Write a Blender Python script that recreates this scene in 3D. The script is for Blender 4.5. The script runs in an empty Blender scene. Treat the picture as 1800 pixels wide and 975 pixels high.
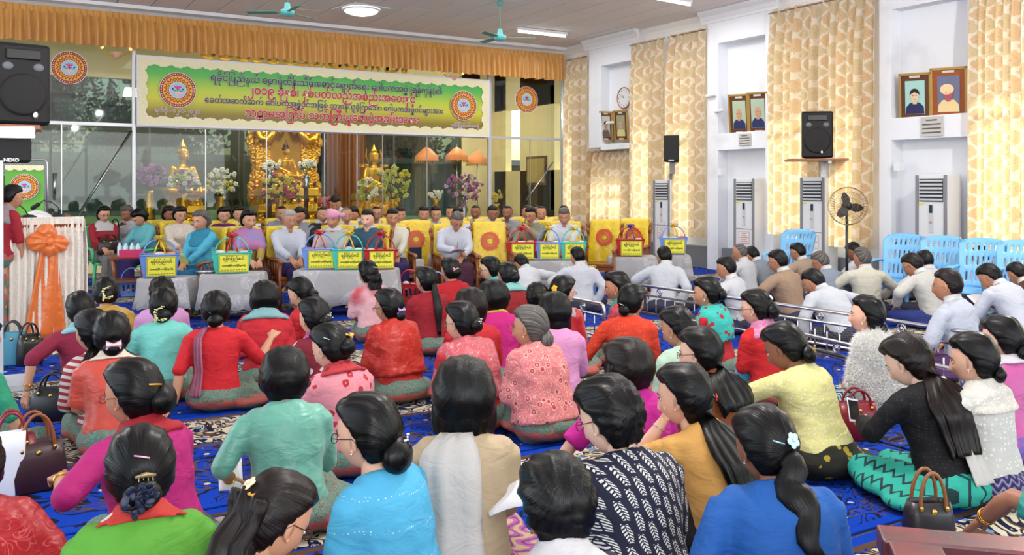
import bpy, bmesh, math, random
import numpy as np
from mathutils import Vector, Matrix
from mathutils.bvhtree import BVHTree
rnd = random.Random(7)
scene = bpy.context.scene
COL = scene.collection
# ---------------------------------------------------------------- camera
TH = math.radians(31.2); CAM_H = 1.65; FPX = 1547.0; CX, CY = 900.0, 328.0
cam_data = bpy.data.cameras.new('camera'); cam = bpy.data.objects.new('camera', cam_data); COL.objects.link(cam)
cam.location = (0, 0, CAM_H); cam.rotation_euler = (math.pi/2, 0, -TH)
cam_data.sensor_width = 36; cam_data.lens = 36*FPX/1800; cam_data.shift_y = -(487.5-CY)/1800
cam_data.clip_end = 400
scene.camera = cam
FW = Vector((math.sin(TH), math.cos(TH), 0)); RT = Vector((math.cos(TH), -math.sin(TH), 0))
# ---------------------------------------------------------------- world, sun, room light
scene.view_settings.view_transform = 'Standard'; scene.view_settings.look = 'None'
scene.view_settings.gamma = 1; scene.view_settings.exposure = -0.2
world = bpy.data.worlds.new('sky'); scene.world = world; world.use_nodes = True
wn = world.node_tree.nodes; wl = world.node_tree.links
sky = wn.new('ShaderNodeTexSky'); sky.sky_type = 'NISHITA'; sky.sun_disc = False
sky.sun_elevation = math.radians(36); sky.sun_rotation = math.radians(80); sky.dust_density = 3.0; sky.air_density = 1.3
wn['Background'].inputs['Strength'].default_value = 0.55
wl.new(sky.outputs[0], wn['Background'].inputs['Color'])
def light(name, kind, loc, energy, color=(1, 1, 1), rot=(0, 0, 0), size=1.0, size_y=None, angle=None, spread=None):
    d = bpy.data.lights.new(name, kind); o = bpy.data.objects.new(name, d); COL.objects.link(o)
    o.location = loc; o.rotation_euler = rot; d.energy = energy; d.color = color
    if kind == 'AREA':
        d.size = size
        if size_y: d.shape = 'RECTANGLE'; d.size_y = size_y
        if spread: d.spread = spread
    elif kind == 'SUN': d.angle = angle or 0.01
    else: d.shadow_soft_size = size
    return o
sun = light('sun', 'SUN', (30, 10, 20), 8.0, (1.0, 0.88, 0.66), angle=0.012)
sun.rotation_euler = Vector((0.79, 0.06, 0.60)).to_track_quat('Z', 'Y').to_euler()
# added unseen fills at the back, left and overhead; then the camera's flash
light('back_fill', 'AREA', (3.0, -3.8, 2.3), 430, (0.95, 0.97, 1.0), (math.radians(100), 0, 0), 13, 3.4)  # added panel behind the camera for soft frontal fill
light('left_fill', 'AREA', (-4.6, 8.0, 2.4), 300, (0.97, 0.98, 1.0), (0, math.radians(-98), 0), 3.4, 12)  # added panel that fills from the left, out of view
light('overhead_fill', 'AREA', (4.0, 4.5, 5.05), 120, (1.0, 0.98, 0.95), (0, 0, 0), 7, 7)  # added overhead fill above the crowd, no fixture of the hall
light('overhead_fill', 'AREA', (7.5, 12.5, 5.05), 330, (1.0, 0.98, 0.95), (0, 0, 0), 8, 6)  # added overhead fill that brightens the seated guests
for x_, y_, e_ in ((3.5, 4.0, 420), (9.6, 4.5, 400), (-2.6, 11.5, 300)): light('ceiling_fill', 'POINT', (x_, y_, 4.15), e_, (1.0, 0.97, 0.93), size=0.07)  # added points out of view to brighten the ceiling
light('camera_flash', 'POINT', (0.25, -0.3, 2.15), 195, (1.0, 0.97, 0.93), size=0.16)
# ---------------------------------------------------------------- pixel rays of the photograph -> points in the hall
def ray(px, py):
    return FW + RT*((px-CX)/FPX) + Vector((0, 0, 1))*((CY-py)/FPX)
def at_h(px, py, h):            # the point at height h seen there
    d = ray(px, py); t = (h-CAM_H)/d.z; return Vector((0, 0, CAM_H)) + d*t
def at_z(px, py, z):            # the point at depth z
    return Vector((0, 0, CAM_H)) + ray(px, py)*z
def at_X(px, py, X):
    d = ray(px, py); return Vector((0, 0, CAM_H)) + d*(X/d.x)
def at_Y(px, py, Y):
    d = ray(px, py); return Vector((0, 0, CAM_H)) + d*(Y/d.y)
# ---------------------------------------------------------------- object helpers
def link(o, parent=None):
    COL.objects.link(o)
    if parent is not None: o.parent = parent
    return o
def tag(o, label=None, cat=None, group=None, kind=None):
    if label: o['label'] = label
    if cat: o['category'] = cat
    if group: o['group'] = group
    if kind: o['kind'] = kind
    return o
def empty(name, loc=(0, 0, 0), rz=0, label=None, cat=None, group=None, scale=1.0, parent=None):
    o = bpy.data.objects.new(name, None); link(o, parent); o.location = loc; o.rotation_euler = (0, 0, rz)
    o.scale = (scale,)*3; o.empty_display_size = 0.1
    return tag(o, label, cat, group)
def copy_tree(o, parent=None):
    c = o.copy(); COL.objects.link(c)
    if parent is not None: c.parent = parent
    for ch in o.children: copy_tree(ch, c)
    return c
class MB:
    """collects shapes; every shape becomes verts / faces / material index / colour"""
    def __init__(s): s.v = []; s.f = []; s.m = []; s.n = 0; s.c = []; s.cur = 0; s.col = (1, 1, 1); s.M = None
    def add(s, vs, fs, mi=None, col=None):
        vs = np.asarray(vs, float).reshape(-1, 3)
        if s.M is not None: vs = vs @ np.array(s.M.to_3x3()).T + np.array(s.M.translation)
        s.v.append(vs); k = s.n
        s.f += [tuple(i+k for i in f) for f in fs]; s.m += [s.cur if mi is None else mi]*len(fs)
        s.c += [col or s.col]*len(vs); s.n += len(vs); return s
    def box(s, c, d, rz=0, mi=None, taper=1.0, R=None):
        x, y, z = [q/2 for q in d]; t = taper
        P = np.array([(-x, -y, -z), (x, -y, -z), (x, y, -z), (-x, y, -z), (-x*t, -y*t, z), (x*t, -y*t, z), (x*t, y*t, z), (-x*t, y*t, z)])
        if R is not None: P = P @ np.array(R).T
        elif rz: ca, sa = math.cos(rz), math.sin(rz); P = P @ np.array([[ca, sa, 0], [-sa, ca, 0], [0, 0, 1]])
        return s.add(P+np.array(c), [(0, 3, 2, 1), (4, 5, 6, 7), (0, 1, 5, 4), (1, 2, 6, 5), (2, 3, 7, 6), (3, 0, 4, 7)], mi)
    def tube(s, pts, r, n=8, cap=True, mi=None, flat=None, up=None):
        """round or elliptical tube through points; r number or list; flat = second radius factor"""
        pts = [Vector(p) for p in pts]; k = len(pts)
        rs = list(r) if hasattr(r, '__len__') else [r]*k
        V = []; prev = Vector(up) if up is not None else None
        for i, p in enumerate(pts):
            t = (pts[min(i+1, k-1)]-pts[max(i-1, 0)])
            t = t.normalized() if t.length > 1e-9 else Vector((0, 0, 1))
            if prev is None: prev = Vector((0, 0, 1)) if abs(t.z) < .9 else Vector((0, 1, 0))
            a = (prev - t*prev.dot(t))
            if a.length < 1e-5: a = t.orthogonal()
            a.normalize(); b = t.cross(a); prev = a
            for j in range(n):
                q = 2*math.pi*j/n
                V.append(p + b*(math.cos(q)*rs[i]) + a*(math.sin(q)*rs[i]*(flat if flat else 1)))
        F = [(i*n+j, i*n+(j+1) % n, (i+1)*n+(j+1) % n, (i+1)*n+j) for i in range(k-1) for j in range(n)]
        if cap: F += [tuple(range(n-1, -1, -1)), tuple((k-1)*n+j for j in range(n))]
        return s.add([tuple(v) for v in V], F, mi)
    def capsule(s, a, b, ra, rb, n=10, mi=None, flat=None, up=None):
        a, b = Vector(a), Vector(b); d = b-a; L = d.length
        if L < 1e-6: return s.ball(a, ra, n=n, mi=mi)
        t = d/L; P = []; R = []
        for q in (-80, -45, -15): P.append(a + t*(ra*math.sin(math.radians(q)))); R.append(ra*math.cos(math.radians(q)))
        for q in (15, 45, 80): P.append(b + t*(rb*math.sin(math.radians(q)))); R.append(rb*math.cos(math.radians(q)))
        return s.tube(P, R, n, True, mi, flat, up)
    def ball(s, c, r, n=12, m=8, mi=None, R=None, col=None):
        r = (r, r, r) if not hasattr(r, '__len__') else r
        V = []
        for i in range(1, m):
            la = math.pi*i/m
            for j in range(n): V.append((math.sin(la)*math.cos(2*math.pi*j/n)*r[0], math.sin(la)*math.sin(2*math.pi*j/n)*r[1], math.cos(la)*r[2]))
        V += [(0, 0, r[2]), (0, 0, -r[2])]; V = np.array(V)
        if R is not None: V = V @ np.array(R).T
        F = [(i*n+j, (i+1)*n+j, (i+1)*n+(j+1) % n, i*n+(j+1) % n) for i in range(m-2) for j in range(n)]
        T = len(V)-2
        F += [(T, j, (j+1) % n) for j in range(n)] + [(T+1, (m-2)*n+(j+1) % n, (m-2)*n+j) for j in range(n)]
        return s.add(V+np.array(tuple(c)), F, mi, col)
    def lathe(s, prof, c=(0, 0, 0), n=16, mi=None, cap=True, sq=1.0):
        V = [(r*math.cos(2*math.pi*j/n)+c[0], r*math.sin(2*math.pi*j/n)*sq+c[1], z+c[2]) for r, z in prof for j in range(n)]
        k = len(prof)
        F = [(i*n+j, i*n+(j+1) % n, (i+1)*n+(j+1) % n, (i+1)*n+j) for i in range(k-1) for j in range(n)]
        if cap: F += [tuple(range(n-1, -1, -1)), tuple((k-1)*n+j for j in range(n))]
        return s.add(V, F, mi)
    def grid(s, fn, nu, nv, mi=None, wrap=False):
        V = [fn(i/nu, j/nv) for j in range(nv+1) for i in range(nu+(0 if wrap else 1))]
        w = nu if wrap else nu+1
        F = [(j*w+i, j*w+(i+1) % w, (j+1)*w+(i+1) % w, (j+1)*w+i) for j in range(nv) for i in range(nu)]
        return s.add([tuple(v) for v in V], F, mi)
    def prism(s, poly, z0, z1, mi=None):
        n = len(poly); V = [(x, y, z0) for x, y in poly] + [(x, y, z1) for x, y in poly]
        F = [tuple(range(n-1, -1, -1)), tuple(range(n, 2*n))] + [(i, (i+1) % n, n+(i+1) % n, n+i) for i in range(n)]
        return s.add(V, F, mi)
    def mesh(s, name, mats=(), smooth=True, color=False):
        me = bpy.data.meshes.new(name); V = np.concatenate(s.v) if s.v else np.zeros((0, 3))
        me.from_pydata(V.tolist(), [], s.f)
        for m in (mats if isinstance(mats, (list, tuple)) else [mats]): me.materials.append(m)
        if len(me.materials) > 1: me.polygons.foreach_set('material_index', s.m)
        if smooth: me.polygons.foreach_set('use_smooth', [True]*len(me.polygons))
        if color:
            a = me.color_attributes.new('col', 'FLOAT_COLOR', 'POINT')
            a.data.foreach_set('color', np.array([(c[0], c[1], c[2], 1) for c in s.c], 'f').ravel())
        me.update(); return me
    def build(s, name, mats, parent=None, smooth=False, color=False, bevel=0, loc=None, rz=0, angle=None, **kw):
        o = bpy.data.objects.new(name, s.mesh(name, mats, smooth or angle is not None, color)); link(o, parent)
        if angle is not None: shade_angle(o.data, angle)
        if bevel:
            b = o.modifiers.new('bevel', 'BEVEL'); b.width = bevel; b.segments = 2; b.limit_method = 'ANGLE'
        if loc is not None: o.location = loc
        if rz: o.rotation_euler = (0, 0, rz)
        return tag(o, **kw) if kw else o
def shade_angle(me, deg):
    me.update()
    bm = bmesh.new(); bm.from_mesh(me); lim = math.radians(deg)
    for e in bm.edges:
        if len(e.link_faces) == 2 and e.calc_face_angle(0) > lim: e.smooth = False
    bm.to_mesh(me); bm.free()
def struct(name, mb, mats, **kw):
    o = mb.build(name, mats, **kw); o['kind'] = 'structure'; return o
# ---------------------------------------------------------------- material expression helper
class E:
    """a node socket with arithmetic"""
    def __init__(s, nt, sock): s.nt = nt; s.k = sock
    def _m(s, op, *a, **kw):
        n = s.nt.nodes.new('ShaderNodeMath'); n.operation = op
        for i, x in enumerate((s,)+a):
            if isinstance(x, E): s.nt.links.new(x.k, n.inputs[i])
            else: n.inputs[i].default_value = x
        return E(s.nt, n.outputs[0])
    def __add__(s, o): return s._m('ADD', o)
    __radd__ = __add__
    def __sub__(s, o): return s._m('SUBTRACT', o)
    def __rsub__(s, o): return (s*-1)+o
    def __mul__(s, o): return s._m('MULTIPLY', o)
    __rmul__ = __mul__
    def __truediv__(s, o): return s._m('DIVIDE', o)
    def sin(s): return s._m('SINE')
    def cos(s): return s._m('COSINE')
    def abs(s): return s._m('ABSOLUTE')
    def fract(s): return s._m('FRACT')
    def floor(s): return s._m('FLOOR')
    def pingpong(s, v): return s._m('PINGPONG', v)
    def gt(s, o): return s._m('GREATER_THAN', o)
    def lt(s, o): return s._m('LESS_THAN', o)
    def mn(s, o): return s._m('MINIMUM', o)
    def mx(s, o): return s._m('MAXIMUM', o)
    def atan2(s, o): return s._m('ARCTAN2', o)
    def pow(s, o): return s._m('POWER', o)
    def sstep(s, a, b):
        n = s.nt.nodes.new('ShaderNodeMapRange'); n.interpolation_type = 'SMOOTHSTEP'
        s.nt.links.new(s.k, n.inputs[0]); n.inputs[1].default_value = a; n.inputs[2].default_value = b
        return E(s.nt, n.outputs[0])
class Mat:
    def __init__(s, name, base=(.8, .8, .8), rough=.6, metal=0, spec=.5, **kw):
        s.m = bpy.data.materials.new(name); s.m.use_nodes = True; s.nt = s.m.node_tree
        s.b = s.nt.nodes['Principled BSDF']
        s.set('Base Color', base); s.set('Roughness', rough); s.set('Metallic', metal); s.set('Specular IOR Level', spec)
        for k, v in kw.items(): s.set(k, v)
    def set(s, k, v):
        i = s.b.inputs[k]
        if isinstance(v, E): s.nt.links.new(v.k, i)
        elif isinstance(v, (tuple, list)): i.default_value = (v[0], v[1], v[2], 1) if len(i.default_value) == 4 else v
        else: i.default_value = v
        return s
    def xyz(s, which='Object'):
        tc = s.nt.nodes.new('ShaderNodeTexCoord'); sp = s.nt.nodes.new('ShaderNodeSeparateXYZ')
        s.nt.links.new(tc.outputs[which], sp.inputs[0]); return tuple(E(s.nt, o) for o in sp.outputs)
    def attr(s, name):
        a = s.nt.nodes.new('ShaderNodeAttribute'); a.attribute_name = name; return a
    def vec(s, x, y, z=0.0):
        c = s.nt.nodes.new('ShaderNodeCombineXYZ')
        for i, q in enumerate((x, y, z)):
            if isinstance(q, E): s.nt.links.new(q.k, c.inputs[i])
            else: c.inputs[i].default_value = q
        return c.outputs[0]
    def noise(s, v=None, scale=5, detail=3, rough=.5, dist=0, col=False):
        n = s.nt.nodes.new('ShaderNodeTexNoise'); n.inputs['Scale'].default_value = scale; n.inputs['Detail'].default_value = detail
        n.inputs['Roughness'].default_value = rough; n.inputs['Distortion'].default_value = dist
        if v is None: v = s.nt.nodes.new('ShaderNodeTexCoord').outputs['Object']
        s.nt.links.new(v, n.inputs['Vector']); return E(s.nt, n.outputs['Color' if col else 'Fac'])
    def voro(s, v=None, scale=5, feature='F1', rnd=1, out='Distance'):
        n = s.nt.nodes.new('ShaderNodeTexVoronoi'); n.feature = feature; n.inputs['Scale'].default_value = scale
        n.inputs['Randomness'].default_value = rnd
        if v is None: v = s.nt.nodes.new('ShaderNodeTexCoord').outputs['Object']
        s.nt.links.new(v, n.inputs['Vector']); return E(s.nt, n.outputs[out])
    def mix(s, f, a, b):
        n = s.nt.nodes.new('ShaderNodeMix'); n.data_type = 'RGBA'
        for i, q in ((0, f), (6, a), (7, b)):
            if isinstance(q, E): s.nt.links.new(q.k, n.inputs[i])
            elif isinstance(q, (tuple, list)): n.inputs[i].default_value = (q[0], q[1], q[2], 1)
            else: n.inputs[i].default_value = q
        return E(s.nt, n.outputs[2])
    def ramp(s, f, stops, const=False):
        n = s.nt.nodes.new('ShaderNodeValToRGB'); cr = n.color_ramp
        if const: cr.interpolation = 'CONSTANT'
        while len(cr.elements) < len(stops): cr.elements.new(0.5)
        for e, (p, c) in zip(cr.elements, stops): e.position = p; e.color = (c[0], c[1], c[2], 1)
        s.nt.links.new(f.k, n.inputs[0]); return E(s.nt, n.outputs[0])
    def bump(s, h, strength=.3, dist=.01):
        n = s.nt.nodes.new('ShaderNodeBump'); n.inputs['Strength'].default_value = strength; n.inputs['Distance'].default_value = dist
        s.nt.links.new(h.k, n.inputs['Height']); s.nt.links.new(n.outputs[0], s.b.inputs['Normal']); return s
    def translucent(s, amt, col):
        """mix the surface with light that passes through it (thin cloth)"""
        t = s.nt.nodes.new('ShaderNodeBsdfTranslucent'); mx = s.nt.nodes.new('ShaderNodeMixShader')
        if isinstance(col, E): s.nt.links.new(col.k, t.inputs[0])
        else: t.inputs[0].default_value = (*col, 1)
        mx.inputs[0].default_value = amt; out = s.nt.nodes['Material Output']
        s.nt.links.new(s.b.outputs[0], mx.inputs[1]); s.nt.links.new(t.outputs[0], mx.inputs[2]); s.nt.links.new(mx.outputs[0], out.inputs[0]); return s
def srgb(*c):
    if len(c) == 1: h = c[0]; c = tuple(int(h[i:i+2], 16) for i in (0, 2, 4))
    return tuple((x/255/12.92 if x/255 <= .04045 else ((x/255+.055)/1.055)**2.4) for x in c)
_mc = {}
def simple(name, base, rough=.6, metal=0, spec=.5, **kw):
    key = (name, base, rough, metal)
    if key not in _mc: _mc[key] = Mat(name, base, rough, metal, spec, **kw).m
    return _mc[key]
def emit(name, col, strength):
    m = Mat(name, (0, 0, 0), 1); m.set('Emission Color', col); m.set('Emission Strength', strength); return m.m
# ================================================================= the setting
WX = 12.7; WY = 18.45; CEIL = 5.13; LX = -5.0; BY = -4.5; SY = 22.8
# ---- wall paint
m = Mat('wall_paint', srgb(226, 230, 238), .7, spec=.25)
n1 = m.noise(scale=1.4, detail=5); n2 = m.noise(scale=22, detail=3)
m.set('Base Color', m.mix(n1.sstep(.5, .8), srgb(228, 231, 238), srgb(212, 214, 218))); m.bump(n2, .08, .004); WALL = m.m
m = Mat('cream_paint', srgb(238, 222, 170), .6); m.bump(m.noise(scale=20), .05, .003); CREAM = m.m
m = Mat('trim_paint', srgb(236, 238, 243), .5); TRIM = m.m
m = Mat('ceiling_board_paint', srgb(196, 186, 182), .75, spec=.2)
o = m.nt.nodes.new('ShaderNodeObjectInfo'); g = m.noise(scale=2.5, detail=4)
m.set('Base Color', m.mix(E(m.nt, o.outputs['Random']), m.mix(g, srgb(232, 226, 222), srgb(222, 215, 212)), m.mix(g, srgb(226, 220, 217), srgb(236, 229, 226))))
CEILB = m.m
GAP = simple('joint_backing_board', srgb(96, 90, 88), .9)  # dark backing board showing through the open ceiling joints
ALU = simple('painted_aluminium', srgb(206, 209, 216), .35, .4)
STEEL = simple('stainless_steel', srgb(196, 196, 200), .22, 1.0)
BLACKP = Mat('black_plastic', srgb(24, 24, 28), .42).m
DARKG = Mat('speaker_grille', srgb(16, 16, 19), .7); DARKG.bump(DARKG.voro(scale=220), .4, .002); DARKG = DARKG.m
GOLD = Mat('gold_leaf', srgb(228, 174, 58), .33, .85); GOLD.bump(GOLD.noise(scale=18, detail=4), .35, .02); GOLD = GOLD.m
GOLDC = Mat('carved_gilded_wood', srgb(222, 168, 58), .42, .75)
GOLDC.bump(GOLDC.voro(scale=16), .9, .05); GOLDC = GOLDC.m
# ---- floor: concrete slab + blue patterned carpets
mb = MB(); mb.box(((LX+WX)/2, (BY+SY)/2, -.06), (WX-LX+.4, SY-BY, .1)); struct('floor', mb, simple('floor_tile', srgb(150, 146, 142), .4))
def carpet_material():
    m = Mat('blue_arabesque_carpet', (0, 0, 1), .95, spec=.1)
    x, y, z = m.xyz()
    BLUE = srgb(4, 58, 172); CR = srgb(205, 196, 172); NAVY = srgb(14, 22, 52); BR = srgb(92, 66, 44); LB = srgb(110, 140, 175)
    n = m.noise(scale=1.2, detail=2, col=False)
    yy = y + n*.05
    band = (y*(1/1.9)).fract()                       # one carpet width
    # curling vines: contour lines of warped noise
    v = m.nt.nodes.new('ShaderNodeTexCoord').outputs['Object']
    a = m.noise(v, 2.4, 1.5, .45, 1.6); b = m.noise(v, 3.0, 1.0, .4, 2.2)
    vine = ((a*9).fract()-.5).abs().lt(.15); leaf = ((b*7).fract()-.5).abs().lt(.12)
    dots = m.voro(v, 9.0, rnd=.7).lt(.17)
    field = m.mix(vine, BLUE, NAVY); field = m.mix(leaf*a.gt(.5), field, BR); field = m.mix(dots*b.gt(.52), field, CR)
    a2 = m.noise(v, 4.0, 2, .5, 1.2); c2 = m.voro(v, 7.0, rnd=.5)
    bord = m.mix(((a2*8).fract()-.5).abs().lt(.20), CR, NAVY); bord = m.mix(c2.lt(.2), bord, LB); bord = m.mix(((a2*5).fract()).lt(.16), bord, BR)
    isb = (band.gt(.62)*band.lt(.93)); lines = (band-.60).abs().lt(.012).mx((band-.95).abs().lt(.012))
    plain = band.gt(.96).mx(band.lt(.03))
    c = m.mix(isb, field, bord); c = m.mix(lines, c, BR); c = m.mix(plain, c, BLUE)
    f = m.noise(v, 160, 2)
    c = m.mix(f*.5, c, m.mix(.7, c, (.01, .015, .03)))
    m.set('Base Color', c); m.bump(f, .5, .004); return m.m
CARPET = carpet_material()
k = 0
for i in range(9):
    for j in range(2):
        x0 = -2.6+j*7.6; y0 = .8+i*1.93
        mb = MB(); mb.box((3.77, .95, 0), (7.55, 1.9, .012))
        o = mb.build('carpet', CARPET, loc=(x0, y0, .002+.001*((i+j) % 2)), bevel=.004)
        tag(o, 'blue arabesque carpet strip on the %s half of the floor, %s row from the camera' % (('left', 'right')[j], ('nearest', 'second', 'third', 'fourth', 'fifth', 'sixth', 'seventh', 'eighth', 'farthest')[i]), 'carpet', 'blue patterned carpets laid side by side')
# ---- right wall with recessed niches, curtained windows
def wy(px): return at_X(px, 328, WX).y
def wz(px, py): return at_X(px, py, WX).z
SOLID = []      # (y0,y1,z0,z1) solid pieces of the wall face
mb = MB(); T = .35
def wall_piece(y0, y1, z0, z1, x0=WX, t=T): mb.box((x0+t/2, (y0+y1)/2, (z0+z1)/2), (t, abs(y1-y0), z1-z0))
# windows: (y0, y1) bays; sill .62, head 4.3
wins = [(wy(1028), wy(1004), 1.0), (wy(1104), wy(1044), 1.0), (wy(1160), wy(1122), .66), (wy(1234), wy(1190), .66), (wy(1434), wy(1370), .66), (wy(1530), wy(1462), .66), (wy(1880), wy(1722), .66), (1.6, 4.0, .66), (-2.5, 0, .66)]
HEAD = 4.35
ys = sorted([(a, b, s) for a, b, s in wins]); prev = BY
for (a, b, s) in ys:
    wall_piece(prev, a, 0, CEIL)
    top = HEAD if abs(a-wins[1][0]) > .01 else 2.05
    wall_piece(a, b, 0, s); wall_piece(a, b, top, CEIL); prev = b
wall_piece(prev, WY+.15, 0, CEIL)
struct('wall_right', mb, WALL)
# projecting piers either side of the niches, beam / shelf in each niche
PR = .26
def pier(y0, y1, name='wall_right_pier', z1=CEIL, z0=0): 
    b = MB(); b.box((WX-PR/2, (y0+y1)/2, (z0+z1)/2), (PR, abs(y1-y0), z1-z0)); return struct(name, b, WALL, bevel=.006)
niches = [  # pier left (far), niche, pier right : y ranges from pixels on the pier face plane
    (1035, 1056, 1113, 1116, 252, 262), (1243, 1262, 1345, 1358, 232, 262), (1545, 1566, 1700, 1712, 203, 243)]
PX = WX-PR
def py_(px): return at_X(px, 328, PX).y
def pz_(px, py): return at_X(px, py, PX).z
shelfs = []
for i, (a, b, c, d, s0, s1) in enumerate(niches):
    if i: pier(py_(b), py_(a))
    else: pier(py_(1055.9), py_(1035), z0=pz_(1036, 259)-.02)
    pier(py_(d)-.02, py_(c))
    zt = pz_((b+c)/2, s0); zb = pz_((b+c)/2, s1)
    q = MB(); q.box((WX-PR/2+.01, (py_(b)+py_(c))/2, (zt+zb)/2), (PR+.02, abs(py_(b)-py_(c))+.02, zt-zb))
    struct('trim_%d' % (i+1), q, WALL, bevel=.006); shelfs.append((zt, py_(b), py_(c)))
    # lintel beam at the top of the niche
    q = MB(); q.box((WX-PR/2, (py_(b)+py_(c))/2, CEIL-.33), (PR, abs(py_(b)-py_(c)), .66)); struct('trim_%d' % (i+11), q, WALL)
# grey dado step at the wall foot
mb = MB(); mb.box((WX-.08, (BY+WY)/2, .22), (.16, WY-BY, .44)); struct('baseboard_right', mb, simple('grey_dado_paint', srgb(118, 122, 128), .6))
# cornice along the right wall (steps out round the piers) and the front wall
def cornice(name, p0, p1, inward, w=.14, h=.24):
    p0, p1 = Vector(p0), Vector(p1); inward = Vector(inward)
    prof = [(0, 0), (.03, 0), (.035, .05), (.06, .07), (.065, .14), (.12, .18), (w, .2), (w, h), (0, h)]
    V = [tuple(p + inward*a + Vector((0, 0, CEIL-h+b))) for p in (p0, p1) for a, b in prof]; n = len(prof)
    b = MB(); b.add(V, [(i, (i+1) % n, n+(i+1) % n, n+i) for i in range(n)]+[tuple(range(n-1, -1, -1)), tuple(range(n, 2*n))])
    return struct(name, b, TRIM)
cornice('trim_21', (LX, WY-.02, 0), (WX, WY-.02, 0), (0, -1, 0), .30, .27)
seg = [WY]
y = WY
for i, (a, b, c, d, s0, s1) in enumerate(niches):
    y0 = py_(a); y1 = py_(d)
    cornice('trim_%d' % (31+i*2), (WX, y, 0), (WX, y0, 0), (-1, 0, 0)); cornice('trim_%d' % (32+i*2), (WX-PR, y0+.14, 0), (WX-PR, y1-.14, 0), (-1, 0, 0)); y = y1
cornice('trim_39', (WX, y, 0), (WX, BY, 0), (-1, 0, 0))
# ---- other walls
mb = MB(); mb.box((LX-.1, (BY+1)/2-1, CEIL/2), (.2, 5.5, CEIL)); mb.box((LX-.1, 17, CEIL/2), (.2, 5, CEIL)); mb.box((LX-.1, 8, 4.75), (.2, 13.5, .9)); struct('wall_left', mb, WALL)
mb = MB()
mb.box((WX/2+LX/2, BY-.1, 4.75), (WX-LX, .2, .9)); mb.box((LX+.5, BY-.1, 2.6), (1.4, .2, CEIL)); mb.box((WX-.9, BY-.1, 2.6), (1.9, .2, CEIL)); struct('wall_back', mb, WALL)
# ---- ceiling: backing + individual boards with open joints
mb = MB(); mb.box(((LX+WX)/2, (BY+SY)/2, CEIL+.09), (WX-LX+.8, SY-BY+.6, .1)); struct('ceiling', mb, GAP)
ceil = bpy.data.objects['ceiling']
pw, pl = .61, 2.44; me = None; cnt = 0
ix = 0
x = WX-.1
while x > 1.2:
    off = (ix % 2)*pl/2; y = WY-.3
    L0 = pl if off == 0 else pl/2; first = True
    while y > 7.0:
        Lp = L0 if first else pl; first = False
        b = MB(); b.box((0, 0, 0), (pw-.017, Lp-.007, .012)); 
        if me is None or abs(Lp-pl) > .01 or True:
            key = 'cp%.2f' % Lp
            if key not in _mc: _mc[key] = b.mesh('ceiling_panel', CEILB, False)
            o = bpy.data.objects.new('ceiling_panel', _mc[key])
        link(o, ceil); o.location = (x-pw/2, y-Lp/2, CEIL+.012+rnd.uniform(-.002, .002)); o.rotation_euler = (rnd.uniform(-.0012, .0012), rnd.uniform(-.002, .002), 0); y -= Lp
    x -= pw; ix += 1
mb = MB(); mb.box(((LX+WX)/2, (7.0+BY)/2, CEIL+.02), (WX-LX, 7.0-BY, .03)); mb.box(((LX+1.2)/2-.1, 13, CEIL+.02), (6.0, 12.6, .03)); struct('ceiling_rear', mb, CEILB)
# ---- front wall: cream plinth, glazed screen, valance
SILL = .84
mb = MB(); mb.box(((LX+WX)/2, WY+.1, SILL/2), (WX-LX, .2, SILL)); mb.box(((LX+WX)/2, WY+.1, CEIL-.2), (WX-LX, .2, .42)); struct('wall_front', mb, CREAM)
GLASS = Mat('window_glass', (.9, .95, .93), .0)
nt = GLASS.nt; tr = nt.nodes.new('ShaderNodeBsdfTransparent'); gl = nt.nodes.new('ShaderNodeBsdfGlossy'); gl.inputs['Roughness'].default_value = .02
tr.inputs[0].default_value = (.86, .9, .88, 1); fr = nt.nodes.new('ShaderNodeFresnel'); fr.inputs[0].default_value = 1.5; mx = nt.nodes.new('ShaderNodeMixShader')
nt.links.new(fr.outputs[0], mx.inputs[0]); nt.links.new(tr.outputs[0], mx.inputs[1]); nt.links.new(gl.outputs[0], mx.inputs[2]); nt.links.new(mx.outputs[0], nt.nodes['Material Output'].inputs[0])
GLASS = GLASS.m
DG = Mat('dark_tinted_glass', (.3, .4, .38), .0); nt = DG.nt; tr = nt.nodes.new('ShaderNodeBsdfTransparent'); gl = nt.nodes.new('ShaderNodeBsdfGlossy'); gl.inputs['Roughness'].default_value = .03
tr.inputs[0].default_value = (.42, .50, .47, 1); mx = nt.nodes.new('ShaderNodeMixShader'); mx.inputs[0].default_value = .06
nt.links.new(tr.outputs[0], mx.inputs[1]); nt.links.new(gl.outputs[0], mx.inputs[2]); nt.links.new(mx.outputs[0], nt.nodes['Material Output'].inputs[0]); DG = DG.m
X_l = at_Y(235, 300, WY).x; X_r = at_Y(860, 300, WY).x; X_e = at_Y(991, 300, WY).x
zt_l = at_Y(150, 215, WY).z; zt_r = at_Y(925, 245, WY).z
win = empty('window_1', (0, 0, 0)); win['kind'] = 'structure'
def part(mb, name, mats, parent, **kw): return mb.build(name, mats, parent, **kw)
for xx, w in ((X_l, .065), (X_r, .075), (X_e, .10)):
    b = MB(); b.box((xx, WY, (SILL+CEIL-.5)/2), (w, .09, CEIL-.5-SILL)); part(b, 'mullion', ALU, win, bevel=.005)
b = MB(); b.box(((LX+X_e)/2, WY, SILL+.02), (X_e-LX, .16, .04)); part(b, 'window_sill', TRIM, win)
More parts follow.
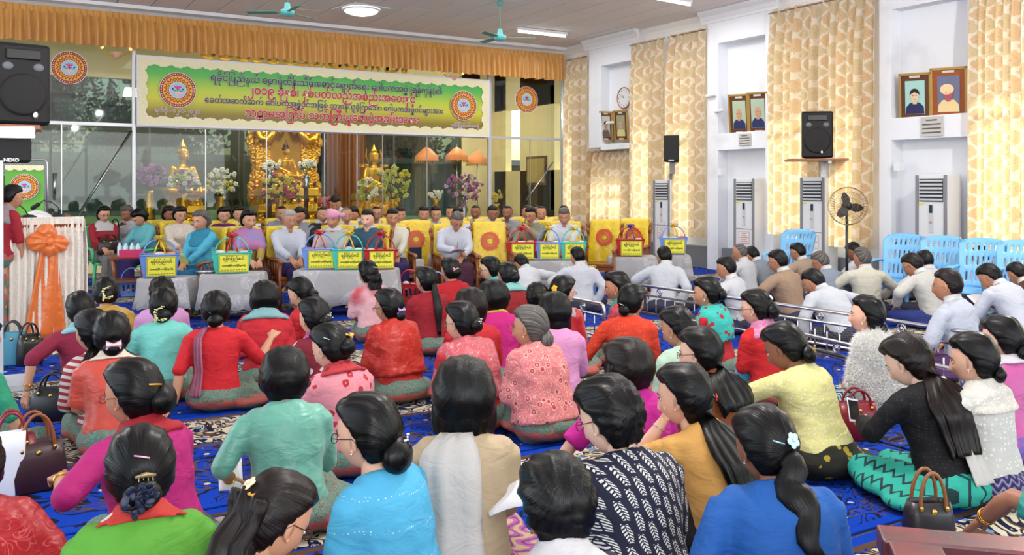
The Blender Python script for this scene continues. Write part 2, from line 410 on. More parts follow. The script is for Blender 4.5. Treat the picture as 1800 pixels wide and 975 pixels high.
for x0, x1 in ((LX, X_l), (X_l, X_r), (X_r, X_e)):
    zt = (zt_l+zt_r)/2
    b = MB(); b.box(((x0+x1)/2, WY, zt), (x1-x0, .07, .06)); part(b, 'transom', ALU, win)
    nb = 4 if x1-x0 > 5 else 1
    cuts = [x0, x1]
    if x1-x0 > 6: cuts = [x0]+[at_Y(p, 300, WY).x for p in (361, 468, 570, 627, 672, 750)]+[x1]
    if x0 == X_r: cuts = [x0, at_Y(931, 300, WY).x, x1]
    if x0 == LX: cuts = [x0, -3, -1.5, -.35, at_Y(108, 300, WY).x, x1]
    for a, c in zip(cuts[:-1], cuts[1:]):
        b = MB(); b.box(((a+c)/2, WY, (SILL+zt)/2), (c-a-.012, .008, zt-SILL-.04)); part(b, 'pane', GLASS, win)
    b = MB(); b.box(((x0+x1)/2, WY+.005, (CEIL-.5+zt)/2), (x1-x0-.04, .008, CEIL-.5-zt)); part(b, 'pane', GLASS, win)
    for c in cuts[1:-1]:
        b = MB(); b.box((c, WY-.012, (SILL+zt)/2), (.018, .02, zt-SILL-.04)); part(b, 'glazing_joint', STEEL, win)
# door handle bar on the glass and the slanting stay rod
# ---- right wall windows: frames, panes
for i, (a, b_, s) in enumerate(wins):
    w = empty('window_%d' % (i+2)); w['kind'] = 'structure'; top = 2.05 if i == 1 else HEAD
    for yy in (a, (a+b_)/2, b_):
        q = MB(); q.box((WX+.2, yy, (s+top)/2), (.06, .06, top-s)); q.build('window_frame', TRIM, w)
    for zz in (s, (s*.35+top*.65), top):
        q = MB(); q.box((WX+.2, (a+b_)/2, zz), (.06, b_-a, .06)); q.build('window_frame', TRIM, w)
    q = MB(); q.box((WX+.2, (a+b_)/2, (s+top)/2), (.006, b_-a, top-s)); q.build('pane', GLASS, w)
# eave outside so that sun strikes the lower part of the curtains
mb = MB(); mb.box((WX+1.0, (BY+WY)/2, 4.55), (1.5, WY-BY, .1)); struct('roof_eave', mb, TRIM)
# ---- damask curtains
def damask():
    m = Mat('beige_damask_curtain', (1, 1, 1), .8, spec=.2)
    a = m.attr('UVMap'); a.attribute_type = 'GEOMETRY'; a.attribute_name = 'cuv'
    sp = m.nt.nodes.new('ShaderNodeSeparateXYZ'); m.nt.links.new(a.outputs['Vector'], sp.inputs[0]); u, v, _ = (E(m.nt, o) for o in sp.outputs)
    nz = m.noise(m.vec(u, v), 14, 2)-.5
    P = 2*math.pi
    cu = (u*P/.32).cos(); cv = (v*P/.36).cos()
    f = cu + cv + nz*1.1+(m.noise(m.vec(u, v), 38, 1)-.5)*1.2                      # ogee lattice: zero lines
    ring = f.abs().lt(.40); core = f.abs().gt(1.1)
    fine = m.voro(m.vec(u, v), 46, rnd=.8).lt(.33)
    base = m.mix(f.gt(0), srgb(222, 190, 156), srgb(216, 198, 166))
    c = m.mix(core*fine, base, srgb(198, 160, 126)); c = m.mix(ring, c, srgb(242, 236, 226))
    m.set('Base Color', c); m.bump(m.noise(m.vec(u*300, v*300), 1), .2, .002)
    m.translucent(.6, m.mix(.45, c, srgb(255, 240, 205))); return m.m
DAMASK = damask()
def sheet(name, p0, p1, ztop, zbot, folds, amp, mat, parent=None, nz=14, gather=.0, wid=1.0, seed=0, flare=0, inw=(-1, 0, 0), header=.10, per=None, hem=None):
    """pleated cloth hanging between p0 and p1; amp = fold depth; gather = pull-in at top"""
    r = random.Random(seed); p0, p1 = Vector(p0), Vector(p1); L = (p1-p0).length; d = (p1-p0)/L; inw = Vector(inw)
    nu = folds*8; ph = [r.uniform(-.5, .5) for _ in range(folds+1)]; am = [r.uniform(.6, 1.25) for _ in range(folds+1)]
    V = []; UV = []
    for j in range(nz+1):
        t = j/nz; z = ztop+(zbot-ztop)*t
        for i in range(nu+1):
            u = i/nu; k = min(int(u*folds), folds-1)
            A = amp*am[k]*(.35+.65*min(1, t*5)) * (1+.35*t)
            w = math.sin(2*math.pi*(u*folds)+ph[k]*.6*math.sin(math.pi*(u*folds % 1))+.25*math.sin(t*5+k*1.7))
            uu = u*(1-gather*(1-t)) if gather else u
            uu += flare*t*(u-.5)
            zz = z
            if hem is not None and j == nz: zz = z + hem*math.sin(i*.35+seed)
            V.append(tuple(p0+d*(uu*L)+inw*(A*(w+1)*.5+.02)+Vector((0, 0, zz)))); UV.append((u*L*wid, zz, 0))
    F = [(j*(nu+1)+i, j*(nu+1)+i+1, (j+1)*(nu+1)+i+1, (j+1)*(nu+1)+i) for j in range(nz) for i in range(nu)]
    b = MB(); b.add(V, F); me = b.mesh(name, mat)
    at = me.attributes.new('cuv', 'FLOAT_VECTOR', 'POINT'); at.data.foreach_set('vector', np.array(UV, 'f').ravel())
    o = bpy.data.objects.new(name, me); link(o, parent); return o
CXP = WX-PR-.03
def curtain(pa, pb, top, bot, folds, label, gather=0, seed=0, flare=0, X=CXP, head=True, group='damask curtains along the right wall'):
    a = at_X(pa, 328, X); c = at_X(pb, 328, X)
    root = empty('curtain', (X, (a.y+c.y)/2, 0), 0, label, 'curtain', group)
    o = sheet('curtain_panel', (0, a.y-root.location.y, 0), (0, c.y-root.location.y, 0), top, bot, folds, .15, DAMASK, root, gather=gather, wid=1.25, seed=seed, flare=flare)
    b = MB(); b.tube([(-.06, a.y-root.location.y+.02, top-.04), (-.06, c.y-root.location.y-.02, top-.04)], .014, 8); b.build('curtain_rod', STEEL, root)
    return root
zt1 = at_X(1114, 77, CXP).z; zt3 = at_X(1355, 21.5, CXP).z
curtain(998, 1035, at_X(1015, 101, CXP).z, .50, 4, 'narrow damask curtain in the corner beside the glass shrine screen', seed=1)
curtain(1037, 1112, at_X(1070, 259, CXP).z-.04, at_X(1070, 386, CXP).z-.1, 7, 'short damask curtain hung below the niche shelf with two framed portraits', seed=2, X=WX-.03)
curtain(1112, 1171, zt1, at_X(1140, 409, CXP).z, 5, 'damask curtain left of the small wall speaker', seed=3)
curtain(1180, 1244, zt1, at_X(1212, 415, CXP).z, 5, 'damask curtain right of the small wall speaker', seed=4, flare=-.05)
curtain(1357, 1446, zt3, at_X(1400, 398, CXP).z-.15, 6, 'damask curtain hanging behind the large speaker on its wall bracket', seed=5, flare=-.07)
curtain(1449, 1543, zt3, at_X(1500, 428, CXP).z-.06, 6, 'damask curtain hanging behind the black pedestal fan', seed=6, flare=-.07)
curtain(1711, 1800, zt3, at_X(1750, 440, CXP).z-.05, 6, 'damask curtain at the right edge beyond the turbaned portrait', seed=7)
curtain(1805, 1960, zt3, .5, 9, 'damask curtain past the right edge of the view', seed=8)
# ---- golden valance along the front
m = Mat('gold_satin_valance', srgb(224, 160, 74), .36, spec=.6); m.set('Sheen Weight', .3); m.bump(m.noise(scale=60, detail=3), .25, .004)
m.set('Base Color', m.mix(m.noise(scale=3), srgb(222, 168, 88), srgb(200, 142, 70))); GSATIN = m.m
vr = empty('valance', (4.5, WY-.33, 0), 0, 'long gathered gold satin valance under the ceiling over the glass screen', 'valance')
vz0 = at_Y(993, 96, WY-.33).z; vz1 = at_Y(924, 138, WY-.33).z
o = sheet('valance_skirt', (LX-4.5, 0, 0), (WX-4.5-.22, 0, 0), vz0-.10, vz1, 125, .10, GSATIN, vr, nz=6, seed=11, inw=(0, -1, 0), hem=.012)
o = sheet('valance_heading', (LX-4.5, 0, 0), (WX-4.5-.22, 0, 0), vz0, vz0-.13, 160, .035, GSATIN, vr, nz=3, seed=12, inw=(0, -1, 0))
# ================================================================= shrine hall behind the glass
mb = MB()
mb.box((WX+.6, (WY+SY)/2, 1.0), (.2, SY-WY, 2.2)); mb.box((WX+.6, (WY+SY)/2, CEIL-.6), (.2, SY-WY, 1.3))
for a, c in ((WY+.1, WY+.35), (WY+1.15, WY+2.9), (WY+3.7, SY)): mb.box((WX+.6, (a+c)/2, 2.6), (.2, c-a, CEIL))
struct('wall_shrine_right', mb, CREAM)
mb = MB(); mb.box((WX+.1, SY+.1, CEIL/2), (1.4, .2, CEIL)); mb.box(((LX+WX)/2, SY+.1, CEIL-.45), (WX-LX, .2, .9)); mb.box(((LX+WX)/2, SY+.1, .35), (WX-LX, .2, .7)); struct('wall_shrine_back', mb, CREAM)
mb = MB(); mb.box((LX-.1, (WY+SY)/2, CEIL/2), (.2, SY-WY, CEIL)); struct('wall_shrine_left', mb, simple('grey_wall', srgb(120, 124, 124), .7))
w = empty('window_20'); w['kind'] = 'structure'
q = MB(); q.box(((LX+WX-.6)/2, SY+.1, (CEIL-.9+.7)/2), (WX-.6-LX, .01, CEIL-1.6)); q.build('pane', DG, w)
for xx in np.linspace(LX, WX-.6, 9): q = MB(); q.box((xx, SY+.08, (CEIL-.9+.7)/2), (.05, .06, CEIL-1.6)); q.build('window_frame', simple('dark_frame', srgb(60, 60, 62), .5), w)
# ---- grounds outside: lawn, stupas, trees
LAWN = Mat('lawn', srgb(96, 128, 60), .95); LAWN.set('Base Color', LAWN.mix(LAWN.noise(scale=.6, detail=6), srgb(84, 112, 52), srgb(150, 160, 96))); LAWN = LAWN.m
mb = MB(); mb.box((10, 75, -.35), (240, 102, .1)); struct('lawn', mb, LAWN)
mb = MB(); mb.box((80, 5, -.35), (130, 60, .1)); mb.box((3, -40, -.35), (120, 70, .1)); mb.box((-50, 5, -.35), (89, 60, .1)); struct('ground', mb, simple('pale_paving', srgb(190, 182, 168), .9))
STONE = Mat('weathered_stupa_stone', srgb(150, 148, 142), .9); STONE.set('Base Color', STONE.mix(STONE.noise(scale=1.5, detail=6), srgb(120, 120, 116), srgb(186, 184, 176))); STONE = STONE.m
sb = MB(); sb.box((0, 0, .4), (4.4, 4.4, .8)); sb.box((0, 0, 1.1), (3.6, 3.6, .6)); sb.box((0, 0, 1.6), (3.0, 3.0, .4))
sb.lathe([(1.4, 1.8), (1.42, 2.1), (1.25, 2.2), (1.22, 2.9), (1.05, 3.5), (.6, 3.9), (.62, 4.0), (.45, 4.1), (.42, 4.3), (.3, 4.5), (.28, 4.8), (.17, 5.3), (.2, 5.4), (.05, 6.3), (.01, 6.6)], n=20)
sm = sb.mesh('stupa_body', STONE, True); shade_angle(sm, 40)
for i, (px, z, s, lb) in enumerate([(195, 62, 1.55, 'grey stupa seen through the left glass panels above the trees'), (300, 72, 1.1, 'small grey stupa behind the left seated statue'), (640, 62, 1.25, 'grey stupa behind the small flame-topped statue'), (735, 74, 1.4, 'grey stupa behind the leftmost orange parasol'), (820, 64, 1.4, 'grey stupa behind the rightmost orange parasol')]):
    p = at_z(px, 328, z); o = bpy.data.objects.new('stupa', sm); link(o); o.location = (p.x, p.y, -.3); o.scale = (s, s, s*1.0); tag(o, lb, 'stupa', 'stupas in the grounds behind the shrine')
mb = MB(); mb.box((0, 0, 0), (44, .5, 2.0)); mb.box((0, 0, 1.1), (44, 3.0, .25)); p = at_z(500, 328, 37)
o = mb.build('boundary_building', simple('grey_roof', srgb(140, 140, 136), .8)); o.location = (p.x, p.y+1, 1.7); tag(o, 'long low grey building with flat roof beyond the lawn', 'building')
LEAFM = Mat('tree_leaves', srgb(44, 74, 40), .8); LEAFM.set('Base Color', LEAFM.mix(LEAFM.noise(scale=1.5, detail=4), srgb(14, 30, 20), srgb(40, 64, 38))); LEAFM = LEAFM.m
BARK = simple('tree_bark', srgb(84, 66, 50), .9)
def tree(px, z, h, r, lb):
    p = at_z(px, 328, z); root = empty('tree', (p.x, p.y, -.3), 0, lb, 'tree', 'trees in the grounds behind the shrine')
    q = MB(); q.tube([(0, 0, 0), (.1, .1, h*.5), (0, .2, h*.8)], [.3, .22, .1], 8); q.build('trunk', BARK, root, smooth=True)
    R = random.Random(int(px)); V = []; F = []
    N = 5200
    c = np.array([(R.gauss(0, 1), R.gauss(0, 1), R.gauss(0, 1)) for _ in range(26)]); c /= np.linalg.norm(c, axis=1)[:, None]; c *= np.array([R.uniform(.3, .85) for _ in range(26)])[:, None]
    rg = np.random.RandomState(int(px)); k = rg.randint(0, 26, N); P = c[k]*np.array([r, r, h*.36]) + rg.normal(0, 1, (N, 3))*r*.17 + np.array([0, 0, h*.66])
    a = rg.normal(0, 1, (N, 3)); a /= np.linalg.norm(a, axis=1)[:, None]; b = rg.normal(0, 1, (N, 3)); b -= a*(a*b).sum(1)[:, None]; b /= np.linalg.norm(b, axis=1)[:, None]
    V = np.concatenate([P-a*.16, P+b*.09, P+a*.16, P-b*.09], 1).reshape(-1, 3); F = [(4*i, 4*i+1, 4*i+2, 4*i+3) for i in range(N)]
    q = MB(); q.add(V, F); o = q.build('crown', LEAFM, root); o['kind'] = 'stuff'
tree(60, 50, 10, 4.5, 'dark leafy tree outside behind the left glass door'); tree(415, 31, 10, 3.6, 'large dark tree outside behind the gilded throne'); tree(585, 28, 9, 2.6, 'tall tree outside right of the gilded throne'); tree(690, 46, 6.5, 3.4, 'distant tree outside behind the orange parasols')
tree(262, 46, 7, 3.2, 'round tree outside behind the left seated statue')
# ================================================================= furniture and fittings
def fill(name, pts, mat, parent, z=0.0, t=.002):     # flat print cut to an outline, in the XZ plane facing -Y
    b = MB(); n = len(pts); b.add([(x, -t, zz) for x, zz in pts]+[(x, 0, zz) for x, zz in pts], [tuple(range(n)), tuple(range(2*n-1, n-1, -1))]+[(i, n+i, n+(i+1) % n, (i+1) % n) for i in range(n)])
    o = b.build(name, mat, parent); o.location.y = z; return o
circ = lambda r, n=40, cx=0, cz=0, w=0, k=0: [(cx+(r+(w if i % 2 else -w))*math.cos(2*math.pi*i/n), cz+(r+(w if i % 2 else -w))*math.sin(2*math.pi*i/n)) for i in range(n)]
P_ = lambda n, *c: simple('print_'+n, srgb(*c), .5)
def emblem_mesh():
    """round emblem: dotted red ring, yellow zigzag star, pale blue centre with lotus and joined hands"""
    b = MB(); mats = [P_('dark_red', 150, 28, 30), P_('white', 236, 230, 220), P_('yellow', 226, 178, 50), P_('red', 176, 44, 36), P_('sky', 156, 200, 222), P_('pink', 214, 60, 130), P_('navy', 34, 34, 60), P_('flesh', 236, 186, 184)]
    def poly(pts, y, mi): n = len(pts); b.add([(x, y, z) for x, z in pts], [tuple(range(n))], mi)
    poly(circ(1.0, 48), 0, 1); poly(circ(.97, 48), -.004, 0)
    for i in range(44):
        a = 2*math.pi*i/44; poly(circ(.032, 6, .885*math.cos(a), .885*math.sin(a)), -.008, 1)
    poly(circ(.80, 48), -.008, 2)
    poly(circ(.70, 44, w=.075), -.012, 3); poly(circ(.60, 44, w=.06), -.016, 2); poly(circ(.53, 44, w=.05), -.020, 0); poly(circ(.47, 40), -.024, 1); poly(circ(.44, 40), -.028, 4)
    for k in range(-2, 3): a = k*.42; poly([(0, .02), (math.sin(a)*.20-.055, .17), (math.sin(a)*.26, .30-.03*abs(k)), (math.sin(a)*.20+.055, .17)], -.034, 5)
    for s in (1, -1):
        pts = [(s*(.02+.30*t), -.02+.05*math.sin(t*9)) for t in np.linspace(0, 1, 9)]; poly([(x, z+.022) for x, z in pts]+[(x, z-.022) for x, z in pts[::-1]], -.032, 6); poly(circ(.05, 10, s*.27, .05), -.031, 6)
        poly([(s*.02, -.10), (s*.18, -.12), (s*.33, -.17), (s*.20, -.24), (s*.04, -.22)], -.036, 7)
    poly([(-.02, .05), (.02, .05), (.02, -.15), (-.02, -.15)], -.034, 6); poly([(-.07, -.12), (.07, -.12), (.05, -.36), (-.05, -.36)], -.038, 7)
    return b.mesh('emblem', mats, False)
EMB = emblem_mesh()
def emblem(parent, loc, r, name='emblem', rot=(0, 0, 0)):
    o = bpy.data.objects.new(name, EMB); link(o, parent); o.location = loc; o.scale = (r, .25*r if r > .1 else r, r); o.rotation_euler = rot; return o
def text(body, size, mat, parent, loc, name='lettering', off=0.0, align='CENTER', rot=(math.pi/2, 0, 0), width=None, sx=1.0, ext=.0):
    c = bpy.data.curves.new(name, 'FONT'); c.body = body; c.size = size; c.offset = off; c.align_x = align; c.extrude = ext; c.resolution_u = 2; c.materials.append(mat)
    o = bpy.data.objects.new(name, c); link(o, parent); o.location = loc; o.rotation_euler = rot; o.scale = (sx, 1, 1); return o
# ---- banner
by = WY-.14; bl = at_Y(240, 150, by); br = at_Y(860, 150, by); bw = br.x-bl.x
zt = (at_Y(241, 96, by).z+at_Y(862, 141, by).z)/2; zb = (at_Y(238, 222, by).z+at_Y(858, 240, by).z)/2; bh = zt-zb
ban = empty('banner', (bl.x, by, zb), 0, 'long green and yellow printed banner with Burmese lettering across the glass screen', 'banner')
ban.rotation_euler = (0, math.atan2((at_Y(241, 96, by).z-at_Y(862, 141, by).z), bw)*.6, 0)
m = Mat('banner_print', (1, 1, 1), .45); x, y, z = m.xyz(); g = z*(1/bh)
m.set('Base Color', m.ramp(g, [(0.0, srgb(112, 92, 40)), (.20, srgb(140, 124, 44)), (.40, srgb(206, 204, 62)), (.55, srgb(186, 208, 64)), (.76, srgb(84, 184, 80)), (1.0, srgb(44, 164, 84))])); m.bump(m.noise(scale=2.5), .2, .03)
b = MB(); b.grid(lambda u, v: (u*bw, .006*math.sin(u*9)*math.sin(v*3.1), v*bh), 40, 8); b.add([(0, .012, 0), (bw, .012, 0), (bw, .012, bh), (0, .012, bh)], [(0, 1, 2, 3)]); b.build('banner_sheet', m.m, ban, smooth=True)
wh = P_('banner_white', 226, 226, 240); e = .035
b = MB()
for c, d in (((bw/2, -.012, e/2), (bw, .012, e)), ((bw/2, -.012, bh-e/2), (bw, .012, e)), ((e/2, -.012, bh/2), (e, .012, bh-2*e)), ((bw-e/2, -.012, bh/2), (e, .012, bh-2*e))): b.box(c, d)
b.build('banner_hem', wh, ban)
lm = Mat('lace_print', (1, 1, 1), .5); vv = lm.nt.nodes.new('ShaderNodeTexCoord').outputs['Object']; lm.set('Base Color', lm.mix(((lm.noise(vv, 14, 2, .5, 1.5)*8).fract()-.5).abs().lt(.2), srgb(228, 222, 170), srgb(238, 234, 214)))
def scallop(p0, p1, nrm, w, n):
    yy = -.016-.003*abs(nrm[0])
    p0, p1, nrm = Vector(p0), Vector(p1), Vector(nrm); V = []
    for i in range(n*8+1): t = i/(n*8); V.append(p0.lerp(p1, t)); V.append(p0.lerp(p1, t)+nrm*(w*(.72+.28*abs(math.sin(math.pi*t*n))+.05*math.sin(t*n*20))))
    return [(v.x, yy, v.z) for v in V], [(2*i, 2*i+2, 2*i+3, 2*i+1) for i in range(n*8)]
b = MB()
for a in (((e, 0, bh-e), (bw-e, 0, bh-e), (0, 0, -1), .17, 26), ((e, 0, e), (bw-e, 0, e), (0, 0, 1), .17, 26), ((e, 0, e), (e, 0, bh-e), (1, 0, 0), .17, 5), ((bw-e, 0, e), (bw-e, 0, bh-e), (-1, 0, 0), .19, 5)): b.add(*scallop(*a))
b.build('lace_border', lm.m, ban)
for xx in (at_Y(312, 150, by).x-bl.x, at_Y(814, 180, by).x-bl.x): emblem(ban, (xx, -.03, bh*.53), .35)
NAVY = P_('ink_navy', 30, 26, 84); REDI = P_('ink_red', 190, 24, 44); WHI = P_('ink_white', 244, 240, 240)
def bline(body, px0, px1, zc, col, subs=(), bold=.012, halo=.03):
    x0 = at_Y(px0, 180, by).x-bl.x; x1 = at_Y(px1, 180, by).x-bl.x
    o = text(body, 1.0, col, ban, (0, 0, 0), off=0, align='LEFT'); pre = []
    for s_, ch in subs: pre.append((text(s_, 1.0, col, ban, (0, 0, 0), align='LEFT'), ch))
    bpy.context.view_layer.update(); k = (x1-x0)/o.dimensions.x; h = k*1.12
    for q, ch in pre:
        xx = x0+q.dimensions.x*k; bpy.data.objects.remove(q)
        for mt, of, yy in ((WHI, halo, -.022), (col, bold, -.028)):
            text(ch, h*.62, mt, ban, (xx+.01, yy, zc-.26*h), off=of*h*1.3, align='LEFT', sx=k/h)
    o.location = (x0, -.028, zc); o.scale = (k/h, 1, 1); o.data.size = h; o.data.offset = bold*h
    text(body, h, WHI, ban, (x0, -.022, zc), off=halo*h, align='LEFT', sx=k/h)
bline('ရခိုင်ြပည်နယ် ဓမာရုံထိန်းသိမ်းေစာင့်ေရှာက်ေရး ေဂါပကအဖွဲ့ (ရန်ကုန်)၏', 369, 775, bh*.70, NAVY, [('ရခိုင်ြပည်နယ် ဓ', 'မ')], .014, .034)
bline('၂၀၁၉ ခုနှစ်၊ နှစ်ပတ်လည်အစည်းအေဝးနှင့်', 434, 728, bh*.53, REDI, (), .026, .055)
bline('ေခတ်အဆက်ဆက် ေဂါပကအဖွဲ့ဝင်အြဖစ် တာဝန်ယူခဲ့ြကေသာ ေဂါပကအဖွဲ့ဝင်များအား', 359, 777, bh*.375, NAVY, (), .014, .034)
bline('သတမအြကိမ် သက်ြကီးပူေဇာ်ပွဲအခမ်းအနား', 430, 734, bh*.19, REDI, [('သ', 'တ')], .026, .055)
bline('ရက်စွဲ - ၁၂-၁-၂၀၂၀', 271, 350, bh*.205, P_('ink_mauve', 190, 160, 190), (), .01, .03)
bline('ရခိုင်ြပည်နယ်ဓမာရုံ', 793, 841, bh*.165, P_('ink_mauve', 190, 160, 190), (), .01, .03)
for i, (px, py, r) in enumerate([(122, 119, .36), (926, 175, .38)]):
    p = at_Y(px, py, WY-.03); o = empty('glass_emblem', p, 0, ['round emblem sticker on the upper left glass pane', 'round emblem sticker on the narrow right glass pane'][i], 'sticker'); emblem(o, (0, 0, 0), r*.86, 'print')
# gold Burmese letters over the banner, half hidden by the valance
g_ = empty('gold_letter_sign', at_Y(545, 112, WY-.06), 0, 'row of raised golden letters peeking between valance and banner', 'sign'); text('ေစတီေတာ်ြမတ်ြကီး', .55, GOLD, g_, (0, 0, -.05), off=.01, ext=.01)
# ---- wall lamps peeking under the valance, door handle and stay rods
GLW = emit('warm_lamp_glow', srgb(255, 190, 120), 2.5)
for i, (px, py) in enumerate([(205, 92), (797, 134)]):
    r = empty('bracket_lamp', at_Y(px, py, WY-.12), 0, ['small brass bracket lamp under the valance above the left glass', 'small brass bracket lamp under the valance right of the banner'][i], 'lamp')
    b = MB(); b.lathe([(.01, -.12), (.05, -.10), (.10, -.02), (.11, 0)], n=14); b.build('lamp_shade', simple('frosted_rose_glass', srgb(226, 176, 150), .3), r, smooth=True)
    for s in (-1, 1):
        b = MB(); b.tube([(0, 0, 0), (s*.10, 0, -.05), (s*.20, 0, .0), (s*.25, 0, .06)], .012, 6); b.build('arm', GOLD, r, smooth=True); b = MB(); b.ball((s*.25, 0, .09), (.03, .03, .045), 8, 6); b.build('bulb', GLW, r, smooth=True)
p = at_Y(96, 328, WY-.1); r = empty('door_handle', p, 0, 'steel pull handle on the left glass door', 'handle'); b = MB(); b.tube([(0, 0, -.25), (0, 0, .25)], [.02, .035], 10); b.build('grip', STEEL, r, smooth=True)
b = MB(); b.tube([(0, 0, -.2), (0, .08, -.2)], .012, 6); b.tube([(0, 0, .2), (0, .08, .2)], .012, 6); b.build('bracket', STEEL, r)
for i, (q0, q1) in enumerate([((232, 230), (128, 395)), ((972, 285), (925, 352))]):
    b = MB(); a_, c_ = at_Y(*q0, WY-.10), at_Y(*q1, WY-.10); b.tube([a_, c_], .018, 6)
    tag(b.build('stay_rod', STEEL, None, smooth=True), ['long slanting metal rod leaning across the left glass', 'short slanting rod behind the right glass pane'][i], 'rod')
# ---- cooling cabinets
def ac_unit(px, pyt, label):
    D, Wd = .34, .52; X = WX-.20-D/2; c = at_X(px, 328, X-D/2); h = at_X(px, pyt, X-D/2).z
    r = empty('cooling_cabinet', (X, c.y, 0), -math.pi/2, label, 'air conditioner', 'floor standing cooling cabinets')
    body = Mat('ac_white', srgb(218, 220, 224), .4).m if 'ac_white' not in _mc else _mc['ac_white']; _mc['ac_white'] = body
    gr = simple('ac_grey_strip', srgb(126, 128, 134), .4); dk = simple('ac_dark_slot', srgb(40, 44, 50), .5)
    # local -Y is the front (turned to face the hall)
    b = MB(); b.box((0, 0, h/2), (Wd, D, h)); b.build('body', body, r, bevel=.012)
    for s in (-1, 1): b = MB(); b.box((s*(Wd/2-.03), -D/2-.006, h/2), (.05, .02, h-.02)); b.build('side_strip', gr, r, bevel=.004)
    b = MB(); b.box((0, -D/2-.002, h-.24), (Wd-.14, .012, .34)); b.build('outlet_recess', dk, r)
    for k in range(6): b = MB(); b.box((0, -D/2-.014, h-.10-.056*k), (Wd-.15, .022, .022), R=Matrix.Rotation(.4, 3, 'X')); b.build('louver', body, r)
    b = MB(); b.box((0, -D/2-.006, h-.66), (.07, .012, .42)); b.build('control_strip', simple('ac_panel', srgb(196, 198, 204), .4), r); b = MB(); b.box((0, -D/2-.014, h-.52), (.05, .006, .12)); b.build('display', dk, r)
    emblem(r, (0, -D/2-.016, h-.72), .022, 'badge'); b = MB(); b.box((-Wd/2+.10, -D/2-.006, h-.44), (.08, .006, .025)); b.build('energy_label', P_('label_yellow', 226, 214, 40), r)
    b = MB(); b.box((0, -D/2-.004, h-.94), (Wd-.12, .006, .008)); b.build('panel_joint', gr, r)
    s = MB(); s.box((0, -D/2-.004, h-1.10), (.27, .004, .22)); nt_ = s.build('notice', P_('notice_paper', 226, 222, 222), r)
    t = MB()
    for c0, d0 in (((0, -D/2-.007, h-.995), (.26, .003, .006)), ((0, -D/2-.007, h-1.205), (.26, .003, .006)), ((-.13, -D/2-.007, h-1.1), (.005, .003, .21)), ((.13, -D/2-.007, h-1.1), (.005, .003, .21))): t.box(c0, d0)
    for k in range(5): t.box((0, -D/2-.007, h-1.03-.036*k), (.10+.04*(k % 3)+(.04 if k > 1 else 0), .003, .010))
    t.build('printed_lines', P_('notice_red', 190, 120, 120), nt_); return r
ac_unit(1163, 316, 'tall white cooling cabinet nearest the corner beside the damask curtains'); ac_unit(1308, 313, 'tall white cooling cabinet in the middle niche below two portraits')
ac_unit(1428, 311, 'tall white cooling cabinet under the large wall speaker'); ac_unit(1637, 306, 'tall white cooling cabinet behind the blue chairs under the turbaned portrait')
# ---- portraits, plaques, clock, brackets
def portrait(px, py, w, h, label, bg, shirt, skin, hairc=(30, 26, 28), frame=(92, 54, 30), kind='man', tilt=0, X=PX+.05):
    c = at_X(px, py, X); r = empty('framed_portrait', c, -math.pi/2, label, 'portrait', 'framed portraits in the wall niches'); r.rotation_euler = (0, 0, -math.pi/2)
    R = empty('tilt', (0, 0, 0)); bpy.data.objects.remove(R)
    r.rotation_euler = Matrix.Rotation(-math.pi/2, 3, 'Z').to_4x4().to_3x3().to_euler(); M = (Matrix.Rotation(-math.pi/2, 3, 'Z') @ Matrix.Rotation(tilt, 3, 'Y') @ Matrix.Rotation(.10, 3, 'X')).to_euler(); r.rotation_euler = M
    fm = simple('frame_wood', srgb(*frame), .4); gd = simple('frame_gilt', srgb(196, 162, 96), .35, .6)
    for (cc, dd) in (((0, 0, h/2-.02), (w, .04, .04)), ((0, 0, -h/2+.02), (w, .04, .04)), ((w/2-.02, 0, 0), (.04, .04, h)), ((-w/2+.02, 0, 0), (.04, .04, h))): b = MB(); b.box(cc, dd); b.build('frame_bar', gd, r, bevel=.004)
    b = MB(); b.box((0, .004, 0), (w-.06, .02, h-.06)); b.build('mount', fm, r)
    fill('picture', [(-w*.30, -h*.34), (w*.30, -h*.34), (w*.30, h*.34), (-w*.30, h*.34)], P_('bg%d%d%d' % bg, *bg), r, -.010)
    S = w*.30
    fill('painted_shoulders', [(-S*.95, -h*.335), (-S*.9, -h*.20), (-S*.5, -h*.11), (S*.5, -h*.11), (S*.9, -h*.20), (S*.95, -h*.335)], P_('sh%d%d%d' % shirt, *shirt), r, -.013)
    fill('painted_face', [(S*.42*math.cos(a), h*.03+h*.13*math.sin(a)) for a in np.linspace(0, 2*math.pi, 20, endpoint=False)], P_('sk%d%d%d' % skin, *skin), r, -.018)
    fill('painted_neck', [(-S*.2, -h*.14), (S*.2, -h*.14), (S*.2, -h*.02), (-S*.2, -h*.02)], P_('sk%d%d%d' % skin, *skin), r, -.0155)
    hp = [(S*.50*math.cos(a), h*.055+h*.125*math.sin(a)) for a in np.linspace(0, math.pi, 12)]+[(-S*.36, h*.07), (0, h*.11), (S*.36, h*.07)]
    if kind == 'turban': hp = [(S*.62*math.cos(a)-S*.1, h*.09+h*.10*math.sin(a)) for a in np.linspace(0, 2*math.pi, 16)]
    if kind != 'bald': fill('painted_hair', hp, P_('hr%d%d%d' % hairc, *hairc), r, -.021)
    for s in (-1, 1): fill('painted_eye', [(s*S*.17+S*.07*math.cos(a), h*.035+h*.008*math.sin(a)) for a in np.linspace(0, 6.28, 8)], P_('hr%d%d%d' % (40, 30, 30), 40, 30, 30), r, -.022)
    fill('painted_mouth', [(-S*.12, -h*.045), (S*.12, -h*.045), (S*.12, -h*.037), (-S*.12, -h*.037)], P_('lip', 150, 70, 70), r, -.022)
    for zz in (h*.42, -h*.42): fill('name_plate', [(-w*.16, zz-h*.022), (w*.16, zz-h*.022), (w*.16, zz+h*.022), (-w*.16, zz+h*.022)], P_('plate', 206, 202, 190), r, -.012)
    return r
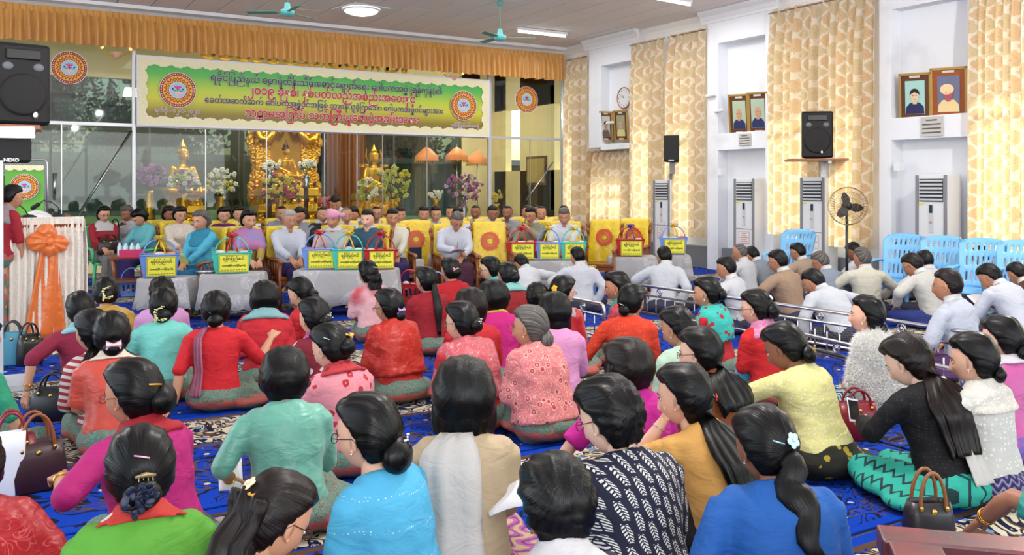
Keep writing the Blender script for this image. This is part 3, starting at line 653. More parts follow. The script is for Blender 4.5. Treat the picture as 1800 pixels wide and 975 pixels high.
portrait(1066, 222, .50, .70, 'framed portrait of a person with dark hair in a grey suit in the far niche', (190, 190, 178), (96, 82, 76), (178, 140, 116), tilt=.10)
portrait(1092, 221, .50, .70, 'framed faded portrait in a cream shirt in the far niche near the clock', (150, 150, 122), (206, 196, 130), (196, 160, 120), kind='bald', tilt=.05)
portrait(1300, 202, .56, .80, 'framed portrait of a person in spectacles and navy top in the middle niche, left one', (168, 186, 160), (34, 44, 92), (196, 150, 118), kind='bald', tilt=.05)
portrait(1333, 199, .56, .80, 'framed portrait of a smiling person in navy in the middle niche, right one', (168, 186, 166), (34, 44, 96), (198, 152, 122), kind='bald', tilt=.04)
portrait(1609, 171, .56, .76, 'framed portrait of a young person in navy with parted black hair in the near niche', (162, 208, 200), (30, 36, 84), (226, 196, 160), tilt=.05)
portrait(1668, 165, .60, .80, 'framed portrait of a person with a cream turban in an orange brown frame', (106, 110, 138), (230, 204, 150), (186, 80, 96), hairc=(238, 206, 160), frame=(150, 78, 30), kind='turban', tilt=.05)
for i, (px, py, w, h) in enumerate([(1309, 245, .30, .22), (1638, 222, .36, .30)]):
    c = at_X(px, py, PX-.02); r = empty('stone_plaque', c, -math.pi/2, ['small grey engraved plaque on the shelf beam of the middle niche', 'small grey engraved plaque on the shelf beam of the near niche'][i], 'plaque')
    b = MB(); b.box((0, 0, 0), (w, .015, h)); b.build('slab', simple('grey_marble', srgb(190, 188, 184), .4), r); b = MB()
    for k in range(4): b.box((0.0, -.010, h*.32-h*.21*k), (w*(.5+.35*(k > 0)), .004, h*.07))
    b.build('engraved_lines', P_('engraving', 90, 86, 84), r)
c = at_X(1098, 172, WX-.03); r = empty('wall_clock', c, -math.pi/2, 'round wall clock with a rose gold rim in the far niche', 'clock')
b = MB(); b.M = Matrix.Rotation(math.pi/2, 4, 'X'); b.lathe([(.24, 0), (.25, .03), (.235, .045), (.225, .03)], n=32, cap=False); b.build('rim', simple('rose_gold', srgb(196, 130, 100), .3, .6), r, smooth=True)
fill('dial', circ(.228, 32), P_('dial', 220, 222, 226), r, -.02)
for k in range(12): a = k*math.pi/6; fill('hour_mark', circ(.014, 6, .18*math.cos(a), .18*math.sin(a)), P_('ink', 50, 50, 60), r, -.024)
for a, L in ((2.1, .11), (2.65, .16)): fill('hand', [(-.008*math.sin(a), .008*math.cos(a)), (.008*math.sin(a), -.008*math.cos(a)), (L*math.cos(a), L*math.sin(a))], P_('ink', 50, 50, 60), r, -.028)
for i, (px, py) in enumerate([(1249, 168), (1268, 302), (1580, 292), (1072, 216), (1264, 195)]):
    c = at_X(px, py, PX-.05); b = MB(); b.box((0, 0, 0), (.12, .10, .14)) if i in (1, 2) else b.tube([(0, .12, 0), (0, -.12, .01)], .03, 8); b.box((0.03, 0, 0), (.03, .06, .06))
    tag(b.build('wall_bracket' if i not in (1, 2) else 'wall_socket', simple('pale_plastic', srgb(226, 228, 232), .5), None, loc=c), ['small white wall camera bracket beside the middle niche', 'white socket box at the left of the middle niche', 'white socket box with a short lever beside the near niche', 'short steel bracket in the far niche', 'short steel rail bracket left of the middle portraits'][i], 'bracket' if i not in (1, 2) else 'socket')
# ---- loudspeakers
BLACKC = Mat('cabinet_black', srgb(13, 13, 16), .5, spec=.3).m
def pa_box(root, w, d, h, big=True, logo=None):
    b = MB(); pts = [(-w/2, -d/2), (w/2, -d/2), (w*.36, d/2), (-w*.36, d/2)]; b.prism(pts, 0, h); b.build('cabinet', BLACKC, root, bevel=.03)
    if big:
        b = MB(); b.box((0, -d/2-.004, h*.86), (w*.62, .02, h*.13)); b.build('horn_mouth', simple('horn_black', srgb(14, 14, 17), .35), root, bevel=.02)
        for s in (-1, 1): b = MB(); b.ball((s*w*.27, -d/2, h*.71), (w*.10, .02, h*.05), 12, 8); b.build('port', simple('port_grey', srgb(110, 114, 122), .6), root, smooth=True)
        b = MB(); b.M = Matrix.Translation((0, -d/2-.004, h*.37)) @ Matrix.Rotation(math.pi/2, 4, 'X'); b.lathe([(w*.415, 0), (w*.41, .02), (w*.36, .022), (w*.2, .028), (.001, .03)], n=36, cap=False); b.build('woofer_grille', DARKG, root, smooth=True)
        b = MB(); b.ball((w*.12 if not logo else w*.2, -d/2-.036, h*.12), (.018, .006, .028), 10, 6); b.build('logo', simple('chrome_logo', srgb(220, 220, 214), .2, .9), root)
    else:
        b = MB(); b.box((0, -d/2-.006, h*.53), (w*.94, .016, h*.90)); b.build('grille', DARKG, root, bevel=.006)
        if logo: text(logo, .04, P_('logo_white', 220, 220, 220), root, (0, -d/2-.018, h*.04), off=.002)
# large speaker on wall bracket
zsp = at_X(1434, 278, PX-.35).z; c = at_X(1434, 278, PX-.35); r = empty('loudspeaker', (c.x, c.y, c.z), math.radians(-42), 'large black loudspeaker with round grille on a wall shelf between curtains', 'loudspeaker'); hh = at_X(1434, 197, PX-.35).z-c.z; pa_box(r, hh*.66, hh*.5, hh)
r = empty('wall_shelf', (c.x, c.y, c.z-.012), math.radians(-42), 'small wooden wall shelf carrying the large loudspeaker', 'shelf'); b = MB(); b.box((0, 0, -.02), (.95, .62, .035)); b.build('board', simple('shelf_wood', srgb(150, 96, 66), .5), r)
b = MB(); b.box((.18, .1, -.26), (.18, .06, .44)); b.box((.18, -.1, -.06), (.05, .4, .05)); b.build('bracket', simple('bracket_white', srgb(206, 208, 214), .5), r)
c = at_X(1182, 285, PX-.25); r = empty('wall_speaker', (c.x, c.y, c.z), math.radians(-50), 'small black wall speaker on a bracket between the two far curtains', 'loudspeaker'); hh = at_X(1182, 238, PX-.25).z-c.z; pa_box(r, hh*.60, hh*.5, hh, False, 'NEXO')
b = MB(); b.box((0, 0, -.12), (.10, .10, .24)); b.box((0, .15, -.3), (.16, .16, .14)); b.build('bracket', simple('bracket_grey', srgb(120, 122, 128), .5), r)
# left pair on a steel stand
z = 7.3; c = at_z(34, 221, z); r = empty('loudspeaker', (c.x, c.y, c.z), math.radians(8), 'large black loudspeaker at the upper left corner on a high shelf', 'loudspeaker'); hh = at_z(30, 80, z).z-c.z; pa_box(r, hh*.62, hh*.5, hh, True, 'x')
r2 = empty('speaker_stand', (c.x-.10, c.y, 0), math.radians(-5), 'white steel stand with a shelf at the left edge under the high loudspeaker', 'stand')
b = MB(); b.box((0, 0, c.z-.02), (.52, .42, .035)); b.build('shelf_board', simple('shelf_wood', srgb(150, 96, 66), .5), r2)
for xx in (-.06, .0): b = MB(); b.box((xx-.03, 0, (c.z-.04)/2), (.03, .05, c.z-.04)); b.build('post', ALU, r2)
b = MB(); b.box((-.06, 0, .03), (.5, .5, .05)); b.build('foot', ALU, r2)
c2 = at_z(22, 286, z); r = empty('wall_speaker', (c2.x, c2.y+.05, c2.z), math.radians(-5), 'small black speaker hanging below the fluorescent tubes at the left edge', 'loudspeaker'); pa_box(r, .30, .2, .21, False, 'NEXO')
TUBE = emit('tube_light', (1, 1, 1), 6)
for i, yy in enumerate((228, 238)):
    a_, c_ = at_z(-30, yy, z-.3), at_z(60, yy+1, z-.3); t = empty('fluorescent_tube', a_, 0, ['upper fluorescent tube under the left speaker shelf', 'lower fluorescent tube under the left speaker shelf'][i], 'tube light'); d = c_-a_
    b = MB(); b.tube([(0, 0, 0), tuple(d)], .016, 10); b.build('tube', TUBE, t, smooth=True); b = MB(); b.box((d.x/2, d.y/2+.03, d.z/2+.02), (d.length*.98, .03, .02), rz=math.atan2(d.y, d.x)); b.build('batten', TRIM, t)
# ---- ceiling fittings
for i, ((x0, y0), (x1, y1)) in enumerate([((911, 53), (994, 62)), ((1150, -6), (1213, 6))]):
    a_, c_ = at_h(x0, y0, CEIL-.07), at_h(x1, y1, CEIL-.07); m_ = (a_+c_)/2; d = c_-a_; t = empty('fluorescent_tube', m_, math.atan2(d.y, d.x), ['bright fluorescent tube on the ceiling right of the far teal fan', 'fluorescent tube on the ceiling cut by the top edge'][i], 'tube light'); L = min(d.length, 2.4)/2
    b = MB(); b.tube([(-L, 0, -.03), (L, 0, -.03)], .02, 10); b.build('tube', TUBE, t, smooth=True); b = MB(); b.box((0, 0, .035), (2*L+.06, .07, .06)); b.build('batten', TRIM, t)
    l_ = light('fluorescent_glow', 'AREA', (m_.x, m_.y, m_.z-.08), 40, (1, 1, 1), (0, 0, d.to_2d().angle_signed(Vector((1, 0))) if False else math.atan2(d.y, d.x)), 2*L, .05)
c = at_h(635, 17, CEIL-.03); r = empty('ceiling_lamp', c, math.radians(12), 'oval white glass ceiling lamp on a square lace plate', 'ceiling lamp')
b = MB(); b.box((0, 0, .02), (.82, .82, .02)); b.build('plate', simple('white_fretwork', srgb(226, 226, 228), .5), r)
b = MB(); b.lathe([(.36, 0), (.37, -.02), (.33, -.03)], n=32, cap=False); b.build('rim', TRIM, r, smooth=True)
b = MB(); b.lathe([(.34, -.01), (.30, -.06), (.18, -.10), (.001, -.115)], n=28, cap=False); b.build('glass_bowl', emit('lamp_bowl', (1, .99, .96), 5), r, smooth=True)
TEAL = simple('teal_enamel', srgb(92, 176, 178), .3); TEALD = simple('teal_blade', srgb(74, 140, 132), .4)
for i, (px, py, hz, ang) in enumerate([(505, 22, 4.55, .5), (879, 66, 4.45, 1.6)]):
    c = at_h(px, py, hz); r = empty('ceiling_fan', (c.x, c.y, CEIL), ang, ['teal ceiling fan nearest the lace plate lamp', 'teal ceiling fan in front of the right end of the valance'][i], 'ceiling fan', 'teal ceiling fans'); d = CEIL-hz
    b = MB(); b.lathe([(.05, 0), (.06, -.05), (.03, -.09)], n=14); b.build('canopy', TEAL, r, smooth=True); b = MB(); b.tube([(0, 0, -.05), (0, 0, -d+.1)], .013, 8); b.build('rod', simple('rod_green', srgb(78, 110, 88), .4), r)
    b = MB(); b.lathe([(.04, -d+.16), (.055, -d+.06), (.11, -d+.04), (.115, -d-.02), (.08, -d-.06), (.001, -d-.07)], n=20); b.build('motor', TEAL, r, smooth=True)
    for k in range(3):
        a = k*2*math.pi/3; b = MB(); b.M = Matrix.Rotation(a, 4, 'Z') @ Matrix.Translation((0, 0, -d)) @ Matrix.Rotation(.2, 4, 'X')
        b.box((.42, 0, 0), (.50, .12, .008)); b.box((.15, 0, 0), (.12, .03, .012)); b.build('blade', TEALD, r, bevel=.003)
# ---- pedestal fan
c = at_z(1490, 362, 12.4); r = empty('pedestal_fan', (c.x, c.y, 0), -TH-.2, 'black pedestal fan with a wire cage before the right curtain', 'fan')
BK = simple('fan_black', srgb(26, 26, 30), .4); b = MB(); b.tube([(0, .06, .04), (0, .06, c.z-.05)], .02, 10); b.build('pole', BK, r, smooth=True); b = MB(); b.lathe([(.22, 0), (.22, .02), (.05, .05)], (0, .06, 0), 24); b.build('base', BK, r, smooth=True)
b = MB(); b.M = Matrix.Translation((0, 0, c.z)) @ Matrix.Rotation(math.pi/2, 4, 'X'); b.lathe([(.04, -.14), (.07, -.12), (.07, .0), (.04, .05)], n=16); b.build('motor', BK, r, smooth=True)
for k in range(3):
    a = .2+k*2*math.pi/3; b = MB(); b.M = Matrix.Translation((0, -.04, c.z)) @ Matrix.Rotation(a, 4, 'Y')
    b.grid(lambda u, v: (.03+.17*u, (.03-.06*v)*(.5+u*.5)*1.3, (v-.5)*.12*math.sin(.6+u*2.2)), 6, 4); b.build('blade', simple('fan_blade_dark', srgb(44, 44, 50), .35), r, smooth=True)
b = MB(); G2 = simple('cage_wire', srgb(120, 104, 84), .4, .6)
for yy, rr in ((-.07, .26), (-.10, .20), (-.115, .12), (.02, .26), (-.025, .268)): b.tube([(rr*math.cos(t*math.pi/16), yy, c.z+rr*math.sin(t*math.pi/16)) for t in range(33)], .003, 5, cap=False)
for k in range(40): a = k*2*math.pi/40; q = lambda rr, yy: (rr*math.cos(a), yy, c.z+rr*math.sin(a)); b.tube([q(.04, -.12), q(.15, -.112), q(.24, -.085), q(.268, -.025), q(.24, .02), q(.08, .04)], .0016, 4, cap=False)
o = b.build('wire_cage', G2, r, smooth=True); o['kind'] = 'stuff'
# ---- blue plastic chairs
BLUEP = Mat('sky_blue_plastic', srgb(112, 176, 222), .35).m
def plastic_chair(px, py, z, rz, label, mat=BLUEP, s=1.0, slots=True):
    p = at_z(px, py, z); h = 1.02; r = empty('plastic_chair', (p.x, p.y, 0), rz, label, 'chair', 'blue plastic chairs by the wall' if mat is BLUEP else 'green plastic chairs behind the podium', s*p.z/h if False else s)
    # local: faces -Y, back rises at +Y
    b = MB(); W_, n, m = .26, 26, 16
    def bp(u, v):
        w = W_*(.86+.22*v)*(1-.30*max(0, v-.88)/.12*abs(2*u-1)**3); return Vector(((2*u-1)*w, .20+.20*v+.05*(2*u-1)**2*-1.0, .42+.60*v-.03*max(0, v-.85)/.15*abs(2*u-1)**2))
    V = [bp(i/n, j/m) for j in range(m+1) for i in range(n+1)]; F = []
    for j in range(m):
        for i in range(n):
            hole = slots and 3 <= i <= n-4 and (i % 3 == 1) and j in (2, 3, 4, 7, 8, 9, 12, 13)
            if not hole: F.append((j*(n+1)+i, j*(n+1)+i+1, (j+1)*(n+1)+i+1, (j+1)*(n+1)+i))
    b.add([tuple(v) for v in V], F); o = b.build('backrest', mat, r, smooth=True); sd = o.modifiers.new('t', 'SOLIDIFY'); sd.thickness = .018
    b = MB(); b.grid(lambda u, v: ((2*u-1)*.24*(1-.1*v), -.24+.46*(1-v), .43-.03*math.sin(math.pi*u)-(.0 if v < .9 else .03)), 10, 8); o = b.build('seat', mat, r, smooth=True); sd = o.modifiers.new('t', 'SOLIDIFY'); sd.thickness = .02
    for sx in (-1, 1):
        b = MB(); b.tube([(sx*.255, .26, .66), (sx*.275, .05, .67), (sx*.27, -.20, .655), (sx*.265, -.23, .60), (sx*.25, -.22, .42)], [.026, .030, .034, .028, .024], 10, flat=.6); b.build('armrest', mat, r, smooth=True)
        for yy in (-.20, .20): b = MB(); b.tube([(sx*.22, yy, .42), (sx*.26, yy+.05*np.sign(yy), 0)], [.032, .02], 8); b.build('leg', mat, r, smooth=True)
    return r
fz = -math.pi/2+.25
plastic_chair(1385, 400, 12.9, fz, 'blue plastic armchair alone under the large wall speaker'); plastic_chair(1572, 412, 11.6, fz, 'blue plastic armchair first in the row right of the fan')
plastic_chair(1640, 415, 11.1, fz, 'second blue plastic armchair below the turbaned portrait'); plastic_chair(1712, 419, 10.6, fz, 'third blue plastic armchair with its armrest showing'); plastic_chair(1782, 423, 10.2, fz, 'blue plastic armchair cut by the right edge')
# ---- wooden armchairs draped with yellow cloth
WOOD = Mat('varnished_teak', srgb(122, 62, 28), .28, spec=.6); WOOD.set('Base Color', WOOD.mix(WOOD.noise(WOOD.vec(WOOD.xyz()[0]*20, WOOD.xyz()[1]*20, WOOD.xyz()[2]*3), 1.0, 4), srgb(104, 50, 22), srgb(150, 84, 40))); WOOD = WOOD.m
YEL = Mat('yellow_satin_cover', srgb(226, 196, 20), .33, spec=.6); YEL.set('Base Color', YEL.mix(YEL.noise(scale=4), srgb(232, 204, 28), srgb(206, 170, 12))); YEL.bump(YEL.noise(scale=11, detail=3, dist=.6), .7, .03); YEL.set('Sheen Weight', .3); YEL = YEL.m
REDP = P_('emblem_red', 190, 70, 30)
def make_armchair():
    r = empty('armchair', (0, 0, 0)); 
    b = MB(); b.box((0, -.02, .43), (.56, .52, .05)); b.build('seat', WOOD, r, bevel=.01)
    b = MB(); b.box((0, -.02, .37), (.54, .50, .06)); b.build('seat_frame', WOOD, r)
    for sx in (-1, 1):
        for yy, h in ((-.25, .66), (.24, .98)): b = MB(); b.tube([(sx*.27, yy, 0), (sx*.27, yy, .18), (sx*.27, yy, .3), (sx*.27, yy+(.05 if yy > 0 else 0), h)], [.022, .030, .025, .024], 10); b.build('leg', WOOD, r, smooth=True)
        b = MB(); b.tube([(sx*.27, .26, .70), (sx*.28, .05, .68), (sx*.28, -.20, .68), (sx*.28, -.30, .665), (sx*.28, -.32, .63)], [.022, .026, .030, .034, .02], 10, flat=.6); b.build('arm', WOOD, r, smooth=True)
        for k in range(5): b = MB(); b.tube([(sx*.27, -.16+.085*k, .45), (sx*.27, -.16+.085*k, .56), (sx*.27, -.16+.085*k, .67)], [.010, .016, .010], 8); b.build('spindle', WOOD, r, smooth=True)
        b = MB(); b.ball((sx*.285, .30, 1.02), (.03, .03, .05), 10, 8); b.tube([(sx*.27, .26, .9), (sx*.30, .29, 1.0)], .022, 8); b.build('finial', WOOD, r, smooth=True)
    b = MB(); W_ = .255
    def cv(u, v):       # front drape 0..1 over the top to the back
        x = (2*u-1)*W_*(1+.04*math.sin(v*9)); L = 1.30; t = v*L; 
        if t < .68: y = .17+.13*(t/.68); z = .43+t*.99
        elif t < .74: a = (t-.68)/.06*math.pi; y = .30+.03*(1-math.cos(a)); z = 1.105+.03*math.sin(a)
        else: y = .36-.02*(t-.74); z = 1.105-(t-.74)
        return (x, y+.008*math.sin(u*17+v*5), z-.012*abs(2*u-1)**2)
    b.grid(cv, 16, 34); o = b.build('cover', YEL, r, smooth=True); sd = o.modifiers.new('t', 'SOLIDIFY'); sd.thickness = .008; sd.offset = 1
    e = MB(); pts = []
    for mi, (r0, r1) in enumerate(((.085, .135), (.045, .062))):
        V = [(q*math.cos(2*math.pi*i/32), 0, q*math.sin(2*math.pi*i/32)) for i in range(32) for q in (r0*(1-.06*(i % 2)), r1*(1+.05*(i % 2)))]; e.add(V, [(2*i, 2*i+1, (2*i+3) % 64, (2*i+2) % 64) for i in range(32)])
    for k in range(12): a = k*math.pi/6; e.add([(.066*math.cos(a-.12), 0, .066*math.sin(a-.12)), (.066*math.cos(a+.12), 0, .066*math.sin(a+.12)), (.085*math.cos(a), 0, .085*math.sin(a))], [(0, 1, 2)])
    c = e.build('cover_emblem', REDP, o); c.location = (0, .222, .84); c.rotation_euler = (-.19, 0, 0)
    for k in range(2): b = MB(); b.box((0, .28+.03*k, .62+.3*k), (.5, .02, .06)); b.build('back_rail', WOOD, r)
    return r
CH0 = [None]
def armchair(x, y, rz, label, s=1.0):
    if CH0[0] is None: CH0[0] = make_armchair(); o = CH0[0]
    else: o = copy_tree(CH0[0])
    o.location = (x, y, 0); o.rotation_euler = (0, 0, rz); o.scale = (s,)*3; tag(o, label, 'chair', 'yellow draped wooden armchairs'); return o
def face_cam(p, a=0): return math.atan2(p.y, p.x)-math.pi/2+math.radians(a)
for px, z, a, lb in ((735, 13.35, 8, 'empty yellow draped armchair with red emblem left of the writing man'), (866, 12.9, 10, 'empty yellow draped armchair with red emblem right of the writing man'), (1056, 13.9, -14, 'empty yellow draped armchair with red emblem before the corner curtains'), (1106, 14.3, -16, 'last yellow draped armchair with emblem at the end of the row')):
    p = at_z(px, 328, z); armchair(p.x, p.y, face_cam(p, a), lb, 1.0)
# ---- draped tables
LACE = Mat('grey_lace_cloth', srgb(172, 172, 176), .7); v = LACE.nt.nodes.new('ShaderNodeTexCoord').outputs['Object']
LACE.set('Base Color', LACE.mix(((LACE.noise(v, 20, 2, .6, 1.4)*7).fract()-.5).abs().lt(.2)*LACE.noise(v, 2.2, 1).gt(.47), srgb(160, 158, 160), srgb(196, 195, 196))); LACE.bump(LACE.noise(v, 5, 3), .5, .03); LACE = LACE.m
def table(px0, px1, z, rz, d, h, label, seed):
    a_, c_ = at_z(px0, 328, z), at_z(px1, 328, z); m_ = (a_+c_)/2; w = (c_-a_).length; ang = math.atan2(c_.y-a_.y, c_.x-a_.x)+rz
    fw = Vector((-math.sin(ang), math.cos(ang), 0)); m_ = m_+fw*(d/2)
    r = empty('low_table', (m_.x, m_.y, 0), ang, 'low wooden table under ' + label, 'table', 'low tables under lace cloths')
    b = MB(); b.box((0, 0, h-.02), (w-.06, d-.06, .035)); b.build('table_top', WOOD, r)
    for sx in (-1, 1):
        for sy in (-1, 1): b = MB(); b.box((sx*(w/2-.07), sy*(d/2-.07), (h-.04)/2), (.05, .05, h-.04)); b.build('leg', WOOD, r)
    R = random.Random(seed); t = MB(); n = 64; prof = [(0, 0), (.96, 0), (1.0, -.012), (1.02, -.06), (1.05, -.5*h), (1.08, -h+.14)]
    per = []
    for i in range(n):
        a = 2*math.pi*i/n; x = math.copysign(min(1, abs(math.cos(a))*1.35), math.cos(a)); y = math.copysign(min(1, abs(math.sin(a))*1.35), math.sin(a)); per.append((x*w/2, y*d/2))
    V = []
    for k, (s_, dz) in enumerate(prof[1:]):
        for i, (x, y) in enumerate(per):
            f = (k-1.5)/3 if k > 1 else 0; o_ = .035*f*math.sin(i*.9+R.random()*.5); nx, ny = x/(w/2), y/(d/2)
            V.append((x*(s_ if k < 2 else 1)+nx*(f*.05+o_)+(nx*.01 if k else 0), y*(s_ if k < 2 else 1)+ny*(f*.05+o_)+(ny*.01 if k else 0), h+.008+dz+(.015*math.sin(i*1.6) if k == 4 else 0)))
    F = [(k*n+i, k*n+(i+1) % n, (k+1)*n+(i+1) % n, (k+1)*n+i) for k in range(4) for i in range(n)]+[tuple(range(n))]
    t.add(V, F); o = t.build('tablecloth', LACE, None, smooth=True, loc=(m_.x, m_.y, 0), rz=ang); shade_angle(o.data, 50); sd = o.modifiers.new('t', 'SOLIDIFY'); sd.thickness = .004; tag(o, label, 'tablecloth', 'grey lace tablecloths'); return m_, ang, w, h
T1 = table(241, 325, 10.8, 0, .45, .515, 'grey lace cloth under the leftmost blue basket', 1); T2 = table(352, 450, 10.75, 0, .45, .575, 'grey cloth under the green basket before the turquoise lady', 2)
T3 = table(517, 694, 11.15, .03, .45, .58, 'wide grey lace cloth under three baskets before the pink turban', 3); T4 = table(903, 1030, 12.9, 0, .5, .555, 'grey cloth under three baskets behind the bowing men', 4)
T5 = table(1072, 1153, 13.6, -.05, .5, .555, 'grey cloth under the red basket with a purple bow', 5); T6 = table(1158, 1212, 14.0, -.05, .5, .555, 'grey cloth under the last blue basket by the right wall', 6)
# ---- gift baskets
def basket(px, z, mat_rgb, bow, label, w=.46, h=.25, base=.593, rz=0, sign=True, tall=1.0, packs=3, sh=None):
    p = at_z(px, 328, z); r = empty('gift_basket', (p.x, p.y, base), face_cam(p, rz), label, 'basket', 'plastic gift baskets'); mt = simple('basket_%d_%d_%d' % mat_rgb, srgb(*mat_rgb), .35)
    b = MB(); d = w*.68; n = 14; H = h*tall
    for s, nx, fx in (((0, -1), w, d), ((0, 1), w, d), ((1, 0), d, w), ((-1, 0), d, w)):
        N_ = 10; M_ = 5
        V = []
        for j in range(M_+1):
            t = j/M_; k = .80+.20*t
            for i in range(N_+1): q = (i/N_-.5)*nx*k; off = fx/2*k; V.append((q, s[1]*off, H*t) if s[1] else (s[0]*off, q, H*t))
        F = [(j*(N_+1)+i, j*(N_+1)+i+1, (j+1)*(N_+1)+i+1, (j+1)*(N_+1)+i) for j in range(M_) for i in range(N_) if not (not sign and 1 <= j <= 3 and i % 2 == 1)]
        b.add(V, F)
    b.box((0, 0, .004), (w*.8, d*.8, .006)); o = b.build('basket_body', mt, r); sd = o.modifiers.new('t', 'SOLIDIFY'); sd.thickness = .005
    b = MB(); pr = [(-w/2, -d/2), (w/2, -d/2), (w/2, d/2), (-w/2, d/2), (-w/2, -d/2)]; b.tube([(x, y, H) for x, y in pr], .010, 6, cap=False); b.build('rim', mt, r, smooth=True)
    for s in (-1, 1): b = MB(); b.tube([(s*.10, -d*.5*0-s*0, H)]+[(s*.10*0+math.cos(a)*w*.36, s*.03, H+math.sin(a)*.17) for a in np.linspace(.05, math.pi-.05, 12)][0:0]+[(math.cos(a)*w*.40, s*.035, H+math.sin(a)*.19) for a in np.linspace(.02, math.pi-.02, 14)], .008, 7) if False else b.tube([(math.cos(a)*w*.42, s*.035, H+math.sin(a)*.19) for a in np.linspace(.02, math.pi-.02, 14)], .008, 7); b.build('handle', mt, r, smooth=True)
    if sign:
        sg = empty('sign', (0, 0, 0)); bpy.data.objects.remove(sg); b = MB(); b.box((w*.04, -d/2*.93-.012, H*.50), (w*.74, .004, H*.86)); so = b.build('paper_sign', P_('sign_yellow', 226, 220, 60), r); so.rotation_euler = (-.0, 0, 0)
        b = MB(); yy = -d/2*.93-.016
        for cc, dd in (((w*.04, yy, H*.10), (w*.70, .002, .004)), ((w*.04, yy, H*.90), (w*.70, .002, .004)), ((w*.04-w*.35, yy, H*.5), (.004, .002, H*.8)), ((w*.04+w*.35, yy, H*.5), (.004, .002, H*.8))): b.box(cc, dd)
        for k in range(9): b.box((w*(-.24+.07*k), yy, H*.18), (w*.045, .002, .007))
        b.build('sign_border', P_('sign_ink', 60, 70, 20), so)
        for key, tx, zz, sz in (('sl1', 'ရခိုင်ြပည်နယ်', .66, .050), ('sl2', 'သတမအြကိမ် သက်ြကီးပူေဇာ်ပွဲ', .36, .0235)):
            if key not in _mc: c = bpy.data.curves.new('lettering', 'FONT'); c.body = tx; c.size = sz; c.offset = .0012; c.align_x = 'CENTER'; c.resolution_u = 1; c.materials.append(P_('sign_ink', 60, 70, 20)); _mc[key] = c
            t = bpy.data.objects.new('lettering', _mc[key]); link(t, so); t.location = (w*.04, yy-.002, H*zz); t.rotation_euler = (math.pi/2, 0, 0); t.scale = (w/.46*.86, 1, 1)
    if bow:
        b = MB(); R = random.Random(int(px))
        for k in range(9): a = k*.7; q = [(0, 0, 0), (math.cos(a)*.05, math.sin(a)*.035, .045), (math.cos(a)*.08, math.sin(a)*.05, .03), (math.cos(a)*.03, math.sin(a)*.02, -.005)]; b.tube([(x, y-.03, z_+H+.19) for x, y, z_ in q], .013, 6, flat=.35)
        for s in (-1, 1): b.tube([(0, -.04, H+.19), (s*.04, -.07, H+.10), (s*.07, -.10, H+.0)], [.012, .014, .016], 6, flat=.2)
        b.build('ribbon_bow', simple('ribbon_%d_%d_%d' % bow, srgb(*bow), .3), r, smooth=True)
    R = random.Random(int(px*7)); M3 = Matrix.Rotation(r.rotation_euler.z, 3, 'Z'); cols = [(226, 214, 206), (214, 160, 120), (190, 200, 220), (226, 226, 228), (200, 60, 110), (170, 120, 90)]
    for k in range(packs):
        lx = (-.3+.3*k)*w if packs == 3 else (-.15+.3*k)*w; q = M3 @ Vector((lx, R.uniform(-.02, .03), 0)); s = (w*.28, d*.55, R.uniform(.05, .10)); b = MB()
        hk = R.choice((0, 1)); zz = base+H*.9
        if hk: b.box((0, 0, 0), s, rz=R.uniform(-.2, .2))
        else: b.lathe([(s[0]*.42, -s[2]*.6), (s[0]*.45, s[2]*.4), (s[0]*.3, s[2]*.55), (.01, s[2]*.6)], n=14)
        c = cols[(k+int(px)) % 6]; o = b.build('gift_packet', simple('packet_%d_%d_%d' % c, srgb(*c), .35), None, loc=(p.x+q.x, p.y+q.y, zz), rz=r.rotation_euler.z, smooth=False, bevel=.004)
        tag(o, '%s wrapped packet in the %s' % (['left', 'middle' if packs == 3 else 'right', 'right'][k], sh or label.split(' with a')[0]), 'packet', 'packets in the gift baskets')
    return r
BL, GRN, RD = (104, 142, 216), (66, 186, 168), (172, 28, 34)
basket(281, 10.98, BL, (226, 190, 40), 'blue basket with a gold bow at the left end of the tables', w=.46, h=.28, base=.527, sh='leftmost blue basket')
basket(408, 10.93, GRN, (206, 30, 30), 'sea green basket with a red bow before the turquoise lady', w=.47, h=.25, base=.587, sh='green basket before the turquoise lady')
basket(562, 11.36, BL, (206, 34, 34), 'blue basket with a red bow left on the wide lace table', w=.44, h=.26, sh='blue basket with a red bow'); basket(613, 11.36, GRN, (226, 190, 40), 'sea green basket with a yellow bow in the middle of the wide lace table', w=.42, h=.25, sh='green basket left of the red one on the wide table')
basket(669, 11.36, RD, (200, 28, 34), 'red basket with a red bow right on the wide lace table', w=.42, h=.25, sh='red basket on the wide lace table')
basket(917, 13.1, RD, (206, 30, 30), 'red basket with a scarlet bow behind the left bowing man', w=.44, h=.26, base=.568, sh='red basket behind the bowing man'); basket(964, 13.1, BL, (226, 196, 40), 'blue basket with a yellow bow between the bowing men', w=.38, h=.26, base=.568, sh='blue basket between the bowing men'); basket(1008, 13.1, GRN, (226, 196, 40), 'sea green basket with a yellow bow behind the upright man in white', w=.38, h=.26, base=.568, sh='green basket behind the upright man in white')
basket(1108, 13.8, RD, (84, 40, 140), 'red basket with a purple bow on its own cloth', w=.44, h=.26, base=.567, sh='red basket with the purple bow'); basket(1184, 14.2, BL, (214, 180, 50), 'blue basket with a gold bow nearest the right wall', w=.44, h=.26, base=.567, sh='blue basket nearest the right wall')
basket(333, 11.5, GRN, None, 'sea green slotted basket standing on the carpet between two tables', w=.26, h=.30, base=.02, sign=False, packs=2, sh='green slotted basket on the carpet'); basket(720, 12.3, RD, None, 'red slotted basket on the carpet right of the wide lace table', w=.34, h=.28, base=.02, sign=False, packs=2, sh='red slotted basket on the carpet')
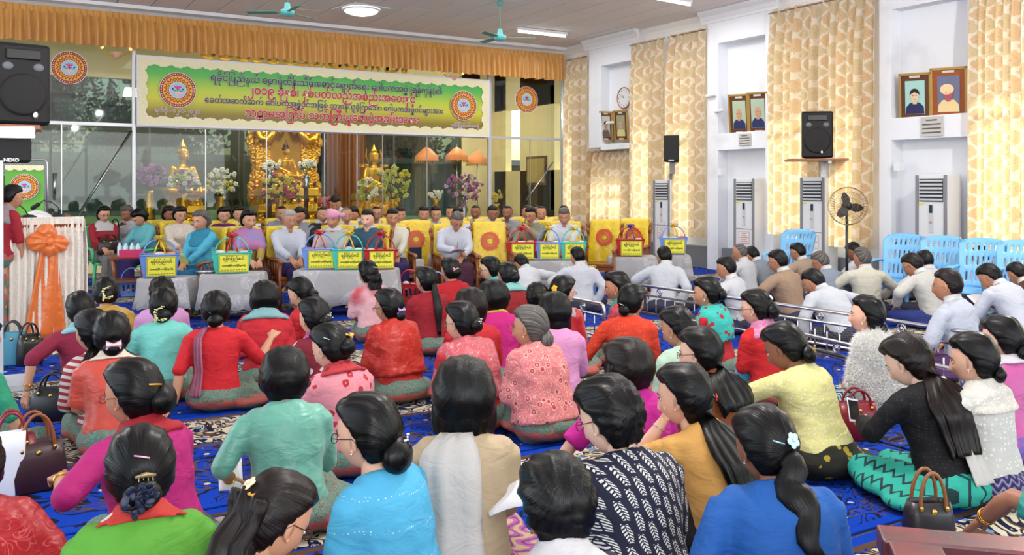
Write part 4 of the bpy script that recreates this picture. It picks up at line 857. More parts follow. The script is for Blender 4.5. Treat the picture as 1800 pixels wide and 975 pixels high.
basket(766, 12.2, BL, None, 'light blue slotted basket on the carpet before the writing man', w=.36, h=.26, base=.02, sign=False, packs=2, sh='light blue basket before the writing man'); basket(232, 13.2, BL, None, 'blue slotted basket under the small side table', w=.36, h=.22, base=.02, sign=False, packs=2, sh='blue basket under the side stool')
basket(1040, 13.2, BL, (226, 196, 40), 'blue basket with a yellow bow on the floor beneath the empty emblem chair', w=.36, h=.22, base=.02, sign=False, packs=2, sh='blue basket under the empty emblem chair')
# side stool with bottles at the left
p = at_z(226, 328, 12.9); r = empty('side_stool', (p.x, p.y, 0), face_cam(p), 'small brown wooden stool with shelf left of the first basket', 'stool')
b = MB(); b.box((0, 0, .62), (.5, .4, .04)); b.build('top', WOOD, r, bevel=.006); b = MB(); b.box((0, 0, .28), (.44, .34, .03)); b.build('shelf', WOOD, r)
for sx in (-1, 1):
    for sy in (-1, 1): b = MB(); b.tube([(sx*.21, sy*.16, .6), (sx*.18, sy*.14, .4), (sx*.21, sy*.16, 0)], [.035, .025, .03], 8); b.build('leg', WOOD, r, smooth=True)
BOT = simple('clear_bottle', srgb(190, 214, 226), .12); 
for k in range(4):
    q = Vector((p.x, p.y, 0))+RT*(-.13+.09*k); b = MB(); b.lathe([(.032, 0), (.034, .02), (.034, .13), (.014, .17), (.014, .185)], n=12); r = empty('water_bottle', (q.x, q.y, .641), 0, ['first', 'second', 'third', 'last'][k]+' small water bottle from the left on the brown stool', 'bottle', 'water bottles on the stool'); b.build('bottle_body', BOT, r, smooth=True); b = MB(); b.lathe([(.015, .185), (.015, .205)], n=10); b.build('cap', simple('cap_blue', srgb(70, 120, 190), .4), r)
p2 = at_z(232, 328, 12.55); b = MB(); b.box((0, 0, 0), (.34, .14, .11)); tag(b.build('pink_box', simple('box_pink', srgb(198, 30, 90), .4), None, loc=(p2.x, p2.y, .697), rz=face_cam(p2), bevel=.006), 'bright pink flat box on the brown stool before the bottles', 'box')
# tray on table 2, items on the empty chair
p = at_z(366, 328, 10.9); b = MB(); b.lathe([(.10, 0), (.15, .02), (.155, .022)], n=24); tag(b.build('saucer', simple('silver_tray', srgb(196, 196, 200), .25, .8), None, smooth=True, loc=(p.x, p.y, .586)), 'small silver saucer beside the green basket', 'dish')
# ---- lectern with satin skirt and orange bow
SAT = Mat('crushed_cream_satin', srgb(236, 228, 218), .34, spec=.6); SAT.bump(SAT.noise(scale=26, detail=4, dist=.8), .8, .02); SAT = SAT.m
ORS = Mat('orange_satin', srgb(224, 112, 40), .3, spec=.6); ORS.bump(ORS.noise(scale=9, detail=2), .5, .03); ORS.set('Sheen Weight', .3); ORS = ORS.m
LZ = 9.45; c = at_z(78, 328, LZ); lr = face_cam(c, 14); r = empty('lectern', (c.x, c.y, 0), lr, 'lectern wrapped in crushed cream satin with a big orange bow at the left', 'lectern'); M3 = Matrix.Rotation(lr, 3, 'Z')
b = MB(); b.box((0, .16, .63), (.62, .40, 1.26)); b.box((0, .14, 1.275), (.70, .50, .035), R=Matrix.Rotation(.18, 3, 'X')); b.build('lectern_body', WOOD, r)
o = sheet('satin_skirt', (-.36, -.06, 0), (.36, -.06, 0), 1.30, .03, 11, .05, SAT, r, nz=18, seed=4, inw=(0, -1, 0)); sd = o.modifiers.new('t', 'SOLIDIFY'); sd.thickness = .006
o = sheet('satin_side', (.36, -.06, 0), (.39, .40, 0), 1.30, .03, 6, .035, SAT, r, nz=14, seed=6, inw=(1, 0, 0)); o = sheet('satin_side', (-.36, -.06, 0), (-.39, .40, 0), 1.30, .03, 6, .035, SAT, r, nz=14, seed=7, inw=(-1, 0, 0))
o = sheet('satin_heading', (-.37, -.07, 0), (.37, -.07, 0), 1.325, 1.16, 26, .02, SAT, r, nz=3, seed=5, inw=(0, -1, 0))
b = MB()
def tail(u, v): w = .085+.13*v**1.2; return ((u-.5)*2*w*1.0+.02-.06*v, -.135-.025*math.sin(u*11+v*2)-.02*v, 1.08-1.03*v)
b.grid(tail, 16, 14); tl = b.build('bow_tail', ORS, r, smooth=True); sd = tl.modifiers.new('t', 'SOLIDIFY'); sd.thickness = .006
for cx, cz, rr in ((-.10, 1.07, .12), (.09, 1.04, .11), (-.02, 1.17, .10), (.02, .99, .09)):
    b = MB(); b.ball((cx, -.16, cz), (rr, .07, rr*.9), 22, 16); V = b.v[-1]; d = V-np.array([0, -.14, 1.08]); a = np.arctan2(d[:, 2], d[:, 0]); V[:, 1] += .018*np.sin(a*13); b.v[-1] = V; b.build('bow_loop', ORS, r, smooth=True)
b = MB(); b.ball((0, -.21, 1.07), (.04, .035, .05), 12, 8); b.build('bow_knot', ORS, r, smooth=True)
for i, (lx, ly, hx) in enumerate(((-.13, .10, .24), (.17, .12, .18))):
    q = Vector((c.x, c.y, 0))+M3 @ Vector((lx, ly, 0)); m_ = empty('gooseneck_microphone', (q.x, q.y, 1.30), lr, ['black microphone on a gooseneck held toward the speaking woman', 'black gooseneck microphone curling over the right of the lectern'][i], 'microphone')
    b = MB(); b.lathe([(.09, 0), (.085, .03), (.04, .05)], n=18, sq=.7); b.build('base', BLACKP, m_, smooth=True)
    pts = [(0, 0, .04), (.0, 0, .12), (-.06, .02, .18), (-.14, .03, .20), (-.19, .03, .16)] if i else [(0, 0, .04), (-.04, 0, .11), (-.10, .04, .17), (-.16, .08, .22)]
    b = MB(); b.tube(pts, .006, 8); b.build('neck', BLACKP, m_, smooth=True); b = MB(); b.capsule(pts[-1], Vector(pts[-1])+Vector((-.05, .02, .02 if not i else -.04)), .022, .026, 12); b.build('microphone_head', DARKG, m_, smooth=True)
q = Vector((c.x, c.y, 0))+M3 @ Vector((.02, .12, 0)); b = MB(); b.grid(lambda u, v: ((u-.5)*.21, (v-.5)*.28, .02*math.sin(u*3.1)), 6, 2); o = b.build('speech_paper', simple('paper_white', srgb(232, 232, 236), .6), None, loc=(q.x, q.y, 1.33), rz=lr+.3); o.rotation_euler[0] = .3; sd = o.modifiers.new('t', 'SOLIDIFY'); sd.thickness = .002; tag(o, 'white speech paper lying on the lectern between the microphones', 'paper')
# poster on a chrome stand behind the speaker
c = at_z(43, 365, 10.9); r = empty('poster_stand', (c.x, c.y, 0), face_cam(c), 'green emblem poster on a chrome frame behind the speaking woman', 'poster'); zt_ = at_z(43, 290, 10.9).z; w = .42
b = MB(); b.box((0, 0, (zt_+1.0)/2), (w, .01, zt_-1.0)); b.build('poster_sheet', P_('poster_green', 96, 172, 60), r); b = MB(); b.add(*scallop((-w/2, 0, zt_), (w/2, 0, zt_), (0, 0, -1), .07, 4)); b.build('lace_print', lm.m, r)
emblem(r, (.0, -.02, zt_-.27), .16); b = MB(); b.tube([(-.25, .02, 0), (-.25, .02, zt_+.03), (-.22, .02, zt_+.07), (.22, .02, zt_+.07), (.25, .02, zt_+.03), (.25, .02, 0)], .012, 8); b.build('frame', STEEL, r, smooth=True)
# steel cabinet edge at the far left
c = at_z(2, 328, 8.9); r = empty('steel_locker', (c.x-.17, c.y, 0), face_cam(c), 'pale grey steel locker cut off by the left edge beside the lectern', 'locker'); b = MB(); b.box((-.06, .2, .93), (.42, .4, 1.86)); b.build('body', ALU, r, bevel=.008); b = MB(); b.box((-.06, -.006, 1.35), (.38, .012, .92)); b.build('door', simple('locker_door', srgb(196, 204, 212), .4), r)
b = MB(); b.box((-.06, -.006, .45), (.38, .012, .8)); b.build('door', simple('locker_door2', srgb(150, 178, 184), .4), r)
# ---- stainless railing
def railing(p0, p1, label, h=.44):
    p0, p1 = Vector((p0.x, p0.y, 0)), Vector((p1.x, p1.y, 0)); d = p1-p0; L = d.length; r = empty('railing', p0, math.atan2(d.y, d.x), label, 'railing', 'low stainless steel railings')
    b = MB(); b.tube([(0, 0, .02), (0, 0, h-.05), (.015, 0, h-.015), (.05, 0, h), (L-.05, 0, h), (L-.015, 0, h-.015), (L, 0, h-.05), (L, 0, .02)], .019, 10); b.build('top_rail', STEEL, r, smooth=True)
    for zz in (h-.115, .11): b = MB(); b.tube([(0, 0, zz), (L, 0, zz)], .013, 8); b.build('rail', STEEL, r, smooth=True)
    n = int(L/.155); 
    if 'bal' not in _mc: q = MB(); q.tube([(0, 0, .11), (0, 0, h-.115)], .0075, 7); _mc['bal'] = q.mesh('baluster', STEEL)
    for k in range(1, n): o = bpy.data.objects.new('baluster', _mc['bal']); link(o, r); o.location = (L*k/n, 0, 0)
    if 'ros' not in _mc:
        q = MB(); q.tube([(.040*math.cos(t*math.pi/10), 0, .040*math.sin(t*math.pi/10)) for t in range(21)], .009, 7, cap=False); q.ball((0, 0, 0), (.018, .014, .018), 10, 8)
        for k in range(4): a = k*math.pi/2; q.tube([(0, 0, 0), (.04*math.cos(a), 0, .04*math.sin(a))], .005, 5)
        _mc['ros'] = q.mesh('rosette', STEEL)
    m_ = max(2, int(L/.62))
    for k in range(m_): o = bpy.data.objects.new('rosette', _mc['ros']); link(o, r); o.location = (L*(k+.5)/m_, 0, h-.058)
    for k in range(max(2, int(L/1.6)+1)):
        x = L*k/max(1, int(L/1.6)); b = MB(); b.lathe([(.05, 0), (.05, .012), (.02, .02)], (min(max(x, 0), L), 0, 0), 14); b.build('foot', STEEL, r, smooth=True)
railing(at_h(1122, 500, .44), at_h(1500, 553, .44), 'long stainless railing between the women and the men in white'); railing(at_h(1512, 555, .44), at_h(1850, 606, .44), 'stainless railing section running out at the right edge')
railing(at_h(925, 509, .44), at_h(1062, 535, .44), 'short stainless railing with rounded end behind the yellow orchid woman')
# second low ornamental railing foot in front (parallel)
railing(at_h(1412, 596, .2), at_h(1690, 664, .2), 'low second railing with scroll feet behind the white fur cape', h=.25)
# ---- dark red painted bench end in the bottom right corner
m = Mat('worn_maroon_paint', (1, 1, 1), .35); n = m.noise(scale=3.5, detail=6); k_ = m.noise(scale=30, detail=4)
m.set('Base Color', m.mix(n.sstep(.42, .62), srgb(110, 32, 36), srgb(66, 40, 42))); m.set('Base Color', m.mix(k_.gt(.70), m.mix(n.sstep(.42, .62), srgb(112, 30, 34), srgb(66, 44, 46)), srgb(150, 40, 40))); m.bump(n, .2, .01)
c0 = at_z(1562, 935, 2.75); r = empty('maroon_bench', (c0.x, c0.y, 0), -TH-.25, 'worn maroon painted wooden frame in the bottom right corner', 'bench'); hz = c0.z
b = MB(); b.box((.52, -.02, hz-.03), (1.1, .13, .075)); b.build('long_rail', m.m, r, bevel=.008)
b = MB(); b.box((.06, -.26, hz-.03), (.15, .36, .07)); b.build('cross_rail', m.m, r, bevel=.008); b = MB(); b.box((.62, -.36, hz-.035), (.95, .11, .07)); b.build('long_rail', m.m, r, bevel=.008)
for xx, yy in ((.06, -.03), (.06, -.38), (1.0, -.03), (1.0, -.38)): b = MB(); b.box((xx, yy, (hz-.06)/2), (.07, .07, hz-.06)); b.build('leg', m.m, r, bevel=.005)
# ================================================================= people
sm01 = lambda x, a, b: (lambda t: t*t*(3-2*t))(min(1, max(0, (x-a)/(b-a))))
def ssv(x, a, b):
    t = np.clip((x-a)/(b-a), 0, 1); return t*t*(3-2*t)
# ---- materials
SKIN = Mat('skin', (1, 1, 1), .5, spec=.4); a_ = SKIN.attr('col'); c_ = E(SKIN.nt, a_.outputs['Color'])
SKIN.set('Base Color', c_); SKIN.set('Subsurface Weight', .08); SKIN.set('Subsurface Radius', (.01, .004, .002)); SKIN.set('Subsurface Scale', .6)
SKIN.bump(SKIN.noise(scale=220, detail=2), .08, .001); SKIN = SKIN.m
def hair_mat(name, base, hi, rough=.32):
    m = Mat(name, base, rough, spec=.24); a = m.attr('hs'); v = a.outputs['Vector']
    n = m.noise(v, 1.0, 4, .6); m.set('Base Color', m.mix(n.sstep(.3, .8), base, hi)); m.set('Roughness', n*.35+(rough-.13))
    m.bump(n, .55, .005); return m.m
HAIR = {'black': hair_mat('black_hair', srgb(3, 3, 3), srgb(11, 9, 10), .30), 'brown': hair_mat('dark_brown_hair', srgb(10, 6, 5), srgb(32, 19, 16), .31),
        'grey': hair_mat('greying_hair', srgb(40, 37, 36), srgb(128, 122, 118), .45), 'white': hair_mat('white_hair', srgb(120, 116, 112), srgb(190, 186, 182), .5),
        'shaved': Mat('shaved_stubble', srgb(96, 72, 60), .7).m}
def weave(m, s=420): return m.noise(scale=s, detail=1)
def folds_h(m, sc=7):
    x, y, z = m.xyz(); return m.noise(m.vec(x*sc, y*sc, z*sc*1.9), 1.0, 3, .55, .9)
_cloth = {}
def cloth(base, kind='cotton', c2=None, c3=None):
    key = (base, kind, c2, c3)
    if key in _cloth: return _cloth[key]
    if min(int(base[i:i+2], 16) for i in (0, 2, 4)) > 200: base = ''.join('%02x' % int(int(base[i:i+2], 16)*.93) for i in (0, 2, 4))
    dye = lambda h: tuple(q*.80 for q in srgb(h)); B = dye(base); C2 = dye(c2) if c2 else (1, 1, 1); C3 = dye(c3) if c3 else C2
    rough = {'satin': .34, 'organza': .38, 'fur': .95}.get(kind, .78)
    m = Mat('%s_cloth' % kind, B, rough, spec=.35); x, y, z = m.xyz(); f = folds_h(m)
    dark = lambda c, k=.82: tuple(q*k for q in c)
    ang = y.atan2(x); nz = m.noise(scale=9, detail=2)-.5; v = m.nt.nodes.new('ShaderNodeTexCoord').outputs['Object']
    h = f*1.0 + weave(m)*.02
    if kind in ('cotton', 'satin'):
        m.set('Base Color', m.mix(m.noise(scale=5), B, dark(B, .88)))
        if kind == 'satin': m.set('Sheen Weight', .25)
    elif kind == 'sheer':
        d = m.voro(v, 60, rnd=0).lt(.22); m.set('Base Color', m.mix(d, B, C2))
    elif kind == 'lace':         # flowers outlined in a paler thread
        d = m.voro(v, 15, rnd=.9); r = ((d*5).fract()-.5).abs().lt(.16); fl = d.lt(.24); vines = ((m.noise(v, 11, 1, .5, 2)*8).fract()-.5).abs().lt(.10)
        c = m.mix(vines, B, C2); c = m.mix(fl, c, C3); c = m.mix(r*d.lt(.45), c, C2); m.set('Base Color', c); h = h + (r.mx(vines))*.10
    elif kind == 'eyelet':       # small embroidered flowers, tone on tone
        d = m.voro(v, 38, rnd=.5); m.set('Base Color', m.mix(d.lt(.28)*d.gt(.12), B, C2)); h = h + d.lt(.28)*.05
    elif kind == 'floral':       # bold scattered blossoms
        d = m.voro(v, 13, rnd=.8); pet = d - ((m.noise(v, 40, 1)-.5)*.22); c = m.mix(pet.lt(.30), B, C2); c = m.mix(d.lt(.07), c, C3); m.set('Base Color', c)
    elif kind == 'leaves':       # white leaf sprigs in staggered columns
        P = 22.0; col = (x+y*.5)*P; ci = col.floor(); row = (z*13 + ci*.5 + y*2); u = col.fract()-.5; w = row.fract()-.5
        stem = (u+w*.25).abs(); leafl = ((w*7+stem*3.2).fract()-.5).abs().lt(.27)*stem.lt(.33-.3*w.abs())*stem.gt(.03)*w.abs().lt(.42); m.set('Base Color', m.mix(leafl, B, C2))
    elif kind == 'longyi':       # teal cotton with rows of brick-red scroll work and a coral toothed band
        band = (z*4.6+.15).fract(); rr = (x*x+y*y).pow(.5)
        scroll = ((m.noise(v, 30, 1.5, .5, 1.8)*9).fract()-.5).abs().lt(.17); dots = m.voro(v, 40, rnd=.4).lt(.22)
        c = m.mix(scroll, B, C3); c = m.mix(dots, c, C2); tooth = ((ang*13).sin()*.035)
        bb = ((band-.5).abs()+tooth).lt(.13); c = m.mix(bb, c, C2); c = m.mix(bb*dots, c, B); m.set('Base Color', c)
    elif kind == 'bands':        # woven horizontal bands with wavy lines
        r = z*26+(ang*22).sin()*.35; s = r.fract(); c = m.mix(s.lt(.35), B, C2); c = m.mix((s-.6).abs().lt(.09), c, C3); m.set('Base Color', c)
    elif kind == 'zigzag':
        zz = ((y*16).fract()-.5).abs()*.9; s = ((x*11+zz).fract()-.5).abs(); c = m.mix(s.lt(.12), B, C2); m.set('Base Color', c)
    elif kind == 'check':
        s = ((x*50).fract().lt(.3)).mx((z*50).fract().lt(.3)); m.set('Base Color', m.mix(s, B, C2))
    elif kind == 'stripes':
        s = ((z+x*.3)*22).fract().lt(.5); m.set('Base Color', m.mix(s, B, C2))
    elif kind == 'sequin':
        r = (z*9+x*.6).fract(); d = m.voro(v, 90, rnd=.2).lt(.25); s = (r.lt(.12))*d; m.set('Base Color', m.mix(s, m.mix(m.noise(scale=4), B, dark(B, .9)), C2))
    elif kind == 'fur':
        n = m.noise(v, 70, 3); m.set('Base Color', m.mix(n, dark(B, .8), B)); h = n*1.6
    elif kind == 'ombre':
        n = m.noise(v, 3.5, 1).sstep(.45, .62); m.set('Base Color', m.mix(n, B, C2))
    elif kind == 'organza':
        n = ((m.noise(v, 9, 2, .5, 1.5)*6).fract()-.5).abs().lt(.05); m.set('Base Color', m.mix(n, B, C2))
    m.bump(h, {'satin': .5, 'organza': .6, 'fur': 1.0}.get(kind, .55), .022 if kind != 'fur' else .012)
    if kind in ('organza', 'sheer'):
        t = m.nt.nodes.new('ShaderNodeBsdfTransparent'); mx = m.nt.nodes.new('ShaderNodeMixShader'); mx.inputs[0].default_value = .22
        t.inputs[0].default_value = (*[min(1, q*1.3+.15) for q in B], 1)
        m.nt.links.new(m.b.outputs[0], mx.inputs[1]); m.nt.links.new(t.outputs[0], mx.inputs[2]); m.nt.links.new(mx.outputs[0], m.nt.nodes['Material Output'].inputs[0])
    _cloth[key] = m.m; return m.m
LONGYI = cloth('5f9a8a', 'longyi', 'c8665c', '703a34')
# ---- freezing of remeshed shapes
FREEZE = []
def remesh(o, vox, smooth=4, disp=0.0, dsize=.12):
    r = o.modifiers.new('remesh', 'REMESH'); r.mode = 'VOXEL'; r.voxel_size = vox; r.use_smooth_shade = True
    s = o.modifiers.new('smooth', 'SMOOTH'); s.factor = .6; s.iterations = smooth
    if disp:
        k = 'folds%.2f' % dsize
        t = bpy.data.textures.get(k) or bpy.data.textures.new(k, 'CLOUDS'); t.noise_scale = dsize; t.noise_depth = 2
        d = o.modifiers.new('folds', 'DISPLACE'); d.texture = t; d.strength = disp; d.mid_level = .5; d.texture_coords = 'LOCAL'
    FREEZE.append(o); return o
def freeze_all():
    dg = bpy.context.evaluated_depsgraph_get(); done = {}
    for o in FREEZE:
        if o.data.name in done: me = done[o.data.name]
        else: me = bpy.data.meshes.new_from_object(o.evaluated_get(dg)); me.name = o.name; done[o.data.name] = me
        o['_m'] = 1; o.modifiers.clear(); o.data = me; del o['_m']
    for o in FREEZE: o.data.polygons.foreach_set('use_smooth', [True]*len(o.data.polygons))
    FREEZE.clear()
    bpy.context.view_layer.update(); dg = bpy.context.evaluated_depsgraph_get(); tm = {}
    for o in [o for o in scene.objects if o.type == 'FONT']:        # lettering becomes plain geometry
        k = o.data.name
        if k not in tm: tm[k] = bpy.data.meshes.new_from_object(o.evaluated_get(dg))
        n = bpy.data.objects.new('lettering', tm[k]); COL.objects.link(n); n.parent = o.parent; n.matrix_basis = o.matrix_basis.copy(); bpy.data.objects.remove(o)
# ---- hands: palm, four unequal bent fingers, thumb from the side of the palm
def hand_raw(curl, spread=.09, thumb=.5, vox=.0042):
    b = MB(); n = 8
    b.capsule((0, -.012, 0), (0, .02, 0), .024, .03, 10, flat=.62, up=(0, 0, 1))
    for i, (x, L) in enumerate([(.030, .072), (.010, .081), (-.011, .075), (-.030, .059)]):
        b.capsule((x*.45, .005, 0), (x, .088, .002), .0175, .0115, n, flat=.85, up=(0, 0, 1))
        p = Vector((x, .090, 0)); a = -curl*.35; sp = x*spread/.03
        for k, (f, r) in enumerate([(.45, .0095), (.31, .0086), (.24, .0075)]):
            a -= curl*(.35 if k == 0 else .62); d = Vector((math.sin(sp)*math.cos(a), math.cos(a)*math.cos(sp), math.sin(a))); q = p+d*(L*f)
            b.capsule(p, q, r, r*.92, n); p = q
    t0 = Vector((.022, .022, -.004)); t1 = Vector((.046, .055, -.012-.01*thumb)); t2 = t1+Vector((.010-.012*thumb, .030, -.006-.014*thumb)); t3 = t2+Vector((.004-.014*thumb, .024, -.004-.01*thumb))
    b.capsule(t0, t1, .0165, .0125, n); b.capsule(t1, t2, .0112, .0102, n); b.capsule(t2, t3, .0100, .0080, n)
    me = b.mesh('hand_shape', SKIN); o = bpy.data.objects.new('hand_shape', me); COL.objects.link(o)
    r = o.modifiers.new('r', 'REMESH'); r.mode = 'VOXEL'; r.voxel_size = vox; s = o.modifiers.new('s', 'SMOOTH'); s.factor = .5; s.iterations = 2
    return o
HANDS = {}
_tmp = {(n, q): hand_raw(c, th, tb, v) for q, v in (('hi', .0042), ('lo', .0085)) for n, c, th, tb in (('relaxed', .55, .09, .5), ('flat', .08, .16, .1), ('grip', 1.25, .04, 1.0))}
dg = bpy.context.evaluated_depsgraph_get()
for k, o in _tmp.items():
    me = bpy.data.meshes.new_from_object(o.evaluated_get(dg)); V = np.zeros(len(me.vertices)*3); me.vertices.foreach_get('co', V)
    HANDS[k] = (V.reshape(-1, 3), [tuple(p.vertices) for p in me.polygons])
for o in _tmp.values(): bpy.data.objects.remove(o)
# ---- head
def head_base(lon, lat, face=True, fem=True):
    """lon: 0 = face front (+Y), lat from -pi/2..pi/2 ; returns xyz around eye-level centre"""
    cl = np.where(lat > 0, np.maximum(np.cos(lat), 0)**.78, np.cos(lat)); x = np.sin(lon)*cl; y = np.cos(lon)*cl; z = np.sin(lat)
    X = x*.076; Y = np.where(y > 0, y*.088, y*.100); Z = z*np.where(z > 0, .112, .112)
    low = np.clip(-Z/.112, 0, 1)
    X = X*(1-.30*low**1.6 - .0*low); 
    Y = np.where(Y > 0, Y*(1+.10*low), Y*(1-.42*low**1.2))      # jaw forward, nape cut in
    X = X*(1+.05*ssv(Z, 0, .06))
    if not face: return np.stack([X, Y, Z], -1)
    fr = ssv(y, .1, .6)
    g = lambda cx, cz, rx, rz: np.exp(-((X-cx)/rx)**2-((Z-cz)/rz)**2)
    dy = 0
    dy = dy - .0115*(g(.031, .000, .017, .013)+g(-.031, .000, .017, .013))      # eye sockets
    dy = dy + .004*(g(.028, .020, .022, .008)+g(-.028, .020, .022, .008))       # brows
    nose = np.clip((.012-Z)/.056, 0, 1); dy = dy + np.where((Z < .016) & (Z > -.060), 1, 0)*(.003+.017*nose**1.2)*np.exp(-(X/(.0085+.007*nose))**2)*ssv(Z, -.060, -.046)
    dy = dy + .006*(g(.012, -.042, .006, .008)+g(-.012, -.042, .006, .008))
    dy = dy + .0055*g(0, -.064, .022, .0055)+.006*g(0, -.076, .018, .006)-.004*g(0, -.0700, .024, .0022)
    dy = dy + .006*g(0, -.098, .022, .012) + .0045*(g(.043, -.030, .018, .020)+g(-.043, -.030, .018, .020))
    Y = Y + dy*fr; Y = Y - .008*fr*g(0, -.02, .05, .06)*0
    return np.stack([X, Y, Z], -1)
def make_grid(n, m, warp=.45):
    u = np.linspace(-np.pi, np.pi, n, endpoint=False); lon = u - warp*np.sin(u); lat = np.linspace(-np.pi/2, np.pi/2, m+2)[1:-1]
    LO, LA = np.meshgrid(lon, lat); return LO, LA
def grid_faces(n, rows, base=0):
    return [(base+r*n+j, base+r*n+(j+1) % n, base+(r+1)*n+(j+1) % n, base+(r+1)*n+j) for r in range(rows-1) for j in range(n)]
def mat_from(fwd, up):
    f = Vector(fwd).normalized(); u = Vector(up); r = f.cross(u).normalized(); u = r.cross(f)
    return Matrix((r, f, u)).transposed()            # columns: X=r (person's right), Y=f, Z=u
class Fig:
    """joint positions of one figure in its own frame: +Y is where it faces, +X its right side"""
    def __init__(s, p):
        s.p = p; s.seat = p.get('seat', 0.0); g = s.g = p.get('girth', 1.0); s.fem = p.get('fem', True)
        lean = math.radians(p.get('lean', 8)); curl = math.radians(p.get('curl', 14)); roll = math.radians(p.get('roll', 0))
        s.base = Vector((0, 0, s.seat+.115)); s.pts = []; s.dir = []
        q = s.base.copy(); N = 22; ds = .56/N
        for i in range(N+1):
            t = i/N; a = lean+curl*t; d = Vector((math.sin(roll), math.sin(a)*math.cos(roll), math.cos(a)*math.cos(roll))).normalized()
            s.pts.append(q.copy()); s.dir.append(d); q = q+d*ds
        s.N = N; s.ds = ds
        m = 1.07 if not s.fem else 1.0
        # d, half width, half depth, y offset
        s.rings = [(-.10, .150*g, .125*g, -.01), (-.03, .178*g, .140*g, -.01), (.05, .172*g, .130*g, 0), (.13, .150*g, .112*g, 0), (.20, .142*g*m, .104*g, .003), (.30, .155*g*m, .112*g, .006),
                   (.39, .166*m*(g*.5+.5), .110*g, .002), (.445, .165*m*(g*.5+.5), .095, -.005), (.485, .135*m, .078, -.01), (.515, .090, .062, -.01), (.545, .062, .056, -.008)]
        sw = .168*m*(g*.5+.5); P, D, R = s.frame(.452)
        s.shR = P+R*sw-D*.0; s.shL = P-R*sw
        s.neck, s.nd, _ = s.frame(.55)
        yaw = math.radians(p.get('hyaw', 0)); pit = math.radians(p.get('hpitch', 8)); ro = math.radians(p.get('hroll', 0))
        M = Matrix.Rotation(yaw, 3, 'Z') @ Matrix.Rotation(-pit, 3, 'X') @ Matrix.Rotation(ro, 3, 'Y')
        s.hs = p.get('hsize', 1.0)*(1.14 if s.seat < .3 and s.fem else 1.10)
        s.HM = M; nd = (s.nd*.55+Vector((0, 0, 1))*.75).normalized()
        s.hc = s.neck + nd*.002 + M @ Vector((0, .034, .090*s.hs))
        s.arm = {}
        for side, sh in (('R', s.shR), ('L', s.shL)):
            sg = 1 if side == 'R' else -1
            tgt, pole, pose = p.get('arm'+side, ARMS['lap'])
            w = Vector((tgt[0]*sg, tgt[1], tgt[2]))
            U, F = .265, .235; d = w-sh; L = min(d.length, U+F-.004); dn = d.normalized(); w = sh+dn*L
            a = (U*U-F*F+L*L)/(2*L); hh = math.sqrt(max(0, U*U-a*a)); pl = Vector((pole[0]*sg, pole[1], pole[2])); pl = (pl-dn*pl.dot(dn)).normalized()
            e = sh+dn*a+pl*hh; s.arm[side] = (sh, e, w, pose, sg)
        # legs
        z0 = s.seat; k = p.get('legs', 'fold')
        if k == 'chair': s.leg = {g_: (Vector((q*.09, .02, z0+.09)), Vector((q*(.12 if not s.fem else .09), .43, z0+.07)), Vector((q*.10, .42+p.get('footy', 0.0), .085))) for g_, q in (('R', 1), ('L', -1))}
        elif k == 'cross': s.leg = {g_: (Vector((q*.10, .03, z0+.11)), Vector((q*.33, .30, z0+.13)), Vector((-q*.10, .30, z0+.06))) for g_, q in (('R', 1), ('L', -1))}
        elif k == 'stand': s.leg = {g_: (Vector((q*.09, 0, z0+.06)), Vector((q*.10, .03, z0-.36)), Vector((q*.10, 0, .08))) for g_, q in (('R', 1), ('L', -1))}
        else:
            sd = p.get('side', 1)
            s.leg = {'R': (Vector((.10, .02, z0+.10)), Vector((.12+.10*sd, .40, z0+.10)), Vector((.10+.20*sd, .05, z0+.055))), 'L': (Vector((-.10, .02, z0+.10)), Vector((-.12+.10*sd, .38, z0+.11)), Vector((-.06+.16*sd, .10, z0+.07)))}
    def frame(s, d):
        t = min(max(d, 0)/s.ds, s.N-.001); i = int(t); f = t-i
        P = s.pts[i].lerp(s.pts[i+1], f); D = s.dir[i].lerp(s.dir[i+1], f).normalized()
        if d < 0: P = s.pts[0]+s.dir[0]*d*.9
        if d > .56: P = s.pts[-1]+s.dir[-1]*(d-.56)
        R = Vector((1, 0, 0)); R = (R-D*R.dot(D)).normalized(); return P, D, R
    def ringat(s, d):
        r = s.rings
        if d <= r[0][0]: return r[0][1:]
        for a, b in zip(r[:-1], r[1:]):
            if d <= b[0]:
                t = (d-a[0])/(b[0]-a[0]); t = t*t*(3-2*t)*.5+t*.5; return tuple(a[i]+(b[i]-a[i])*t for i in (1, 2, 3))
        return r[-1][1:]
    def surf(s, d, phi, off=0.0):
        """phi 0 = chest front, pi/2 = right side, pi = back"""
        P, D, R = s.frame(d); w, dp, yo = s.ringat(d); Fv = D.cross(R)*-1; Fv = R.cross(D)*-1 if Fv.y < 0 else Fv
        if Fv.y < 0: Fv = -Fv
        c, sn = math.cos(phi), math.sin(phi); e = .86
        cx = math.copysign(abs(sn)**e, sn); cy = math.copysign(abs(c)**e, c)
        if s.fem and c > 0: dp = dp+.030*math.exp(-((d-.31)/.07)**2)*(.5+.5*c)
        return P+R*((w+off)*cx)+Fv*((dp+off)*cy+yo)
    def loft(s, b, d0, d1, off=0.0, n=20, m=12, close=True):
        V = []; ds_ = [d0+(d1-d0)*i/m for i in range(m+1)]
        for d in ds_:
            for j in range(n): V.append(tuple(s.surf(d, 2*math.pi*j/n, off(d) if callable(off) else off)))
        F = [(i*n+j, (i+1)*n+j, (i+1)*n+(j+1) % n, i*n+(j+1) % n) for i in range(m) for j in range(n)]
        if close: F += [tuple(range(n)), tuple(m*n+j for j in range(n-1, -1, -1))]
        b.add(V, F)
